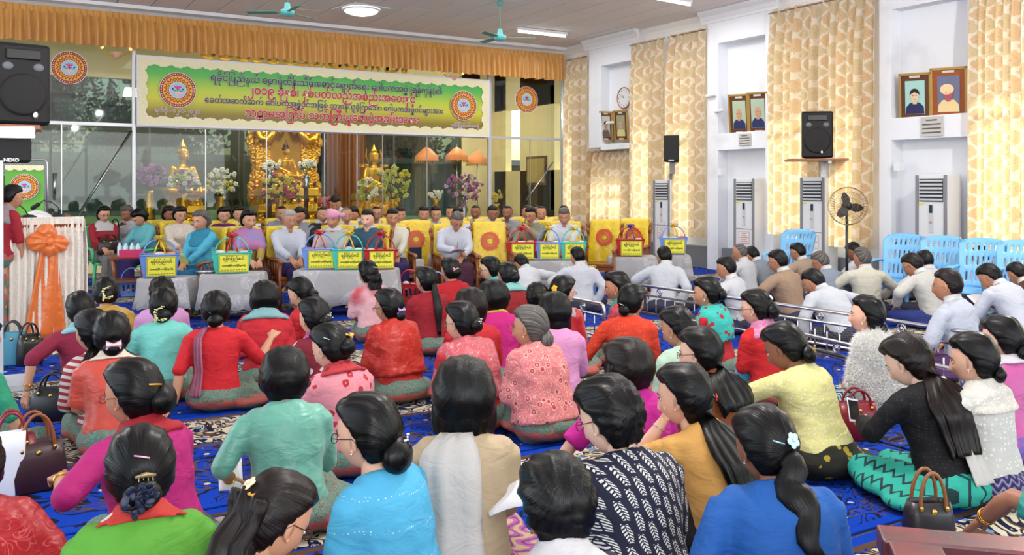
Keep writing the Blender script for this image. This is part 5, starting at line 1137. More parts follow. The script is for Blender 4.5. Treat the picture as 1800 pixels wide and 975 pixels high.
ARMS = {  # hand target (x to the person's own side), elbow pole, hand shape
    'lap': ((.06, .30, .20), (.5, -.3, -.5), 'relaxed'), 'laph': ((.02, .33, .27), (.7, -.3, -.3), 'relaxed'),
    'floor': ((.34, -.06, .06), (.6, -.6, .2), 'flat'), 'floorf': ((.34, .22, .06), (.7, -.3, .1), 'flat'), 'floorw': ((.46, .05, .08), (.5, -.6, .2), 'flat'),
    'chin': ((.03, .22, .60), (.7, .2, -.7), 'relaxed'), 'read': ((.08, .36, .34), (.8, -.1, -.4), 'grip'), 'phone': ((.10, .40, .36), (.7, -.1, -.6), 'grip'),
    'knee': ((.22, .36, .24), (.6, -.3, -.2), 'relaxed'), 'kneew': ((.30, .30, .25), (.8, -.3, .1), 'relaxed'), 'up': ((.20, .36, .50), (.6, -.1, -.7), 'relaxed'),
    'akimbo': ((.20, .02, .14), (1, -.6, .1), 'flat'), 'clap': ((.015, .28, .38), (.8, -.2, -.4), 'flat'), 'chair': ((.12, .36, .68), (.7, -.4, -.2), 'relaxed'), 'chairm': ((.03, .34, .66), (.8, -.4, -.2), 'relaxed'),
    'armrest': ((.27, .26, .72), (.7, -.6, 0), 'relaxed'), 'write': ((.07, .36, .74), (.8, -.3, -.2), 'grip'), 'face': ((.06, .20, .98), (.4, .5, -.7), 'grip'), 'down': ((.20, .04, -.02), (.2, -1, 0), 'relaxed'), 'podium': ((.12, .34, .42), (.7, -.3, -.4), 'relaxed')}
TONES = {'light': srgb(226, 176, 150), 'mid': srgb(198, 146, 116), 'tan': srgb(186, 130, 100), 'dark': srgb(152, 100, 76), 'pale': srgb(236, 196, 172)}
def body_mesh(F, p, q):
    hi = q == 'hi'; tone = tuple(c*.92 for c in TONES[p.get('tone', 'mid')]); b = MB(); b.col = tone; sk = lambda k: tuple(min(1, c*k) for c in tone)
    n, m = (54, 40) if hi else (30, 22)
    LO, LA = make_grid(n, m); V = head_base(LO, LA, True, F.fem).reshape(-1, 3)
    top = np.array([[0, 0, .112]]); bot = head_base(np.array([0.]), np.array([-np.pi/2]))
    Vh = np.concatenate([V, top, bot])*F.hs*(1.0 if F.fem else 1.03)
    col = np.tile(np.array(tone), (len(Vh), 1)); X, Y, Z = (Vh/F.hs).T
    lip = np.exp(-(X/.024)**2-((Z+.070)/.0085)**2)*(Y > .05); lc = np.array(srgb(168, 62, 66) if F.fem else srgb(140, 86, 74)); col = col*(1-lip[:, None]*.8)+lc*lip[:, None]*.8
    chk = np.exp(-((abs(X)-.045)/.02)**2-((Z+.03)/.025)**2)*(Y > 0); col = col*(1-chk[:, None]*np.array([.0, .12, .12]))
    HMn = np.array(F.HM); W = Vh @ HMn.T + np.array(F.hc)
    fs = grid_faces(n, m); t0 = n*m; fs += [(t0, (m-1)*n+(j+1) % n, (m-1)*n+j)[::-1] for j in range(n)] + [(t0+1, j, (j+1) % n)[::-1] for j in range(n)]
    base = b.n; b.add(W, fs); b.c[base:] = [tuple(c) for c in col]
    def hv(x, y, z): return F.hc + F.HM @ (Vector((x, y, z))*F.hs)
    for sg in (1, -1):          # ears, eyes, brows, lids
        R3 = F.HM @ Matrix.Rotation(sg*.35, 3, 'Z')
        b.ball(hv(sg*.0745, -.004, -.008), (.008*F.hs, .018*F.hs, .031*F.hs), 10, 8, R=R3, col=sk(.95)); 
        if hi:
            b.ball(hv(sg*.0795, .000, -.006), (.003, .010, .020), 8, 6, R=R3, col=sk(.68)); b.ball(hv(sg*.077, .004, -.036), (.005, .007, .008), 8, 6, R=R3, col=sk(1.0))
        b.ball(hv(sg*.031, .0735, .000), (.0145*F.hs, .0085*F.hs, .0062*F.hs), 12, 8, R=F.HM, col=srgb(222, 214, 206))
        b.ball(hv(sg*.031, .0800, .000), (.0055*F.hs, .003*F.hs, .0055*F.hs), 10, 6, R=F.HM, col=srgb(26, 16, 12))
        b.col = srgb(40, 28, 24); b.tube([hv(sg*.016, .0755, -.001), hv(sg*.024, .0812, .0062), hv(sg*.034, .0812, .0072), hv(sg*.046, .0745, .001)], .0016*F.hs, 5)
        b.tube([hv(sg*.014, .0845, .018), hv(sg*.028, .0855, .0235), hv(sg*.047, .073, .018)], [.0028*F.hs, .0032*F.hs, .0014*F.hs], 5); b.col = tone
    if p.get('thanaka'): b.ball(hv(-.048, .055, -.032), (.014, .008, .016), 10, 6, R=F.HM, col=srgb(224, 186, 120)); b.ball(hv(.048, .055, -.032), (.014, .008, .016), 10, 6, R=F.HM, col=srgb(224, 186, 120))
    # neck and trunk under the clothes, one tube
    nk = .050 if F.fem else .060
    c1 = hv(0, -.025, -.055); P, D, R = F.frame(.50)
    b.tube([P-D*.02, F.neck-F.nd*.01, F.neck.lerp(c1, .5), c1, hv(0, -.012, -.02)], [nk*1.5, nk*1.12, nk, nk*1.02, nk*1.05], 14 if hi else 10)
    F.loft(b, -.06, .50, -.014, n=12, m=6)
    for side in 'RL':
        sh, e, w, pose, sg = F.arm[side]; k = 10 if hi else 8
        fw = (w-e).normalized(); mid = e+(w-e)*.35
        b.tube([sh, sh.lerp(e, .5), e, mid, w-fw*.02, w+fw*.008], [.034, .041, .036, .038, .0255, .023], k)
        V, Fc = HANDS[(pose, 'hi' if hi else 'lo')]
        # palm faces down / inwards
        hd = fw.copy()
        if pose == 'flat': hd = Vector((fw.x, fw.y, fw.z*.15)).normalized() if w.z < F.seat+.12 else fw
        if pose == 'relaxed': hd = (fw+Vector((0, .2, -.25))).normalized()
        up = Vector((sg*.35, 0, 1)) if abs(hd.z) < .85 else Vector((sg*1., -.6, .2))
        M = np.array(mat_from(hd, up)); V2 = V*np.array([-sg, 1, 1])*(1.0 if F.fem else 1.08); base = b.n
        fcs = Fc if sg < 0 else [f[::-1] for f in Fc]
        b.add((V2 @ M.T)+np.array(w+hd*.012), fcs)
        if hi and F.fem:
            pass
    for side, sg in (('R', 1), ('L', -1)):
        h, kn, a = F.leg[side]; b.tube([h, h.lerp(kn, .5), kn, kn.lerp(a, .35), a], [.08, .072, .05, .048, .032], 8)
        k = p.get('legs', 'fold')
        fd = Vector((0, 1, -.25)) if k in ('chair', 'stand') else (a-kn).normalized()*.8+Vector((sg*.2, -.4, -.15))
        fd.normalize(); u_ = Vector((0, 0, 1)); s0 = a-fd*.03
        b.capsule(s0+Vector((0, 0, -.03)), a+fd*.13+Vector((0, 0, -.045)), .032, .026, 10, flat=.75, up=u_)
        rt = fd.cross(u_).normalized()
        for i in range(5): t = a+fd*(.155+.012*(2-abs(i-1.0)))+rt*(sg*(.030-.0155*i))+Vector((0, 0, -.052)); b.ball(t, (.0105, .0105, .009) if i else (.014, .014, .011), 6, 5)
    return b
def cap_hair(b, F, vol=.012, back=.0, low=-.075, front=.068, hi=True, top=.0, sides=.0, nz=.003, centre=(0, -.10, -.03), flat=False):
    """hair cap following the skull above the hairline"""
    n, m = (48, 34) if hi else (28, 20)
    LO, LA = make_grid(n, m, 0.0); B = head_base(LO, LA, False); x = np.sin(LO)*np.cos(LA); y = np.cos(LO)*np.cos(LA); z = np.sin(LA)
    X, Y, Z = B[..., 0], B[..., 1], B[..., 2]
    aL = np.abs(LO); hl = np.where(aL < 1.0, front-.012*(aL/1.0)**2*0, 0)
    hl = front + (low-front)*ssv(aL, 1.0, 2.25); notch = .045*np.exp(-((aL-1.62)/.22)**2); hl = hl+notch*0.6
    mask = ssv(Z, hl-.008, hl+.012)
    off = vol*mask - .010*(1-mask) + back*mask*ssv(-y, .1, .8) + top*mask*ssv(z, .3, 1) + sides*mask*np.abs(x)
    ang = np.arctan2(x, z+.6); off = off + mask*nz*np.sin(ang*23+np.sin(LA*5)*1.5)
    nrm = np.stack([x, y, z], -1); P = (B+nrm*off[..., None])*F.hs*(1.0 if F.fem else 1.03)
    top_ = np.array([[0, 0, .112+vol+top]])*F.hs; bot = np.array([[0, 0, -.09]])*F.hs
    V = np.concatenate([P.reshape(-1, 3), top_, bot]); c = np.array(centre); d = V-c
    # strand coordinate: angle round the axis through the knot
    a = np.arctan2(d[:, 0], d[:, 2]+1e-4); l = np.linalg.norm(d, axis=1)
    HS.append(np.stack([np.cos(a)*16, np.sin(a)*16, l*6], 1))
    W = V @ np.array(F.HM).T + np.array(F.hc); t0 = n*m
    fs = grid_faces(n, m)+[(t0, (m-1)*n+(j+1) % n, (m-1)*n+j)[::-1] for j in range(n)]+[(t0+1, j, (j+1) % n)[::-1] for j in range(n)]
    b.add(W, fs)
HS = []
def hair_tube(b, pts, r, n=14, flat=None, up=None, twist=0):
    n0 = b.n; b.tube(pts, r, n, flat=flat, up=up); k = len(pts); L = 0; H = []
    for i in range(k):
        if i: L += (Vector(pts[i])-Vector(pts[i-1])).length
        for j in range(n): a = 2*math.pi*j/n+twist*i; H.append((math.cos(a)*7, math.sin(a)*7, L*5))
    HS.append(np.array(H))
def hair_ball(b, c, r, R, n=18, m=14, swirl=9):
    n0 = b.n; b.ball(c, r, n, m, R=R); V = np.concatenate(b.v)[n0:] if False else b.v[-1]
    d = (V-np.array(tuple(c))) @ np.array(R)
    a = np.arctan2(d[:, 2], d[:, 0]); l = np.sqrt(d[:, 0]**2+d[:, 2]**2)/max(r[0], .01)
    HS.append(np.stack([l*swirl, a*0+np.sin(a)*1.2, np.cos(a)*1.2+np.array(d[:, 1])*40], 1))
    # coil ridges
    rid = 1+.05*np.sin(l*14+a*2); b.v[-1] = (d*rid[:, None]) @ np.array(R).T+np.array(tuple(c))
def make_hair(F, p, parent, hi):
    st = p.get('hair', 'bun'); hc = p.get('hcol', 'black'); b = MB(); HS.clear(); sc = F.hs
    def hv(x, y, z): return F.hc + F.HM @ (Vector((x, y, z))*sc)
    back = F.HM @ Vector((0, -1, 0)); dn = Vector((0, 0, -1))
    if st in ('bun', 'bunlow', 'bunhigh', 'bunside'):
        bx, by, bz = {'bun': (0, -.122, -.022), 'bunlow': (0, -.110, -.070), 'bunhigh': (0, -.12, .035), 'bunside': (.03, -.118, -.03)}[st]
        cap_hair(b, F, .020, .014, hi=hi, centre=(bx, by, bz), top=.008, sides=.006)
        r = p.get('bunr', .046)*sc; hair_ball(b, hv(bx, by-.006, bz), (r*1.12, r*.78, r), F.HM, 18 if hi else 10, 12 if hi else 8)
    elif st in ('short', 'mens'):
        cap_hair(b, F, .010 if st == 'mens' else .022, .004 if st == 'mens' else .016, low=-.055 if st == 'mens' else -.085, front=p.get('hairline', .062), hi=hi, top=.010, nz=.002 if st == 'mens' else .006, centre=(0, -.02, .11), sides=-.004 if st == 'mens' else .008)
    elif st == 'thin': cap_hair(b, F, .004, .0, low=-.05, front=p.get('hairline', .085), hi=hi, centre=(0, 0, .11), nz=0)
    elif st == 'shaved': cap_hair(b, F, .002, 0, low=-.05, front=.07, hi=hi, centre=(0, 0, .11), nz=0)
    elif st in ('bob', 'curly'):
        cap_hair(b, F, .028, .020, low=-.09, front=.052, hi=hi, top=.008, sides=.012, centre=(0, -.02, .12), nz=.003)
        # hanging shell round back and sides
        n, m = (44, 14) if hi else (24, 8); V = []; H = []; cur = st == 'curly'; ln = p.get('hlen', .165)
        for i in range(m+1):
            t = i/m; z = .045-ln*t
            for j in range(n+1):
                a = -2.05+4.10*j/n; w = .100+.016*math.sin(t*2.6)-.022*t**3; d = .116+.014*math.sin(t*2.6)-.030*t**2.2
                w += .004*math.sin(a*17+t*2)*(1+t)+(.006*math.sin(a*9+t*9) if cur else 0)
                rr = 1-.10*max(0, abs(a)-1.5); V.append(hv(math.sin(a)*w*rr, -math.cos(a)*(d)+.012*0, z+.006*math.sin(a*11)*t)); H.append((a*9, t*2, z*4))
        k = len(V)
        for i in range(m+1):
            t = i/m; z = .045-ln*t
            for j in range(n+1):
                a = -2.05+4.10*j/n; V.append(hv(math.sin(a)*.070, -math.cos(a)*.082, z-.004)); H.append((a*9, t*2, z*4))
        Fc = [(i*(n+1)+j, i*(n+1)+j+1, (i+1)*(n+1)+j+1, (i+1)*(n+1)+j) for i in range(m) for j in range(n)]
        Fc += [tuple(q+k for q in f[::-1]) for f in Fc]
        Fc += [(m*(n+1)+j, m*(n+1)+j+1, k+m*(n+1)+j+1, k+m*(n+1)+j) for j in range(n)] + [(i*(n+1), (i+1)*(n+1), k+(i+1)*(n+1), k+i*(n+1)) for i in range(m)]+[(i*(n+1)+n, k+i*(n+1)+n, k+(i+1)*(n+1)+n, (i+1)*(n+1)+n) for i in range(m)]
        b.add([tuple(v) for v in V], Fc); HS.append(np.array(H))
    elif st == 'long':           # loose hair falling over the back from all round the head
        cap_hair(b, F, .024, .014, low=-.09, hi=hi, centre=(0, -.02, .12), top=.004, sides=.008)
        L = p.get('hlen', .4); n, m = (44, 26) if hi else (22, 14); hw = p.get('hwid', 1.0); V = []; H = []; R = random.Random(int(L*1000)); ph = [R.uniform(0, 6) for _ in range(4)]
        for lay in (0, 1):
            for i in range(m+1):
                t = i/m; g = max(0, t-.12)/.88
                for j in range(n+1):
                    a = -1.78+3.56*j/n; w = (.104-.030*lay)*(1-(1-hw*.72)*g); d = (.112-.030*lay)*(1-.45*g)
                    P = hv(math.sin(a)*w, -math.cos(a)*d, (.03 if abs(a) < 1.2 else .03-.07*(abs(a)-1.2)/.58)-.06*min(1, t/.12)) + dn*(L*g*(1-.22*(j/n-.5)**2*4*(1 if abs(a) > 1.2 else .3)))
                    P.x += .05*g*g*p.get('hsway', 0)*4; dd = max(.04, min(.53, (P.z-F.base.z)/max(.5, F.dir[10].z))); wt = sm01(F.neck.z+.11-P.z, 0, .14); sp = F.surf(dd, math.pi+a*.40*hw*(1-.3*g), .042+.034*(1-lay)+.030*sm01(dd, .28, .42)+.005*math.sin(a*9+ph[1]+g*2)*(1-lay))
                    P.x += (sp.x-P.x)*wt; P.y += (sp.y-P.y)*wt
                    k_ = 1+.035*math.sin(a*23+ph[2])*(1-lay); P.x *= k_; P.z = max(P.z, F.seat+.10+.03*math.sin(a*13)); V.append(P); H.append((a*11, math.sin(a*3), L*g*3))
        k = (m+1)*(n+1); Fc = [(i*(n+1)+j, i*(n+1)+j+1, (i+1)*(n+1)+j+1, (i+1)*(n+1)+j) for i in range(m) for j in range(n)]; Fc += [tuple(q+k for q in f[::-1]) for f in Fc]
        Fc += [(m*(n+1)+j, m*(n+1)+j+1, k+m*(n+1)+j+1, k+m*(n+1)+j) for j in range(n)]+[(i*(n+1), (i+1)*(n+1), k+(i+1)*(n+1), k+i*(n+1)) for i in range(m)]+[(i*(n+1)+n, k+i*(n+1)+n, k+(i+1)*(n+1)+n, (i+1)*(n+1)+n) for i in range(m)]
        b.add([tuple(v) for v in V], Fc); HS.append(np.array(H))
    elif st in ('pony', 'half', 'braid'):
        ty = p.get('tiez', -.02); cap_hair(b, F, .020 if st != 'long' else .026, .014, low=-.085, hi=hi, centre=(0, -.118, ty), top=.004)
        L = p.get('hlen', .40); s0 = hv(0, -.100, ty); N = 12; lg = st == 'long'; wd = {'pony': .042, 'half': .072, 'long': .112, 'braid': .026}[st]; fl = {'pony': .7, 'half': .42, 'long': .42, 'braid': .9}[st]
        pts = []; rs = []; x0 = p.get('hsway', 0.0)
        for i in range(N+1):
            t = i/N; out = .030*math.sin(min(1, t*3)*1.57)
            # follow the back: find the surface point lower down
            h = hv(0, (-.075 if lg else -.108)-out, ty-.0)+dn*(L*t)
            dd = max(0.05, min(.56, (h.z-F.base.z)/max(.5, F.dir[10].z))); sp = F.surf(dd, math.pi*(1.0+.0), .022+wd*fl)
            if h.z < F.neck.z+.05: h = Vector((h.x*(1-t*.4)+sp.x*t*.4, min(h.y, sp.y) if h.z > F.seat else sp.y, h.z))
            h.x += x0*t*t; pts.append(h)
            r = wd*(.75+.35*math.sin(min(1, t*2.2)*1.57))*(1-.62*max(0, t-.55)/.45)
            if p.get('wavy'): h.x += .016*math.sin(t*13); r *= 1.25+.12*math.sin(t*17)
            if st == 'braid': r *= 1+.18*math.sin(t*38)
            rs.append(max(.008, r*(1+.06*math.sin(t*11+L*30))))
        if st in ('half', 'long'): pts = [hv(0, -.085, .03)]+pts; rs = [wd*.9]+rs
        hair_tube(b, pts, rs, 16 if hi else 10, flat=fl, up=tuple(back))
        if st in ('long', 'half') and p.get('locks', True):
            R = random.Random(int(L*999)+3)
            for k in range(9 if hi else 3):
                ph = (k/8-.5)*2; ax = ph*wd*1.0
                q = [pts[i]+(F.HM @ Vector((ax*(1+.15*math.sin(i*.8+k)), -.010-abs(.01*math.sin(i+k)), 0))) for i in range(1, len(pts))]
                rr = [.016*(1-.75*(i/len(q))**2)+.003 for i in range(len(q))]; hair_tube(b, q, rr, 8)
    b2 = b; o = b.build('hair', HAIR[hc], parent, smooth=True)
    H = np.concatenate(HS); at = o.data.attributes.new('hs', 'FLOAT_VECTOR', 'POINT')
    if len(H) == len(o.data.vertices): at.data.foreach_set('vector', H.astype('f').ravel())
    if p.get('hlabel'): o['label'] = p['hlabel']
    BV = BVHTree.FromPolygons([v.co[:] for v in o.data.vertices], [tuple(f.vertices) for f in o.data.polygons]) if p.get('orn') else None
    for orn in p.get('orn', []):
        kind, pos, col, *rest = orn; size = rest[0] if rest else 1.0
        pos_ = Vector(pos); hit = BV.ray_cast(hv(*(pos_*2.4)), (hv(*(pos_*.2))-hv(*(pos_*2.4))).normalized()) if pos_.length > .05 else (None,); c = hit[0] if hit[0] is not None else hv(*pos); q = MB(); nrm = (F.HM @ Vector(pos)).normalized(); R3 = mat_from(nrm.cross(Vector((0, 0, 1))).normalized() if abs(nrm.z) < .9 else Vector((1, 0, 0)), Vector((0, 0, 1)))
        rt = (nrm.cross(Vector((0, 0, 1)))).normalized(); upv = rt.cross(nrm).normalized()
        Mx = Matrix((rt, nrm, upv)).transposed(); S = size
        mt = simple('hair_ornament_%s' % kind, srgb(col), .3 if kind in ('clip', 'beads', 'claw') else .55, .6 if kind in ('clip', 'claw') else 0)
        mt = simple('ornament_%s_%s' % (kind, col), srgb(col), .3 if kind in ('clip', 'beads', 'claw') else .5, .5 if kind in ('clip', 'claw') else 0)
        if kind == 'bow':
            for s in (1, -1):
                V = []
                for i in range(6):
                    t = i/5
                    for j in range(9): a = j/8*2-1; w = (.006+.022*t)*S; V.append(c+rt*(s*.040*S*t)+upv*(w*a)+nrm*(S*(.010+.007*math.cos(a*4.5)*t-.004*abs(a))))
                fcs = [(i*9+j, i*9+j+1, (i+1)*9+j+1, (i+1)*9+j) for i in range(5) for j in range(8)]; q.add([tuple(v) for v in V], fcs); q.add([tuple(v-nrm*.006) for v in V], fcs)
            q.ball(c+nrm*.010, (.009*S, .008*S, .010*S), 8, 6, R=Mx)
        elif kind == 'flower':
            for k in range(5): a = 2*math.pi*k/5; q.ball(c+(rt*math.cos(a)+upv*math.sin(a))*.016*S+nrm*.008, (.012*S, .005*S, .012*S), 8, 6, R=Mx)
            q.ball(c+nrm*.012, .006*S, 8, 6)
        elif kind == 'clip': q.tube([c-rt*.030*S-upv*.006, c+nrm*.004, c+rt*.030*S+upv*.008], .0042*S, 6)
        elif kind == 'claw':
            q.tube([c-rt*.035*S, c+nrm*.008+upv*.006, c+rt*.035*S], [.006*S, .010*S, .006*S], 8)
            for k in range(4): x = (-.024+.016*k)*S; q.tube([c+rt*x+nrm*.006, c+rt*x+upv*-.02*S+nrm*.010, c+rt*x-upv*.034*S], .0025*S, 5)
        elif kind == 'beads':
            R = random.Random(3)
            for k in range(int(7*S)+2): a = R.uniform(0, 6.28); r_ = R.uniform(.0, .034); q.ball(c+(rt*math.cos(a)+upv*math.sin(a))*r_+nrm*.006, .0045, 6, 5)
        elif kind == 'string':      # string of small blossoms draped round the knot
            R = random.Random(5)
            for k in range(34): t = k/33; a = -2.2+t*3.9; q.ball(c+rt*(math.cos(a)*.052*S+R.uniform(-.007, .007))+upv*(math.sin(a)*.048*S+R.uniform(-.008, .008))+nrm*(.010+.014*R.random()), (.008, .005, .005), 5, 4)
            for k in range(16): q.ball(c+rt*(.045*S+R.uniform(-.008, .008))+upv*(-.01-.065*k/15)+nrm*.02, .0055, 5, 4)
        elif kind == 'scrunchie':
            R = random.Random(9)
            for k in range(46): a = R.uniform(0, 6.28); r_ = R.uniform(.005, .045)*S; q.ball(c+(rt*math.cos(a)+upv*math.sin(a))*r_+nrm*R.uniform(.0, .032), (R.uniform(.009, .016)*S, .0028, R.uniform(.008, .014)*S), 8, 5, R=Mx @ Matrix.Rotation(R.uniform(-1.2, 1.2), 3, 'X') @ Matrix.Rotation(R.uniform(-1, 1), 3, 'Z'))
        elif kind == 'band': q.tube([hv(-.086, .0, .05), hv(-.06, .008, .108), hv(0, .012, .134), hv(.06, .008, .108), hv(.086, .0, .05)], .004*S, 6)
        nm = {'bow': 'hair_bow', 'flower': 'hair_flower', 'clip': 'hair_clip', 'claw': 'hair_claw', 'beads': 'hair_pins', 'string': 'jasmine_string', 'scrunchie': 'scrunchie', 'band': 'head_band'}[kind]
        q.build(nm, mt, o, smooth=True)
    return o
def tube_arm(F, b, side, r0, r1, upto, inf=.012):
    sh, e, w, pose, sg = F.arm[side]
    b.capsule(sh-Vector((sg*.03, 0, .0)), sh.lerp(e, .55), .052+inf+r0, .045+inf+r0, 10)
    if upto <= 1: en = sh.lerp(e, upto); b.tube([sh, sh.lerp(e, .5*upto), en], [.050+inf+r0, .048+inf+r0, .046+inf+r1], 12)
    else:
        en = e.lerp(w, upto-1); b.tube([sh, sh.lerp(e, .5), e], [.050+inf+r0, .047+inf+r0, .042+inf+r0], 12); b.ball(e, .041+inf+r0, 10, 8); b.tube([e, e.lerp(en, .5), en], [.041+inf+r0, .040+inf+r0*.6, .036+inf*.7+r1], 12)
def person(p):
    """p: dict describing pose, hair and clothes"""
    q = p.get('q', 'hi'); hi = q == 'hi'; F = Fig(p); fem = F.fem
    # place: the top of the hair is seen at pixel (px, py)
    topz = max(F.hc.z+.135*F.hs, .3); s = p.get('s', 1.0)
    px, py = p['at']; pt = at_h(px, py, topz*s) if 'z' not in p else at_z(px, py, p['z'])
    if 'z' in p and p.get('legs') != 'chair': s = pt.z/topz
    if 'z' in p and p.get('legs') == 'chair': pass
    heading = math.atan2(pt.y, pt.x) - math.pi/2 + math.radians(p['a'])       # facing +Y rotated
    off = Matrix.Rotation(heading, 3, 'Z') @ Vector((F.hc.x, F.hc.y, 0))*s
    loc = (pt.x-off.x, pt.y-off.y, p.get('lift', 0.0))
    root = empty('person', loc, heading, p['label'], 'person', p.get('group', 'women seated on the carpets'), s)
    vx = p.get('vox', .016 if hi else .024)
    body_mesh(F, p, q).build('body', SKIN, root, smooth=True, color=True)
    make_hair(F, p, root, hi)
    # blouse / shirt
    top = p['top']; tm = cloth(*top) if isinstance(top, tuple) else cloth(top); b = MB(); slv = p.get('sleeve', 1.05)
    F.loft(b, -.04 if fem else -.10, .535 if not fem else .525, .013, n=22, m=15)
    if fem:
        for sg in (1, -1): P, D, R = F.frame(.30); b.ball(P+R*(sg*.075)+F.surf(.30, 0, 0)*0+Vector((0, .085, .0)), (.062, .050, .062), 12, 8)
    for side in 'RL': tube_arm(F, b, side, .002 if fem else .008, .010, slv)
    o = b.build(p.get('topname', 'blouse' if fem else 'shirt'), tm, root); remesh(o, vx, 4, .020 if hi else .014, .11)
    if p.get('collar'):
        cl = p['collar']; b = MB(); cm = cloth(*cl) if isinstance(cl, tuple) else cloth(cl)
        w_ = p.get('collarw', .09)
        F.loft(b, .548-w_, .556, lambda d: (.028 if not p.get('shawl') else .058)+.008*math.sin((d-.46)*60), n=22, m=7)
        o = b.build('scarf' if fem else 'collar', cm, root); remesh(o, vx*.8, 3, .010, .05)
    if not fem and not p.get('nocollar'):
        b = MB(); F.loft(b, .53, .575, .010, n=18, m=3, close=False); b.build('collar', cloth('f2f2f0'), root, smooth=True)
    if p.get('shawl'):
        sh = p['shawl']; b = MB(); lo = p.get('shlo', .10); F.loft(b, lo, .545, lambda d: .034+.02*(1-(d-lo)/(.545-lo)), n=24, m=12)
        for side in 'RL':
            S, e, w, pose, sg = F.arm[side]; b.capsule(S-Vector((sg*.02, 0, 0)), S.lerp(e, p.get('shend', .95)), .078, .076, 12)
            P, D, R = F.frame(lo+.07); b.capsule(S.lerp(e, .6), P+R*(sg*.16), .07, .08, 12)
        o = b.build('shawl', cloth(*sh) if isinstance(sh, tuple) else cloth(sh), root); remesh(o, vx, 4, .030, .09)
        if p.get('fluffy'): o.modifiers['folds'].strength = .02
    if p.get('sash'):            # a folded length of cloth hanging down the back
        col, ph, d0, w_, *ext = p['sash']; drop = ext[0] if ext else 0; V = []; n, m = 10, 26; b = MB()
        for i in range(m+1):
            t = i/m; d = .53-(.53-d0)*min(1, t*(1+drop)) if drop else .53-(.53-d0)*t
            for j in range(n+1):
                u = j/n-.5; wv = w_*(1+.25*t); P = F.surf(d, ph+u*wv/.15, .034+.010*math.cos(u*19+t*2)+.012*t)
                if drop and t > 1/(1+drop): P = P+Vector((0, -.03*(t-1/(1+drop)), -(t-1/(1+drop))*.55*(drop/.6)))
                P.z = max(P.z, .02); V.append(P)
        fc = [(i*(n+1)+j, i*(n+1)+j+1, (i+1)*(n+1)+j+1, (i+1)*(n+1)+j) for i in range(m) for j in range(n)]
        b.add([tuple(v) for v in V], fc); o = b.build('shoulder_sash', cloth(*col) if isinstance(col, tuple) else cloth(col), root, smooth=True)
        so = o.modifiers.new('thickness', 'SOLIDIFY'); so.thickness = .006
    # longyi
    b = MB(); z0 = F.seat; k = p.get('legs', 'fold'); sk = p.get('skirt', LONGYI); skm = sk if not isinstance(sk, (tuple, str)) else (cloth(*sk) if isinstance(sk, tuple) else cloth(sk))
    g = F.g
    F.loft(b, -.09, .07, .018, n=22, m=6)
    if k == 'chair':
        for side in 'RL': h, kn, a = F.leg[side]; b.capsule(h, kn, .105*g, .075, 12); b.capsule(kn, a+Vector((0, 0, .05)), .074, .075, 12)
        K = (F.leg['R'][1]+F.leg['L'][1])/2; A = (F.leg['R'][2]+F.leg['L'][2])/2; b.capsule(Vector((0, .05, z0+.10)), K, .10, .075, 12); b.capsule(K, A+Vector((0, 0, .06)), .075, .09, 12)
    elif k == 'stand':
        b.tube([(0, 0, z0+.1), (0, 0, z0-.1), (0, 0, z0-.4), (0, 0, .06)], [.16, .17, .16, .18], 18, flat=.75, up=(0, 1, 0))
    else:
        sd = p.get('side', 1) if k == 'fold' else 0
        for side in 'RL':
            h, kn, a = F.leg[side]; b.capsule(h, kn, .115*g, .085, 12); b.capsule(kn, a, .080, .060, 12)
        b.ball((.10*sd, .20, z0+.085), (.27*g, .25, .085), 18, 10); b.ball((0, -.02, z0+.11), (.215*g, .175*g, .112), 18, 10)
        b.ball((.22*sd if sd else .0, .02, z0+.06), (.20 if sd else .30, .16, .06), 16, 8)
    o = b.build('longyi', skm, root); remesh(o, vx*1.25, 4, .022, .10)
    if p.get('glasses'):
        def hv(x, y, z): return F.hc + F.HM @ (Vector((x, y, z))*F.hs)
        gb = MB(); col = p['glasses'] if isinstance(p['glasses'], str) else '2a1c1a'; gy = .098
        for sg in (1, -1):
            pts = [hv(sg*.032+.021*math.cos(2*math.pi*i/16), gy-.004*abs(math.cos(2*math.pi*i/16)), -.002+.0155*math.sin(2*math.pi*i/16)) for i in range(17)]
            gb.tube(pts, .0018, 5, cap=False); gb.tube([hv(sg*.053, gy-.006, .004), hv(sg*.080, .05, .006), hv(sg*.083, -.005, .006), hv(sg*.082, -.02, -.008)], .0018, 5)
        gb.tube([hv(-.011, gy, .002), hv(0, gy+.003, .005), hv(.011, gy, .002)], .0016, 5)
        if p.get('ghead'): pass
        o = gb.build('spectacles', simple('spectacle_frame_'+col, srgb(col), .3, .5), root, smooth=True)
        for sg in (1, -1): lb = MB(); lb.ball(hv(sg*.032, gy-.003, -.002), (.020*F.hs, .0012, .0148*F.hs), 14, 6, R=F.HM); lb.build('lens', LENS, o, smooth=True)
    for ej in p.get('ear', []):
        for sg in (1, -1):
            eb = MB(); eb.ball(F.hc+F.HM @ (Vector((sg*.080, .004, -.044))*F.hs), .0058, 8, 6)
            if p.get('drop'): eb.tube([F.hc+F.HM @ Vector((sg*.082, .004, -.046)), F.hc+F.HM @ Vector((sg*.083, .004, -.078))], [.004, .009], 8)
            eb.build('earring', simple('earring_'+ej, srgb(ej), .15, .8 if ej != 'f4ece4' else 0), root, smooth=True)
    if p.get('bangle'):
        side = p['bangle']; S, e, w, pose, sg = F.arm[side]; d = (w-e).normalized(); c = w-d*.03; a1 = d.orthogonal().normalized(); a2 = d.cross(a1)
        bb = MB()
        for kk in range(2): cc = c-d*.012*kk; bb.tube([cc+(a1*math.cos(t*math.pi/8)+a2*math.sin(t*math.pi/8))*.031 for t in range(17)], .003, 6, cap=False)
        bb.build('bracelet', simple('bracelet_gold', srgb(226, 172, 70), .2, 1.0), root, smooth=True)
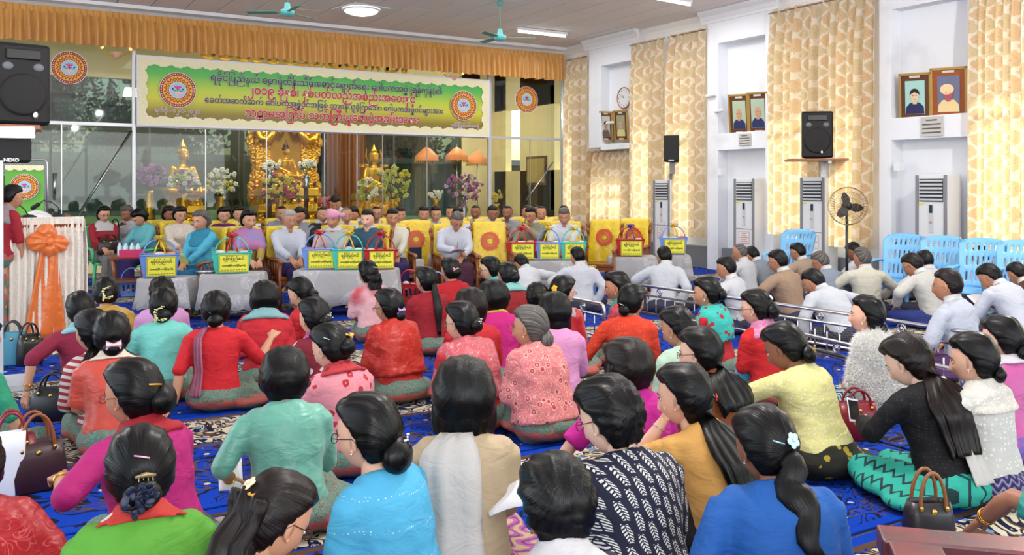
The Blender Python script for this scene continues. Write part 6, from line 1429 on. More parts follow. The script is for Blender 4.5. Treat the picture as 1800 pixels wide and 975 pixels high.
    if p.get('turban'):
        tb = MB(); V = []
        tb.ball(F.hc+F.HM @ Vector((0, -.005, .065)), (.098, .116, .078), 20, 12, R=F.HM); tb.capsule(F.hc+F.HM @ Vector((-.07, .02, .07)), F.hc+F.HM @ Vector((-.145, .01, .062)), .022, .040, 10); tb.tube([F.hc+F.HM @ Vector((.089*math.sin(t*.3927), .104*math.cos(t*.3927)-.004, .045+.008*math.cos(t*.3927))) for t in range(17)], .012, 8, cap=False)
        o = tb.build('turban', cloth(p['turban'], 'satin'), root, smooth=True)
    if p.get('cap_on_eye'): pass
    p['_F'] = F; p['_root'] = root; p['_s'] = s; return root
LENS = Mat('spectacle_lens', (1, 1, 1), 0); nt = LENS.nt; tr = nt.nodes.new('ShaderNodeBsdfTransparent'); gl = nt.nodes.new('ShaderNodeBsdfGlossy'); gl.inputs['Roughness'].default_value = .02
mx = nt.nodes.new('ShaderNodeMixShader'); mx.inputs[0].default_value = .12; nt.links.new(tr.outputs[0], mx.inputs[1]); nt.links.new(gl.outputs[0], mx.inputs[2]); nt.links.new(mx.outputs[0], nt.nodes['Material Output'].inputs[0]); LENS = LENS.m
def wpos(p, v):      # a point of the figure's own frame in the hall
    r = p['_root']; return Matrix.Rotation(r.rotation_euler.z, 3, 'Z') @ (Vector(v)*p['_s']) + Vector(r.location)
# ================================================================= the congregation
CAST = []
def W(at, a, label, top, **k):
    d = dict(at=at, a=a, label=label, top=top, s=.95, girth=1.06); d.update(k); CAST.append(d); return d
def Mn(at, a, label, top, **k):
    d = dict(at=at, a=a, label=label, top=top, s=.97, fem=False, hair='mens', sleeve=1.9, legs='cross', armR=ARMS['kneew'], armL=ARMS['kneew'], skirt=('2c2a3c', 'check', '3c3a50'), tone='tan', group='men seated on the floor mats beyond the railing'); d.update(k); CAST.append(d); return d
A = ARMS
# --- back rows of women
W((186, 486), 14, 'woman in a yellow gold blouse with a jasmine string in her updo beside the podium', ('d0a43a', 'satin'), hair='bun', orn=[('string', (.02, -.15, .0), 'e9e2a0')], hyaw=-14, armR=A['floor'])
W((284, 486), 6, 'woman in a lilac pink blouse just in front of the mint-bloused woman', ('d79bcf', 'cotton'), hair='bun')
W((140, 511), 14, 'woman in a maroon blouse and pale blue collar with a silver claw clip', ('8c1f3f', 'cotton'), hair='half', hlen=.12, locks=False, orn=[('claw', (.05, -.14, -.01), 'c8ccd2')], collar='8fc3cc', armL=((.42, -.02, .20), (.9, -.5, .3), 'relaxed'), armR=A['lap'], bangle='L', sleeve=1.25)
W((160, 544), 30, 'woman with very long loose black hair in a red striped top behind the pink bow', ('b03a40', 'stripes', 'e8dede'), hair='long', hlen=.55, hwid=1.25, hsway=-.4, hyaw=10)
W((196, 547), 4, 'woman in a coral satin blouse with a pale pink bow on her bun', ('d8503f', 'satin'), collar=('eadcc8', 'floral', 'cf9a78', 'b06848'), hair='bunlow', orn=[('bow', (0, -.175, -.06), 'efc0c6', 1.15)], hsize=1.03, sleeve=.95, armL=A['lap'], armR=A['lap'], collarw=.06)
W((288, 505), -4, 'woman in an aqua mint blouse with a jasmine string round her low bun', ('7fdcd0', 'cotton'), hair='bunlow', bunr=.052, orn=[('string', (.0, -.175, -.06), 'e6e4a0', 1.1)], sleeve=.9, armL=A['floorf'])
W((380, 511), -3, 'woman in a bright red blouse with a dusty pink sash and her hand raised', ('d8232f', 'cotton'), hair='bunlow', sash=('b06a84', math.pi+.62, .02, .058), armR=((.42, .26, .50), (.25, -.3, -1), 'relaxed'), armL=((.30, -.12, .05), (.5, -.5, .1), 'flat'), orn=[('clip', (-.04, -.15, -.02), '35c09a', .35)], sleeve=1.05, lean=2, curl=6)
W((466, 495), 0, 'woman with a round black bob under a red shawl edged in pale blue', ('cc2430', 'cotton'), hair='bob', hlen=.13, shawl=('cc2430', 'cotton'), collar=('86b4b8', 'cotton'), shlo=.16)
W((526, 487), 48, 'woman in red looking down left with black hair tied at the nape', ('d02a30', 'cotton'), hair='half', hlen=.16, locks=False, collar='8cc0c4', hpitch=26, tone='light', hyaw=12)
W((549, 523), 28, 'woman in a dark red blouse printed with white blossoms and beaded bun', ('7e1c2c', 'floral', 'ded6d6', '3a2a2e'), hair='bun', orn=[('beads', (.02, -.15, .01), 'd9d9d0')], hyaw=14, tone='light', collar=('a81e8a', 'satin'), collarw=.05)
W((578, 569), 30, 'woman in a pink blouse with red appliqué flowers and a gold bow', ('e2909c', 'floral', 'b8283a', 'e2909c'), collar=('b8343c', 'floral', '8a1c2c', 'b8343c'), hair='bun', orn=[('bow', (.05, -.13, .03), 'c9a440', 1.15), ('clip', (-.07, -.06, .04), 'eeeeee', .6)], hyaw=22, tone='light', hpitch=20, collarw=.07)
W((500, 615), 4, 'woman in a sea green satin blouse with short wavy black hair reading a paper', ('6fb8a4', 'satin'), hair='curly', hlen=.10, hpitch=24, sleeve=1.02, armL=((.27, .24, .22), (.45, -.4, -.5), 'grip'), armR=A['lap'], bangle='L', girth=1.12, curl=18)
W((640, 692), 50, 'woman in a sky blue sequinned blouse with pearl pins in her bun and glasses', ('54b8e4', 'sequin', 'd8ecf4'), hair='bunlow', bunr=.06, orn=[('beads', (.03, -.165, -.03), 'e8e2de', 1.0)], hyaw=8, glasses='18120f', ear=['e8dcc0'], armR=A['floorf'], armL=A['lap'], girth=1.16, tone='light', sleeve=1.0, skirt=('b85a9a', 'bands', 'd0b898', '7c2c50'), s=.98)
W((488, 830), -30, 'woman with long brown half-tied hair and a pearl and gold clip nearest the camera', ('6a2a34', 'cotton'), hair='half', hcol='brown', hlen=.55, tiez=.03, orn=[('flower', (-.02, -.135, .055), 'e8c8a8', 1.0), ('bow', (.012, -.13, .03), 'd9a040', .45)], hyaw=-28, hpitch=34, glasses='302020', hsway=-.06, s=.93, curl=24)
W((247, 750), 2, 'woman in a lime green blouse with a navy flower scrunchie', ('63ae3c', 'cotton'), hair='bunlow', orn=[('scrunchie', (.0, -.15, -.075), '1c2440', 1.25), ('clip', (.0, -.13, .035), 'e29ac0', .8), ('claw', (.01, -.14, -.02), 'a08c66', .9)], collar=('c83a34', 'floral', 'eee4dc', 'c83a34'), collarw=.055, hpitch=18, sleeve=1.1, s=.96, girth=1.14)
W((228, 632), 34, 'woman in a magenta blouse and red collar with a gold clip beside her bun', ('b61c74', 'cotton'), hair='bunside', bunr=.056, orn=[('clip', (-.01, -.12, .03), 'e0a040', 1.1)], collar='a81c28', hyaw=16, glasses='8a2028', tone='tan', armL=((.30, .22, .46), (1, -.3, -.5), 'relaxed'), bangle='L', sleeve=1.15, girth=1.16, s=1.0)
W((-60, 745), 10, 'person in a red organza shawl cut off by the left edge', ('b8222c', 'organza', 'd85a5a'), shawl=('b8222c', 'organza', 'd85a5a'), hair='bun', armR=A['floor'])
W((-30, 560), -50, 'woman in a green sleeve and floral longyi at the left edge above the handbags', ('2f9a74', 'cotton'), hair='bun', armR=A['floorf'], sleeve=1.1)
W((645, 457), 22, 'woman in a pale pink ombre blouse with a silver clip before the lace tables', ('eab4bc', 'ombre', 'c8505c'), hair='half', hlen=.16, orn=[('clip', (.02, -.12, .05), 'e6e0dc')], hyaw=10, armL=A['lap'])
W((681, 507), 28, 'woman in an orange red organza shawl with a lilac bow and glasses', ('cc3028', 'organza', 'e05a48'), shawl=('d2362c', 'organza', 'e25c4a'), hair='bunlow', bunr=.036, orn=[('bow', (.0, -.17, -.04), 'b08ac4', 1.05)], hyaw=22, glasses='3a3030', girth=1.1)
W((747, 468), 18, 'woman in a crimson blouse with a long straight black ponytail', ('9c1526', 'cotton'), hair='pony', hlen=.52, hyaw=26, girth=1.1)
W((790, 453), 22, 'woman in a scarlet blouse with a pink heart bow in her bun', ('c01c28', 'cotton'), hair='bun', orn=[('bow', (-.03, -.14, .01), 'e8a8b4', .8)], hyaw=18)
W((826, 508), 14, 'woman in red with loose dark brown hair between the ponytail and magenta blouse', ('c4222c', 'cotton'), hair='bob', hcol='brown', hyaw=8)
W((808, 530), 30, 'woman in a glossy sheer rose shawl with a silver hair band', ('c82a34', 'cotton'), shawl=('dc6a74', 'organza', 'f4b8bc'), hair='bun', orn=[('band', (0, .02, .12), 'e4dcd8'), ('beads', (.0, -.15, .0), 'e0e0e0')], hyaw=26, tone='light', glasses='6a1a20', girth=1.16, shend=1.0)
W((866, 494), 18, 'woman in a magenta blouse with a round bob and yellow lanyard', ('c8187c', 'cotton'), hair='bob', hlen=.125, collar=('d8b03c', 'satin'), collarw=.035, hyaw=14, tone='light', girth=1.1)
W((890, 461), 22, 'woman in a dark red shawl with an aqua collar and cream hair clip', ('981c22', 'cotton'), shawl=('981c22', 'cotton'), collar=('8cccc4', 'cotton'), hair='bun', orn=[('clip', (.0, -.13, .04), 'f0e0c0', .7)], hyaw=20)
W((860, 451), 60, 'woman in a turquoise floral scarf seen in profile before the writing man', ('4eb4ac', 'floral', 'd07a84', 'e8e8e0'), hair='bun', hyaw=12, tone='pale', glasses='5a3030', orn=[('clip', (.05, -.11, .03), 'd8b040', .6)], collar=('58c4bc', 'floral', 'e8e8e0', 'd07a84'))
W((944, 497), 6, 'woman half hidden in orange red with small orange hair clips and aqua collar', ('d83a24', 'cotton'), hair='bun', collar=('8cb8b4', 'cotton'), orn=[('clip', (-.05, -.1, .05), 'e09a40', .4), ('clip', (.05, -.1, .05), 'e09a40', .4)], hpitch=24, s=.9)
W((928, 537), 38, 'grey haired woman in a coral lace shawl with gold spectacles', ('d8707a', 'lace', 'f0b0a8', 'b83a44'), shawl=('dc7a7e', 'lace', 'f2b8ae', 'bc3e48'), hair='bunlow', bunr=.055, hcol='grey', hyaw=34, glasses='c89a50', ear=['f4ece4'], girth=1.14, tone='mid', hpitch=2, shlo=.02)
W((974, 515), 8, 'woman in a light pink blouse with thick shoulder length black hair', ('dd96c6', 'cotton'), hair='bob', hlen=.215, hyaw=6)
W((992, 484), -20, 'woman in red satin with yellow orchids in her hair and a sheer scarf', ('c6202a', 'satin'), collar=('8cc4bc', 'ombre', 'c8a0a8'), collarw=.14, hair='bunlow', orn=[('flower', (.02, -.14, .02), 'e8b820', 1.3), ('flower', (.045, -.12, -.02), 'e8b820', 1.2)], hyaw=-26, glasses='2840a0', tone='light')
W((1082, 477), 72, 'woman in profile with pearl earring and teal edged rose scarf by the rail', ('c04858', 'cotton'), collar=('3f9e94', 'cotton'), collarw=.12, hair='bun', hyaw=18, tone='tan', ear=['f4ece4'], lean=3, curl=8, hcol='black')
W((1113, 499), -8, 'woman in a vermilion blouse with a low bun beside the railing', ('d23c20', 'eyelet', 'e0583c'), hair='bunlow', bunr=.04, orn=[('clip', (-.03, -.15, -.03), 'd8d0c0', .8)], hyaw=-24, armL=A['floorw'], bangle='L', sleeve=1.4, girth=1.1)
W((1100, 597), 22, 'woman in a fuchsia blouse with brown wavy bob and glasses pushed up', ('cf1f96', 'cotton'), hair='curly', hcol='brown', hlen=.15, hyaw=24, tone='light', armL=((.56, .16, .08), (.6, -.4, .4), 'flat'), armR=A['lap'], sleeve=1.0, lean=10, bangle='L')
W((1066, 666), 26, 'short haired person in a navy blouse printed with white leaf sprigs', ('191c34', 'leaves', 'e4e2dc'), hair='short', hyaw=30, hpitch=20, glasses='7a1c24', tone='pale', girth=1.16, s=1.02, armR=A['lap'], lean=12, skirt=('1a1a26', 'cotton'))
W((975, 803), 10, 'short haired person with gold drop earring and sheer white collar nearest the camera', ('1e1e3a', 'cotton'), hair='short', hyaw=12, collar=('e6e2e4', 'cotton'), collarw=.12, ear=['d8a030'], drop=1, tone='mid', s=.93, hpitch=20, hsize=1.02)
W((1196, 639), 56, 'young woman in a light orange blouse resting her chin on her hand', ('eab060', 'cotton'), hair='long', hlen=.50, hwid=.75, orn=[('clip', (.0, -.13, .0), 'd8d8d8', .5), ('flower', (.03, -.125, -.01), 'd04028', .7)], hyaw=18, hpitch=8, thanaka=1, tone='light', armL=((.06, .34, .60), (.6, .3, -.9), 'relaxed'), armR=A['lap'], lean=16, curl=20, sleeve=.75, skirt=('15151c', 'cotton'), s=.98, hsway=.2)
W((1226, 575), 52, 'woman with shoulder length straight hair and a rust brown wrap', ('cc2090', 'cotton'), shawl=('88481c', 'cotton'), hair='long', hlen=.26, locks=True, hyaw=22, glasses='6a2a20', tone='pale', armR=A['lap'], shlo=.0)
W((1188, 539), 34, 'woman in a pale mint blouse with a pearl hair clip', ('c0dcc4', 'cotton'), hair='bunlow', bunr=.04, orn=[('clip', (.01, -.13, .02), 'e8e0c8', 1.0)], hyaw=28, hpitch=18, ear=['f4ece4'])
W((1240, 486), 68, 'woman in profile in a turquoise cutwork shawl over red', ('c8242c', 'cotton'), shawl=('3cc0b4', 'floral', 'b03038', '24403c'), shlo=.22, shend=.6, hair='bun', bunr=.05, hyaw=14, tone='mid', ear=['f4ece4'], lean=4, curl=8)
W((1326, 509), 50, 'woman in a red blouse with a sheer pink scarf and flower in her bun', ('cc2024', 'cotton'), collar=('e08ab8', 'organza', 'f4c8dc'), collarw=.14, hair='bun', bunr=.06, orn=[('flower', (.0, -.11, .06), 'ece8d8', .9)], hyaw=24, glasses='3a3038', tone='light', girth=1.14)
W((1376, 568), 48, 'older woman in a pale yellow embroidered blouse reaching into a blue bag', ('e2dc94', 'eyelet', 'f2eec0'), hair='bunlow', bunr=.05, hyaw=24, hpitch=26, tone='dark', orn=[('beads', (.0, -.165, -.06), 'b89850', 1.2)], skirt=('1c1a10', 'floral', 'a89428', '1c1a10'), armL=((.30, .52, .26), (.8, .0, .3), 'grip'), armR=A['lap'], sleeve=1.2, lean=16, girth=1.1, s=.98, bangle='L')
W((1340, 712), 14, 'woman in a royal blue blouse with a wavy ponytail and crystal flower clip', ('1c5cac', 'cotton'), hair='pony', hlen=.30, wavy=1, tiez=-.04, orn=[('flower', (.02, -.13, .0), 'b8e0e8', 1.1), ('clip', (-.03, -.13, .0), 'a8d8e4', .7)], hyaw=24, hpitch=22, tone='dark', girth=1.18, s=.98, ear=['b0b8c0'], sleeve=1.6, hsway=.06, lean=14, skirt=('2c5c9c', 'lace', 'c86a8c', 'd8c040'), armL=((.30, .0, .10), (.7, -.5, .2), 'relaxed'))
W((1520, 519), 66, 'woman in a fluffy white fur cape gazing left behind the railing gap', ('e8e6e0', 'fur'), shawl=('efeee8', 'fur'), fluffy=1, hair='bunlow', bunr=.042, hyaw=18, tone='light', ear=['f4ece4'], hpitch=-4, skirt=('242c34', 'bands', '9cc4d4', 'e0e8ec'), shend=1.0, shlo=.04)
W((1592, 588), 50, 'young woman in black with long brown hair looking at her phone', ('16161a', 'sheer', '3a3a40'), hair='long', hcol='brown', hlen=.42, hyaw=18, hpitch=30, tone='pale', armL=((.12, .46, .34), (.6, .1, -.7), 'grip'), armR=((.10, .30, .16), (.6, -.3, 0), 'relaxed'), sleeve=1.9, sash=('e8e4dc', math.pi-.30, .0, .10), skirt=('2cb09c', 'zigzag', '18383c'), s=.98, side=-1, lean=12, bangle='L')
W((1706, 585), 60, 'woman in a white lace blouse with a round bun tied by a yellow band', ('e6e4dc', 'eyelet', 'f6f4ee'), collar=('ece6d8', 'lace', 'f8f4ea', 'd8d0bc'), collarw=.17, hair='bunlow', bunr=.042, orn=[('band', (0, 0, 0), '1a1a1a')], hyaw=22, tone='light', ear=['f0e0b0'], skirt=('3c3464', 'bands', '8c88b0', '24203c'), lean=3, curl=8, sleeve=1.0)
W((1757, 555), 40, 'woman in a rose pink blouse with white collar at the right edge', ('cc5ca0', 'satin'), collar=('ece4ec', 'cotton'), collarw=.06, hair='bunlow', hyaw=30, tone='light', ear=['f4ece4'], orn=[('bow', (.02, -.16, -.05), '701838', .8)], skirt=('5a6ac0', 'lace', 'c85090', '8090d8'), girth=1.1)
W((1880, 745), 78, 'woman cut off by the right edge with a gold bracelet on her outstretched arm', ('3ca89c', 'organza', '6cc8bc'), hair='bun', armL=((.10, .62, .42), (.4, -.2, .5), 'flat'), bangle='L', tone='dark', lean=26, skirt=('98d0bc', 'lace', 'b84848', 'a03840'), sleeve=.9)
W((815, 632), 4, 'woman with a full black bob in a beige blouse and long white stole', ('cdb694', 'cotton'), hair='bob', hlen=.20, sash=('ece8e2', math.pi+.50, -.02, .21, .5), skirt=('b060a4', 'bands', 'c8b088', '7a2c6c'), s=1.02, lean=3, curl=8, sleeve=1.6, girth=1.02)
# --- men in white beside the offering tables
Mn((917, 446), 12, 'man in a white shirt bowing forward before the left basket row', ('e6e8ee', 'cotton'), hpitch=38, hyaw=28, lean=26, curl=28, hair='mens')
Mn((1015, 433), 8, 'man in a white shirt sitting upright before the empty emblem chair', ('e2e4ec', 'cotton'), hyaw=28, hpitch=16, lean=8, curl=10, armR=A['akimbo'])
Mn((1168, 432), -14, 'man in a white shirt turned away beside the last blue basket', ('e2e6ee', 'cotton'), hyaw=36, hpitch=24, lean=14, curl=14, s=1.02, armR=A['akimbo'])
# --- men on the right beyond the rail
Mn((1276, 450), 62, 'man in white with gold glasses just behind the turquoise cutwork shawl', ('e2e4ea', 'cotton'), glasses='b8a070', hyaw=14, hpitch=12)
Mn((1300, 426), 58, 'balding man in a white shirt in front of the second cooling cabinet', ('e2e4ea', 'cotton'), hair='thin', hcol='grey', hyaw=14, glasses='a09890', lean=4)
Mn((1322, 432), 50, 'man in a grey jacket bowing behind the balding man', ('8a909c', 'cotton'), hpitch=34, lean=18, curl=20)
Mn((1367, 438), 54, 'man in a beige jacket with steel glasses beneath the lone blue chair', ('a88c74', 'cotton'), glasses='706860', hyaw=16, hpitch=14, girth=1.12, s=1.02)
Mn((1402, 426), 50, 'man in a tan jacket sitting under the third cooling cabinet', ('b09882', 'cotton'), hyaw=22, hpitch=18, glasses='3a3030')
Mn((1430, 471), 44, 'man in a white shirt leaning forward over his knees by the rail', ('dfe2ea', 'cotton'), hyaw=22, hpitch=34, lean=26, curl=24, s=1.03, girth=1.1, armL=A['floorf'], skirt=('24242e', 'check', '50505c'))
Mn((1442, 441), 40, 'man in a blue grey jacket with greying hair looking down', ('8c96a6', 'cotton'), hcol='grey', hyaw=24, hpitch=26, lean=10, glasses='403838')
Mn((1500, 425), 62, 'man in a white shirt with dark face near the pedestal fan', ('dcdde4', 'cotton'), tone='dark', hyaw=14, hpitch=22)
Mn((1515, 434), 22, 'man in a cream jacket seen from behind below the pedestal fan', ('d6d2c0', 'cotton'), hyaw=26, hcol='grey', lean=4, curl=10, s=1.0)
Mn((1585, 422), 64, 'man in a slate grey jacket looking left before the blue chairs', ('7c8492', 'cotton'), hyaw=-10, hpitch=12, tone='mid')
Mn((1604, 444), 52, 'man in an ivory jacket and navy longyi with glasses bowing beside the rail', ('dedcd4', 'cotton'), hyaw=18, hpitch=30, lean=16, curl=18, glasses='202024', hcol='brown', skirt=('1c2c6c', 'check', '24347c'), s=1.04, armL=A['kneew'])
Mn((1626, 439), 36, 'dark haired man in white half hidden behind the ivory jacket', ('e0e2ea', 'cotton'), hpitch=20)
Mn((1664, 471), 62, 'man in a rolled sleeve white shirt and purple longyi with thin glasses', ('dde2f0', 'cotton'), hyaw=18, hpitch=2, glasses='c0b090', tone='tan', hcol='brown', sleeve=1.15, skirt=('4c2c5c', 'check', '5c3c6c'), s=1.05, lean=6, armL=A['floorf'])
Mn((1724, 431), 66, 'man in white with spectacles in front of the third reclining chair', ('dadce4', 'cotton'), hyaw=16, glasses='a09080')
Mn((1740, 462), 48, 'man in a white shirt bowing over papers at the right', ('dde0ec', 'cotton'), hpitch=36, hyaw=24, lean=22, curl=24, s=1.06, armL=A['read'], armR=A['read'])
Mn((1788, 460), 52, 'man in a dark brown jacket at the right edge', ('4c2c20', 'cotton'), hpitch=34, lean=20, tone='tan')
# --- guests on chairs (facing the hall)
def G(at, z, a, label, top, **k):
    z = 11.35+(z-10.3)*1.12
    d = dict(at=at, z=z, a=180+a, label=label, top=top, fem=False, hair='mens', sleeve=1.9, legs='chair', seat=.43, q='lo' if z > 13.9 else 'hi', vox=.022, armR=A['chair'], armL=A['chairm'], skirt=('2e1c58', 'cotton'), tone='tan', group='guests of honour on chairs', lean=-4, curl=10, hpitch=6, girth=1.16); d.update(k); CAST.append(d); return d
def GW(*a, **k): k.setdefault('fem', True); k.setdefault('hair', 'bun'); k.setdefault('tone', 'mid'); return G(*a, **k)
GW((183, 374), 13.0, 18, 'woman in red with a white scarf and glasses holding a black handbag on her lap', ('a02030', 'cotton'), collar='d8d4d8', collarw=.16, glasses='302828', skirt=('686060', 'check', '8a8480'), q='hi')
GW((222, 382), 13.6, -30, 'older woman resting her cheek on her hand by the umbrella handle', ('d8d8e0', 'cotton'), tone='dark', hcol='grey', hpitch=14, armR=A['face'])
GW((244, 379), 12.6, -52, 'woman in an aqua blouse looking down beside the draped yellow chair', ('6ab8c0', 'cotton'), hpitch=34, lean=6)
GW((298, 375), 13.0, 30, 'woman with a white collar behind the first yellow chair', ('d8d4cc', 'cotton'), tone='dark')
GW((317, 375), 12.7, 20, 'woman in a cream lace jacket with glasses behind the blue bloused guest', ('d8cabc', 'lace', 'efe6dc', 'bca898'), glasses='a09890')
GW((352, 382), 10.6, -42, 'elderly woman in turquoise with a teal vest holding a yellow leaflet', ('52b4d4', 'cotton'), collar=('2a86a4', 'cotton'), collarw=.24, glasses='b8a8a0', hcol='grey', hyaw=0, girth=1.15, skirt=('1a6c9c', 'lace', '2c88b8', '144c7c'), armR=A['chairm'])
GW((394, 375), 12.6, 6, 'woman in a plum purple blouse with glasses in the second row', ('5c1c58', 'cotton'), glasses='b0a8a0')
GW((420, 372), 13.2, 8, 'woman in a white collar with round glasses behind the pink scarf', ('dcdcd8', 'cotton'), glasses='c0b8b0')
GW((438, 373), 10.9, 22, 'elderly woman with a lilac pink shawl over mustard and a brown longyi', ('b89c50', 'cotton'), shawl=('c078a8', 'ombre', '9a8cc0'), shlo=.24, shend=.9, hcol='black', skirt=('40241c', 'bands', '5c3428', '2c1814'), girth=1.1)
G((509, 371), 11.0, 24, 'grey haired man in a white shirt and violet longyi gripping the armrest', ('d8dcec', 'cotton'), hcol='white', glasses='a89890', armR=A['chair'])
G((495, 369), 13.6, 10, 'bald man hidden behind the grey haired guest in white', ('8890a0', 'cotton'), hair='shaved')
G((526, 375), 12.9, -20, 'dark haired man between the white shirt and the pink turban', ('8c9098', 'cotton'), hpitch=16)
G((567, 369), 13.0, 22, 'bald man in black over white next to the pink turban', ('202024', 'cotton'), hair='shaved', collar='e0e0e0', collarw=.04, glasses='c8c0b8')
G((590, 342), 13.4, -10, 'man in a white short sleeved shirt leaning over the back rows', ('e4e6ea', 'cotton'), hpitch=30, lean=18, seat=.68, sleeve=1.0, legs='stand')
G((585, 374), 11.15, -16, 'old man in a pink turban with a light grey jacket', ('b8b8ba', 'cotton'), hair='thin', turban='e292b8', collar='ececec', collarw=.05, tone='tan')
G((609, 367), 12.6, 12, 'man in cream with bright glasses behind the pink turban', ('dcdccf', 'cotton'), hair='thin', glasses='c8c0b8', hcol='grey')
G((621, 370), 13.4, -34, 'man in a grey jacket with lowered face behind the teal jacket', ('6a7480', 'cotton'), hpitch=18)
G((646, 374), 11.25, -22, 'man with slick black hair in a dark teal jacket', ('34566a', 'cotton'), tone='light', collar='e4e4e4', collarw=.03)
G((662, 360), 13.6, 6, 'man with tinted glasses in the third row behind the teal jacket', ('e0e2e4', 'cotton'), hair='shaved', glasses='4a2c20')
G((690, 366), 11.7, 10, 'man in a cream jacket writing notes on his lap', ('dcd8c8', 'cotton'), armR=A['write'], tone='tan', hcol='black')
G((703, 364), 12.9, 14, 'man with glasses and a hand to his cheek behind the cream jacket', ('ccc8b8', 'cotton'), glasses='c0b8b0', hcol='brown', armL=A['face'])
G((745, 366), 13.1, 8, 'man with glasses seen above the empty emblem chair', ('e0dcd4', 'cotton'), glasses='b8b0a8')
G((766, 361), 13.2, 4, 'man in white with a thin face in the row behind the writing man', ('e2e4ee', 'cotton'), glasses='a8a0a0', tone='mid')
G((793, 362), 13.9, -10, 'bald man in the last row behind the writing man', ('dcd8ca', 'cotton'), hair='shaved')
G((805, 371), 12.6, 10, 'dark haired man directly behind the writing man', ('dcdff0', 'cotton'))
G((803, 373), 11.5, 18, 'man in a white shirt and maroon longyi writing in a notebook', ('dfe2f0', 'cotton'), hcol='grey', hpitch=32, lean=2, curl=20, glasses='504840', armR=A['write'], skirt=('441c30', 'check', '50243c'), q='hi')
G((836, 364), 14.2, -14, 'bald man against the last aluminium mullion', ('c8c4b8', 'cotton'), hair='shaved', tone='dark')
G((866, 370), 13.4, 18, 'man in white with dark glasses behind the second empty emblem chair', ('e0e4ee', 'cotton'), hair='mens', glasses='302420', tone='dark')
G((892, 365), 14.0, -20, 'bald man behind the yellow covered seats', ('9a9a9c', 'cotton'), hair='shaved', tone='dark')
G((933, 371), 12.8, -32, 'man in a khaki jacket with hand at his chin and dark glasses', ('8c8c74', 'cotton'), glasses='201c1c', armL=A['face'], hpitch=10, q='hi')
G((926, 367), 14.2, 20, 'bald man partly hidden behind the khaki jacket', ('b0a898', 'cotton'), hair='shaved')
G((940, 363), 14.8, 0, 'shaven headed man in the furthest row by the corner window', ('a8a094', 'cotton'), hair='shaved', tone='dark')
G((951, 367), 13.5, 6, 'man in a fawn jacket with glasses beside the khaki jacket', ('a88c70', 'cotton'), hair='thin', glasses='b8b0a8', hcol='brown')
G((991, 361), 14.2, 14, 'bald man behind the grey haired guest at the row end', ('b8b4a8', 'cotton'), hair='shaved')
G((992, 372), 12.4, -4, 'grey haired man in white at the right end of the guest row', ('e2e6ee', 'cotton'), hcol='grey', hpitch=16, q='hi')
# --- speaker at the podium
W((22, 323), -62, 'woman in a red blouse and grey scarf speaking at the podium microphone', ('b02838', 'cotton'), collar=('b0a0a8', 'cotton'), collarw=.2, hair='mens', legs='stand', seat=.82, z=9.3, group='speaker', armL=A['podium'], armR=A['podium'], tone='mid', hyaw=0)
for p in CAST: person(p)
# ================================================================= shrine
SHY = WY+1.9
def px_m(px, py, Y=SHY): return at_Y(px, py, Y)
def buddha(px, ytip, ybase, Y, label, hairc=None, crown=False):
    t, bs = px_m(px, ytip, Y), px_m(px, ybase, Y); H = t.z-bs.z; r = empty('seated_statue', (bs.x, Y, bs.z), .18, label, 'statue', 'golden seated statues'); s = H/1.0
    b = MB(); S = lambda *c: tuple(q*s for q in c)
    b.ball(S(0, -.06, .10), S(.36, .24, .09), 20, 10); b.ball(S(.24, -.10, .10), S(.15, .16, .085), 14, 8); b.ball(S(-.24, -.10, .10), S(.15, .16, .085), 14, 8)
    b.tube([S(0, .03, .06), S(0, .03, .22), S(0, .02, .36), S(0, .02, .48), S(0, .02, .55)], [.15*s, .125*s, .145*s, .15*s, .06*s], 20, flat=.72, up=(0, 1, 0)); b.capsule(S(0, .02, .52), S(0, .01, .62), .05*s, .05*s, 12)
    for q in (1, -1):
        b.capsule(S(q*.17, .02, .48), S(q*.23, -.02, .30), .058*s, .048*s, 12)
    b.capsule(S(.23, -.02, .30), S(.20, -.22, .18), .045*s, .032*s, 12); b.capsule(S(.20, -.22, .18), S(.20, -.29, .08), .03*s, .02*s, 10); b.capsule(S(-.23, -.02, .30), S(-.03, -.22, .19), .045*s, .032*s, 12); b.ball(S(0, -.22, .17), S(.09, .06, .025), 12, 6)
    o = b.build('statue_body', GOLD, r); remesh(o, .012*s, 3)
    b = MB(); LO, LA = make_grid(32, 22); V = head_base(LO, LA, True, False).reshape(-1, 3)*np.array([-1, -1, 1])*s*1.05; V = np.concatenate([V, [[0, 0, .124*s]], [[0, 0, -.115*s]]]); n = 32; m = 22; f = grid_faces(n, m)+[(n*m, (m-1)*n+(j+1) % n, (m-1)*n+j) for j in range(n)]
    b.add(V+np.array(S(0, .0, .72)), f)
    for q in (1, -1): b.ball(S(q*.085, .0, .69), S(.010, .018, .055), 8, 8)
    b.build('statue_head', GOLD, r, smooth=True)
    b = MB(); b.ball(S(0, .02, .77), S(.095, .11, .085), 16, 10); b.lathe([(.07*s, .83*s), (.055*s, .88*s), (.03*s, .92*s), (.018*s, .96*s), (.003*s, 1.0*s)], (0, .02*s, 0), 14); b.build('statue_hair', hairc or GOLD, r, smooth=True)
    if crown:
        for q in (1, -1): b = MB(); b.tube([S(q*.12, .02, .62), S(q*.19, .03, .74), S(q*.16, .03, .90)], [.02*s, .045*s, .01*s], 8, flat=.3); b.build('crown_wing', GOLDC, r, smooth=True); b = MB(); b.box(S(q*.24, .02, .55), S(.18, .10, .06)); b.build('shoulder_wing', GOLDC, r, bevel=.01)
    return r, bs
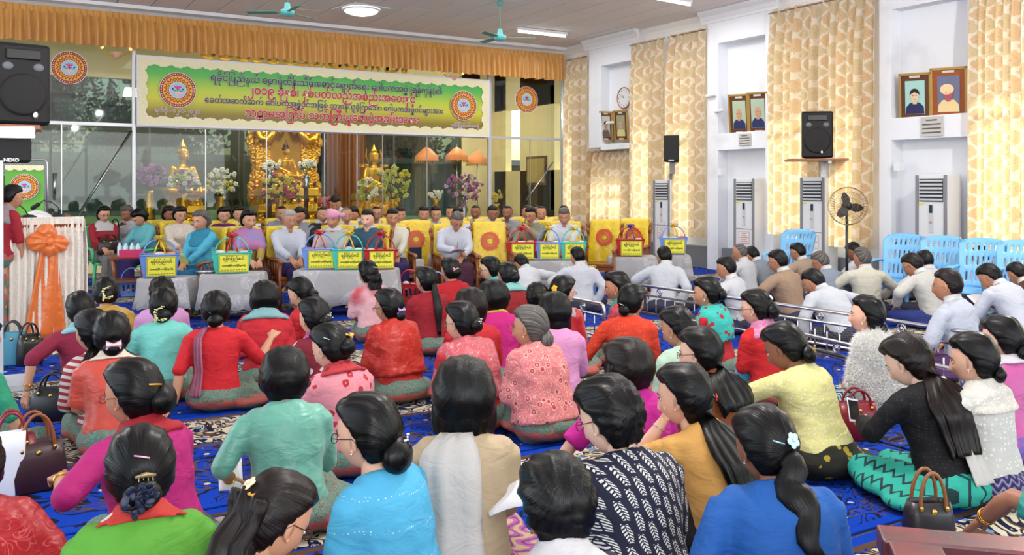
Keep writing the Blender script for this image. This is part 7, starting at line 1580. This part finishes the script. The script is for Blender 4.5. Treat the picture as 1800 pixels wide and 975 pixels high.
def tiers(px0, px1, yt, yb, Y, label, n=5, name='gilded_pedestal', win=False):
    a_, c_ = px_m(px0, yb, Y), px_m(px1, yb, Y); top = px_m((px0+px1)/2, yt, Y).z; w = c_.x-a_.x; r = empty(name, ((a_.x+c_.x)/2, Y+.1, 0), 0, label, 'pedestal'); z0 = 0; zb_ = a_.z-.05
    b = MB(); b.box((0, 0, zb_/2), (w*1.15, .9, zb_)); b.build('plinth', simple('plinth_brown', srgb(84, 52, 34), .5), r, bevel=.01)
    for k in range(n):
        h = (top-zb_)/n; b = MB(); k_ = 1.04-.30*k/n if not k % 2 else .96-.30*k/n; b.box((0, 0, zb_+h*(k+.5)), (w*k_, .8*k_, h*.98), taper=.95); b.build('tier', GOLDC if k % 2 else GOLD, r, bevel=.012)
        if win and k % 2:
            for j in range(7): b = MB(); b.box(((j-3)*w*.12, -.4*k_-.005, zb_+h*(k+.5)), (w*.04, .02, h*.55)); b.build('niche', simple('niche_dark', srgb(70, 44, 12), .5), r)
    return r
buddha(322, 243, 346, SHY, 'golden seated statue on the left with purple orchids before it'); tiers(283, 364, 347, 398, SHY, 'gold tiered pedestal under the left statue', 4)
buddha(503, 246, 316, SHY+.3, 'golden seated statue with dark hair in the carved central throne', simple('dark_curls', srgb(60, 38, 20), .5)); tiers(443, 566, 317, 398, SHY+.25, 'wide gold tiered altar with square niches in the centre', 6, win=True)
buddha(658, 253, 338, SHY, 'small golden statue with flame crown and wings on the right', crown=True); tiers(618, 704, 339, 398, SHY, 'gold pedestal under the flame crowned statue', 5)
# carved throne back
Y = SHY+.75; c = px_m(501, 398, Y); r = empty('carved_throne', (c.x, Y, 0), 0, 'tall carved and gilded throne back in the centre behind the glass', 'throne'); u_ = (px_m(561, 300, Y).x-px_m(441, 300, Y).x)/120; zt_ = px_m(501, 225, Y).z
b = MB(); b.box((0, .1, zt_/2), (62*u_, .10, zt_)); b.build('back_panel', Mat('gilt_panel', srgb(196, 150, 60), .4, .7).m, r, bevel=.01)
for s in (-1, 1):
    b = MB(); b.box((s*40*u_, 0, zt_*.5), (26*u_, .22, zt_)); b.build('carved_post', GOLDC, r, bevel=.02)
    b = MB()
    for k in range(9): zz = 1.2+k*.22; b.ball((s*(54+5*math.sin(k*1.1))*u_, 0, zz), (.14-.05*abs(k-5)/5, .07, .17), 10, 8)
    b.build('scroll_wing', GOLDC, r, smooth=True); b = MB(); b.tube([(s*20*u_, -.15, zt_-.0), (s*34*u_, -.2, zt_-.35), (s*46*u_, -.2, zt_-.25), (s*56*u_, -.15, zt_+.1)], [.09, .12, .10, .05], 10); b.build('arch_scroll', GOLD, r, smooth=True)
b = MB(); b.tube([(-30*u_, -.12, zt_+.05), (-12*u_, -.15, zt_-.12), (0, -.15, zt_+.15), (12*u_, -.15, zt_-.12), (30*u_, -.12, zt_+.05)], .07, 10); b.build('arch_crest', GOLD, r, smooth=True)
# parasols
for i, (px, yt, yb) in enumerate(((750, 258, 288), (803, 258, 292), (839, 265, 294))):
    Y = SHY+.3+.25*i; t = px_m(px, yt, Y); e_ = px_m(px, yb, Y); r = empty('ceremonial_parasol', (t.x, Y, 0), 0, ['leftmost fringed orange parasol behind the glass', 'middle fringed orange parasol behind the glass', 'rightmost fringed orange parasol beside the aluminium mullion'][i], 'parasol', 'orange ceremonial parasols'); R_ = .30
    b = MB(); b.tube([(0, 0, .4), (0, 0, t.z+.08)], .014, 8); b.build('pole', STEEL, r, smooth=True); OM = simple('orange_brocade', srgb(226, 140, 84), .6)
    b = MB(); n = 24; b.lathe([(.01, t.z), (R_*.35, t.z-.05), (R_*.75, t.z-.17), (R_, t.z-.24), (R_*1.02, t.z-.36)], n=n, cap=False); b.build('canopy', OM, r, smooth=True)
    b = MB(); 
    for k in range(28): a = k*2*math.pi/28; b.tube([(R_*1.02*math.cos(a), R_*1.02*math.sin(a), t.z-.35), (R_*1.03*math.cos(a), R_*1.03*math.sin(a), t.z-.41)], [.006, .012], 5)
    o = b.build('fringe', GOLD, r, smooth=True); o['kind'] = 'stuff'
    b = MB(); b.lathe([(.12, 0), (.12, .03), (.03, .06), (.02, .4)], n=14); b.build('base', GOLD, r, smooth=True)
# brown satin drape behind the statues
BRS = Mat('brown_satin_drape', srgb(150, 92, 44), .35, spec=.6); BRS.bump(BRS.noise(scale=20), .2, .01); BRS = BRS.m
a_, c_ = px_m(572, 300, SY-.35), px_m(640, 300, SY-.35); r = empty('shrine_drape', (a_.x, SY-.35, 0), 0, 'brown satin drape hanging between the throne and the flame crowned statue', 'curtain'); sheet('drape_panel', (0, 0, 0), (c_.x-a_.x, 0, 0), CEIL-.9, .5, 9, .12, BRS, r, seed=21, inw=(0, -1, 0))
# flowers in vases
LEAF = simple('flower_leaves', srgb(58, 92, 48), .7)
def bouquet(px, yc, w, h, cols, Y, label, vase=(GOLD, 350, 392), seed=1, n=60):
    c = px_m(px, yc, Y); v0 = px_m(px, vase[2], Y).z; v1 = px_m(px, vase[1], Y).z; r = empty('flower_vase', (c.x, Y, 0), 0, label, 'flowers', 'vases of flowers before the shrine'); R = random.Random(seed); u = (px_m(px+10, yc, Y).x-c.x)/10
    hv_ = v1-v0; b = MB(); b.lathe([(.07, v0), (.10, v0+.1*hv_), (.06, v0+.3*hv_), (.11, v0+.6*hv_), (.06, v0+.85*hv_), (.10, v1)], n=16); b.build('vase', vase[0], r, smooth=True)
    b = MB(); b.lathe([(.14, 0), (.14, .04), (.05, .08), (.05, v0-.02), (.12, v0)], n=14); b.build('vase_stand', simple('plinth_brown', srgb(84, 52, 34), .5), r, smooth=True)
    st = MB(); fl = [MB() for _ in cols]
    for k in range(n):
        a = R.uniform(0, 6.28); q = math.sqrt(R.random()); x = math.cos(a)*q*w/2*u; z = c.z+math.sin(a)*q*h/2*u; y = R.uniform(-.13, .10)
        f = fl[k % len(cols)]; s = R.uniform(.028, .05)
        for j in range(5): aa = j*1.257+R.random(); f.ball((x+math.cos(aa)*s*.7, y-.02, z+math.sin(aa)*s*.7), (s*.62, s*.3, s*.62), 6, 4)
        if k % 3 == 0: st.tube([(0, 0, v1-.05), (x*.4, y*.5, (v1+z)/2), (x, y+.02, z)], .006, 4)
        if k % 2 == 0: st.ball((x+R.uniform(-.06, .06), y+.05, z-.05), (.05, .02, .03), 6, 4)
    for f, cc in zip(fl, cols): o = f.build('blossoms', simple('petal_%d_%d_%d' % cc, srgb(*cc), .6), r, smooth=True); o['kind'] = 'stuff'
    o = st.build('foliage', LEAF, r, smooth=True); o['kind'] = 'stuff'
PU, YE, WHT, YG, RO = (150, 80, 160), (214, 190, 50), (232, 228, 222), (176, 186, 70), (196, 60, 84)
Yf = SHY-.9
bouquet(262, 306, 60, 40, [PU, (176, 120, 180)], Yf, 'spray of purple orchids left of the left statue', (GOLD, 335, 388), 1, 50); bouquet(322, 318, 56, 36, [WHT, PU, YG], Yf-.1, 'white and green flowers directly before the left statue', (GOLD, 340, 388), 2, 55)
bouquet(388, 318, 56, 46, [WHT, YE], Yf, 'white orchids and yellow blossoms right of the left statue', (GOLD, 345, 390), 3, 55); bouquet(492, 330, 64, 48, [YE, (226, 200, 80), (190, 60, 100)], Yf-.1, 'yellow flowers in a gold vase before the central throne', (GOLD, 348, 395), 4, 80)
bouquet(474, 290, 30, 14, [WHT], Yf+.3, 'small white flowers at the left of the central statue', (simple('silver_vase', srgb(200, 200, 206), .2, 1.0), 300, 325), 5, 26); bouquet(538, 288, 30, 10, [WHT], Yf+.3, 'small white flowers in a silver vase right of the central statue', (simple('silver_vase', srgb(200, 200, 206), .2, 1.0), 308, 330), 6, 24)
bouquet(690, 322, 60, 58, [YG, YE, (206, 204, 120)], Yf, 'tall yellow green flowers right of the flame crowned statue', (GOLD, 350, 392), 7, 80); bouquet(645, 332, 34, 34, [WHT, YG], Yf-.1, 'white flowers in a gold vase left of the flame crowned statue', (GOLD, 350, 392), 8, 36)
bouquet(815, 330, 64, 48, [PU, (168, 60, 140), (206, 176, 206)], Yf, 'magenta orchid spray beside the right mullion', (simple('silver_vase', srgb(200, 200, 206), .2, 1.0), 352, 392), 9, 75); bouquet(766, 342, 26, 12, [WHT], Yf, 'little white flowers between the parasols and orchids', (GOLD, 350, 392), 10, 20)
bouquet(575, 360, 34, 24, [RO, (220, 100, 110)], Yf-.15, 'red flowers behind the standing man in white', (GOLD, 372, 395), 11, 30); bouquet(872, 345, 16, 20, [YE], Yf+.2, 'golden lotus ornament in a stand behind the right glass', (GOLD, 358, 392), 12, 12)
# shrine lamps, then two added fill points
for (px, yy, e) in ((330, 300, 70), (520, 290, 100), (680, 300, 60), (820, 300, 50)):
    p = px_m(px, yy, WY+.7); light('shrine_spot', 'AREA', (p.x, p.y, 4.3), e, (1, .86, .6), (math.radians(25), 0, 0), .5)
light('shrine_left_fill', 'POINT', (1.0, WY+2.4, 4.0), 30, (.95, .97, 1), size=.1)  # added point to brighten the left of the shrine hall
light('shrine_side_fill', 'POINT', (11.0, WY+2.6, 3.7), 110, (1, .95, .82), size=.1)  # added point to brighten the cream interior at the right
p = at_X(930, 285, WX+.48); r = empty('framed_picture', (WX+.47, WY+2.0, at_X(930, 300, WX+.4).z), -math.pi/2, 'large framed painting on the cream wall inside the shrine hall', 'picture')
b = MB(); b.box((0, 0, 0), (1.0, .04, .8)); b.build('frame', simple('frame_wood', srgb(92, 54, 30), .4), r, bevel=.01); b = MB(); b.box((0, -.022, 0), (.86, .01, .66)); b.build('canvas', P_('painting', 176, 156, 90), r)
# ================================================================= things held or lying by the people
PAPER = simple('paper_white', srgb(232, 232, 236), .6)
def by_label(s): return next(p for p in CAST if s in p['label'])
def held(p, side, fn, d=(0, .05, .02)):
    F = p['_F']; w = F.arm[side][2]; return wpos(p, w+Vector(d)), p['_root'].rotation_euler.z
def sheet_obj(name, w, h, loc, rot, label, cat, mat=PAPER, curl=.02):
    b = MB(); b.grid(lambda u, v: ((u-.5)*w, (v-.5)*h, curl*math.sin(u*3.1)), 6, 4); o = b.build(name, mat, None, smooth=True, loc=loc); o.rotation_euler = rot; sd = o.modifiers.new('t', 'SOLIDIFY'); sd.thickness = .0015; return tag(o, label, cat)
p = by_label('sea green satin'); c, rz = held(p, 'L', 0); sheet_obj('paper', .13, .20, c, (.9, .3, rz+.4), 'white folded paper in the left hand of the sea green satin woman', 'paper')
p = by_label('short haired person with gold'); c = at_h(895, 858, .42); sheet_obj('booklet', .21, .29, c, (.3, -.15, -.4), 'open white booklet with fine print beside the beige bloused woman', 'booklet')
p = by_label('bowing over papers'); c, rz = held(p, 'L', 0); sheet_obj('paper', .22, .30, c, (.6, 0, rz), 'white papers in the hands of the bowing man at the right', 'paper')
p = by_label('writing in a notebook'); c, rz = held(p, 'R', 0); sheet_obj('notebook', .20, .26, c+Vector((0, 0, -.03)), (.25, 0, rz), 'white notebook on the knees of the writing man', 'notebook')
b = MB(); b.tube([(0, 0, 0), (.02, .01, .13)], .004, 6); tag(b.build('pen', BLACKP, None, loc=c+Vector((0, 0, -.02)), smooth=True), 'black pen in the hand of the writing man', 'pen')
p = by_label('cream jacket writing'); c, rz = held(p, 'R', 0); sheet_obj('notepad', .18, .24, c+Vector((0, 0, -.03)), (.3, 0, rz), 'white notepad on the lap of the cream jacketed man', 'notepad')
p = by_label('turquoise with a teal vest'); c, rz = held(p, 'L', 0, (0, .06, .03)); sheet_obj('leaflet', .12, .22, c, (1.0, 0, rz), 'yellow leaflet with a red flower print held by the turquoise lady', 'leaflet', P_('leaflet', 206, 206, 110))
# phone
p = by_label('looking at her phone'); c, rz = held(p, 'L', 0, (0, .07, .05)); r = empty('mobile_phone', c, rz, 'white edged mobile phone held up by the woman in black', 'phone'); r.rotation_euler = (1.0, .2, rz-.3)
b = MB(); b.box((0, 0, 0), (.07, .14, .008)); b.build('case', simple('phone_white', srgb(216, 214, 216), .3), r, bevel=.004); b = MB(); b.box((0, 0, .005), (.062, .112, .002)); b.build('screen', simple('phone_screen', srgb(34, 36, 40), .1), r)
# handbags
def bag(loc, rz, w, d, h, col, hcol, label, hh=.16, rough=.35, handles=2, taper=.86, sag=0, name='handbag'):
    r = empty(name, loc, rz, label, 'bag'); mt = simple('bag_%s' % col, srgb(col), rough); hm = simple('bag_handle_%s' % hcol, srgb(hcol), .35)
    b = MB(); n = 24; prof = [(.92, 0), (1.0, .04), (1.02, .35), (.95, .7), (taper, 1.0)]
    V = []
    for s, t in prof:
        for i in range(n): a = 2*math.pi*i/n; x = math.copysign(abs(math.cos(a))**.5, math.cos(a)); y = math.copysign(abs(math.sin(a))**.5, math.sin(a)); V.append((x*w/2*s, y*d/2*s*(1 if t < 1 else .7), h*t+(sag*math.cos(a)**2 if t == 1 else 0)))
    F = [(j*n+i, j*n+(i+1) % n, (j+1)*n+(i+1) % n, (j+1)*n+i) for j in range(4) for i in range(n)]+[tuple(range(n-1, -1, -1))]; b.add(V, F)
    o = b.build('bag_body', mt, r, smooth=True); sd = o.modifiers.new('t', 'SOLIDIFY'); sd.thickness = .006
    for k in range(handles): y = (-1 if k else 1)*d*.34; b = MB(); b.tube([(math.cos(a)*w*.27, y*(1-.2*math.sin(a)), h*.93+math.sin(a)*hh) for a in np.linspace(-.2, math.pi+.2, 14)], .009, 8); b.build('handle', hm, r, smooth=True)
    if not handles: return r
    b = MB(); b.ball((0, -d*.42, h*.8), (.016, .008, .016), 8, 6)
    for s in (-1, 1): b.ball((s*w*.27, -d*.42, h*.88), (.011, .008, .014), 8, 6)
    b.build('clasp', simple('brass', srgb(206, 170, 90), .25, 1.0), r, smooth=True); return r
def gnd(px, py): q = at_h(px, py, .012); return (q.x, q.y, .010)
bag(gnd(62, 858), .2, .30, .16, .26, '341a20', '8a4a24', 'dark patterned handbag with tan looped handles in the lower left', .17)
bag(gnd(20, 862), .0, .26, .14, .30, '7a1a24', '7a1a24', 'maroon handbag behind the white paper bag at the left edge', .15)
bag((gnd(22, 858)[0]-.02, gnd(22, 858)[1]-.12, .01), .1, .16, .08, .34, 'dfe2ea', 'dfe2ea', 'crumpled white paper bag standing in the maroon handbag', .02, .7, 0, 1.0)
bag(gnd(95, 735), -.4, .30, .16, .22, '18161a', '18161a', 'shiny black handbag behind the coral satin woman', .12)
bag(gnd(22, 640), -.2, .26, .12, .30, '4a8aa0', '2a2a30', 'striped blue woven bag at the left edge beside the green sleeve', .12, .8)
bag(gnd(52, 640), .5, .22, .12, .28, '1c1a1c', '1c1a1c', 'black leather handbag leaning against the lectern', .12)
bag(gnd(1632, 950), -.5, .22, .13, .19, '242026', '8c5a34', 'small black handbag with brown looped handles before the teal longyi', .15)
bag(gnd(1322, 700), -.3, .28, .14, .28, '4aa4cc', '4aa4cc', 'sky blue shopping bag the yellow bloused woman reaches into', .12, .6)
bag(gnd(1506, 770), -.5, .28, .14, .24, '7c1420', '7c1420', 'wine red leather handbag behind the mobile phone', .10)
bag(gnd(1462, 806), -.6, .20, .08, .13, 'c89a90', 'c0a060', 'dusty pink handbag with gold chain under the teal zigzag longyi', .06)
p = by_label('holding a black handbag'); c = wpos(p, (0, .32, .56)); bag(c, p['_root'].rotation_euler.z+math.pi, .38, .13, .24, '2a1e1c', '2a1e1c', 'black handbag on the lap of the woman in red by the podium', .10)
# green plastic chairs under two guests, umbrella
GRP = simple('green_plastic', srgb(70, 176, 120), .35)
# chairs for every seated guest
gl = [p for p in CAST if p.get('legs') == 'chair']
for i, p in enumerate(gl):
    F = p['_F']; s = p['_s']; rz = p['_root'].rotation_euler.z; c = wpos(p, (0, .10, 0))
    if 'black handbag' in p['label'] or 'umbrella handle' in p['label'] or 'aqua blouse' in p['label']:
        q = plastic_chair(0, 400, 10, rz+math.pi, 'green plastic chair under the ' + ' '.join(p['label'].split()[:9]), GRP, s, False); q.location = (c.x, c.y, 0)
    else: armchair(c.x, c.y, rz+math.pi, 'yellow draped armchair under the ' + ' '.join(p['label'].split()[:10]), s*.98)
p = at_z(208, 395, 14.6); r = empty('umbrella', (p.x, p.y, 0), 0, 'black furled umbrella with hooked handle beside the woman in red', 'umbrella'); b = MB(); b.tube([(0, 0, .05), (0, 0, p.z-.02)], .02, 8); b.build('furled_cover', simple('umbrella_black', srgb(22, 22, 26), .6), r, smooth=True); b = MB(); b.tube([(0, 0, p.z-.02), (0, 0, p.z+.05), (-.03, 0, p.z+.09), (-.07, 0, p.z+.09), (-.09, 0, p.z+.04)], .012, 8); b.build('crook_handle', simple('umbrella_black', srgb(22, 22, 26), .6), r, smooth=True)
# items on the empty emblem chair: bottle, box, blue file
c = at_z(735, 328, 13.2)
b = MB(); b.box((0, 0, 0), (.24, .16, .10)); tag(b.build('tissue_box', simple('tissue_white', srgb(216, 220, 226), .5), None, loc=(c.x-.06, c.y, .51), bevel=.004), 'white tissue box on the seat of the empty emblem chair', 'box')
b = MB(); b.lathe([(.035, 0), (.036, .15), (.015, .19), (.015, .21)], n=12); tag(b.build('water_bottle', BOT, None, smooth=True, loc=(c.x+.17, c.y-.08, .46)), 'water bottle beside the tissue box on the empty chair', 'bottle')
b = MB(); b.box((0, 0, 0), (.34, .04, .26)); tag(b.build('file_folder', simple('folder_navy', srgb(24, 40, 74), .5), None, loc=(c.x-.04, c.y+.17, .60)), 'dark blue folder standing on the empty chair behind the tissue box', 'folder')
# smart-phone wrist watch, bangles
def wrist(p, side, label, mat, name):
    F = p['_F']; S, e, w, pose, sg = F.arm[side]; d = (w-e).normalized(); c = w-d*.045; a1 = d.orthogonal().normalized(); a2 = d.cross(a1); b = MB(); b.tube([c+(a1*math.cos(t*math.pi/10)+a2*math.sin(t*math.pi/10))*.030 for t in range(21)], .006, 6, cap=False, flat=.4); b.build(name, mat, p['_root'], smooth=True, label=label)
wrist(by_label('resting her chin'), 'L', 'silver wristwatch', simple('watch_silver', srgb(206, 206, 210), .2, 1.0), 'wristwatch'); wrist(by_label('reaching into a blue bag'), 'L', 'silver wristwatch', simple('watch_silver', srgb(206, 206, 210), .2, 1.0), 'wristwatch')
freeze_all()
# fur tufts grow from the frozen cape
for p in CAST:
    if p.get('fluffy'):
        o = next(c for c in p['_root'].children if c.name.startswith('shawl')); me = o.data; n = len(me.vertices); V = np.zeros(n*3); me.vertices.foreach_get('co', V); V = V.reshape(-1, 3); N = np.zeros(n*3); me.vertices.foreach_get('normal', N); N = N.reshape(-1, 3)
        rg = np.random.RandomState(2); idx = rg.randint(0, n, 15000); P = V[idx]+rg.normal(0, .006, (15000, 3)); D = N[idx]+rg.normal(0, .45, (15000, 3))+np.array([0, 0, -.35]); D /= np.linalg.norm(D, axis=1)[:, None]; Sd = np.cross(D, rg.normal(0, 1, (15000, 3))); Sd /= np.linalg.norm(Sd, axis=1)[:, None]; L = rg.uniform(.018, .038, 15000)[:, None]
        VV = np.concatenate([P-Sd*.0014, P+Sd*.0014, P+D*L], 1).reshape(-1, 3); b = MB(); b.add(VV, [(3*i, 3*i+1, 3*i+2) for i in range(15000)]); q = b.build('fur_tufts', simple('white_fur', srgb(240, 239, 234), .9), o); q['kind'] = 'stuff'
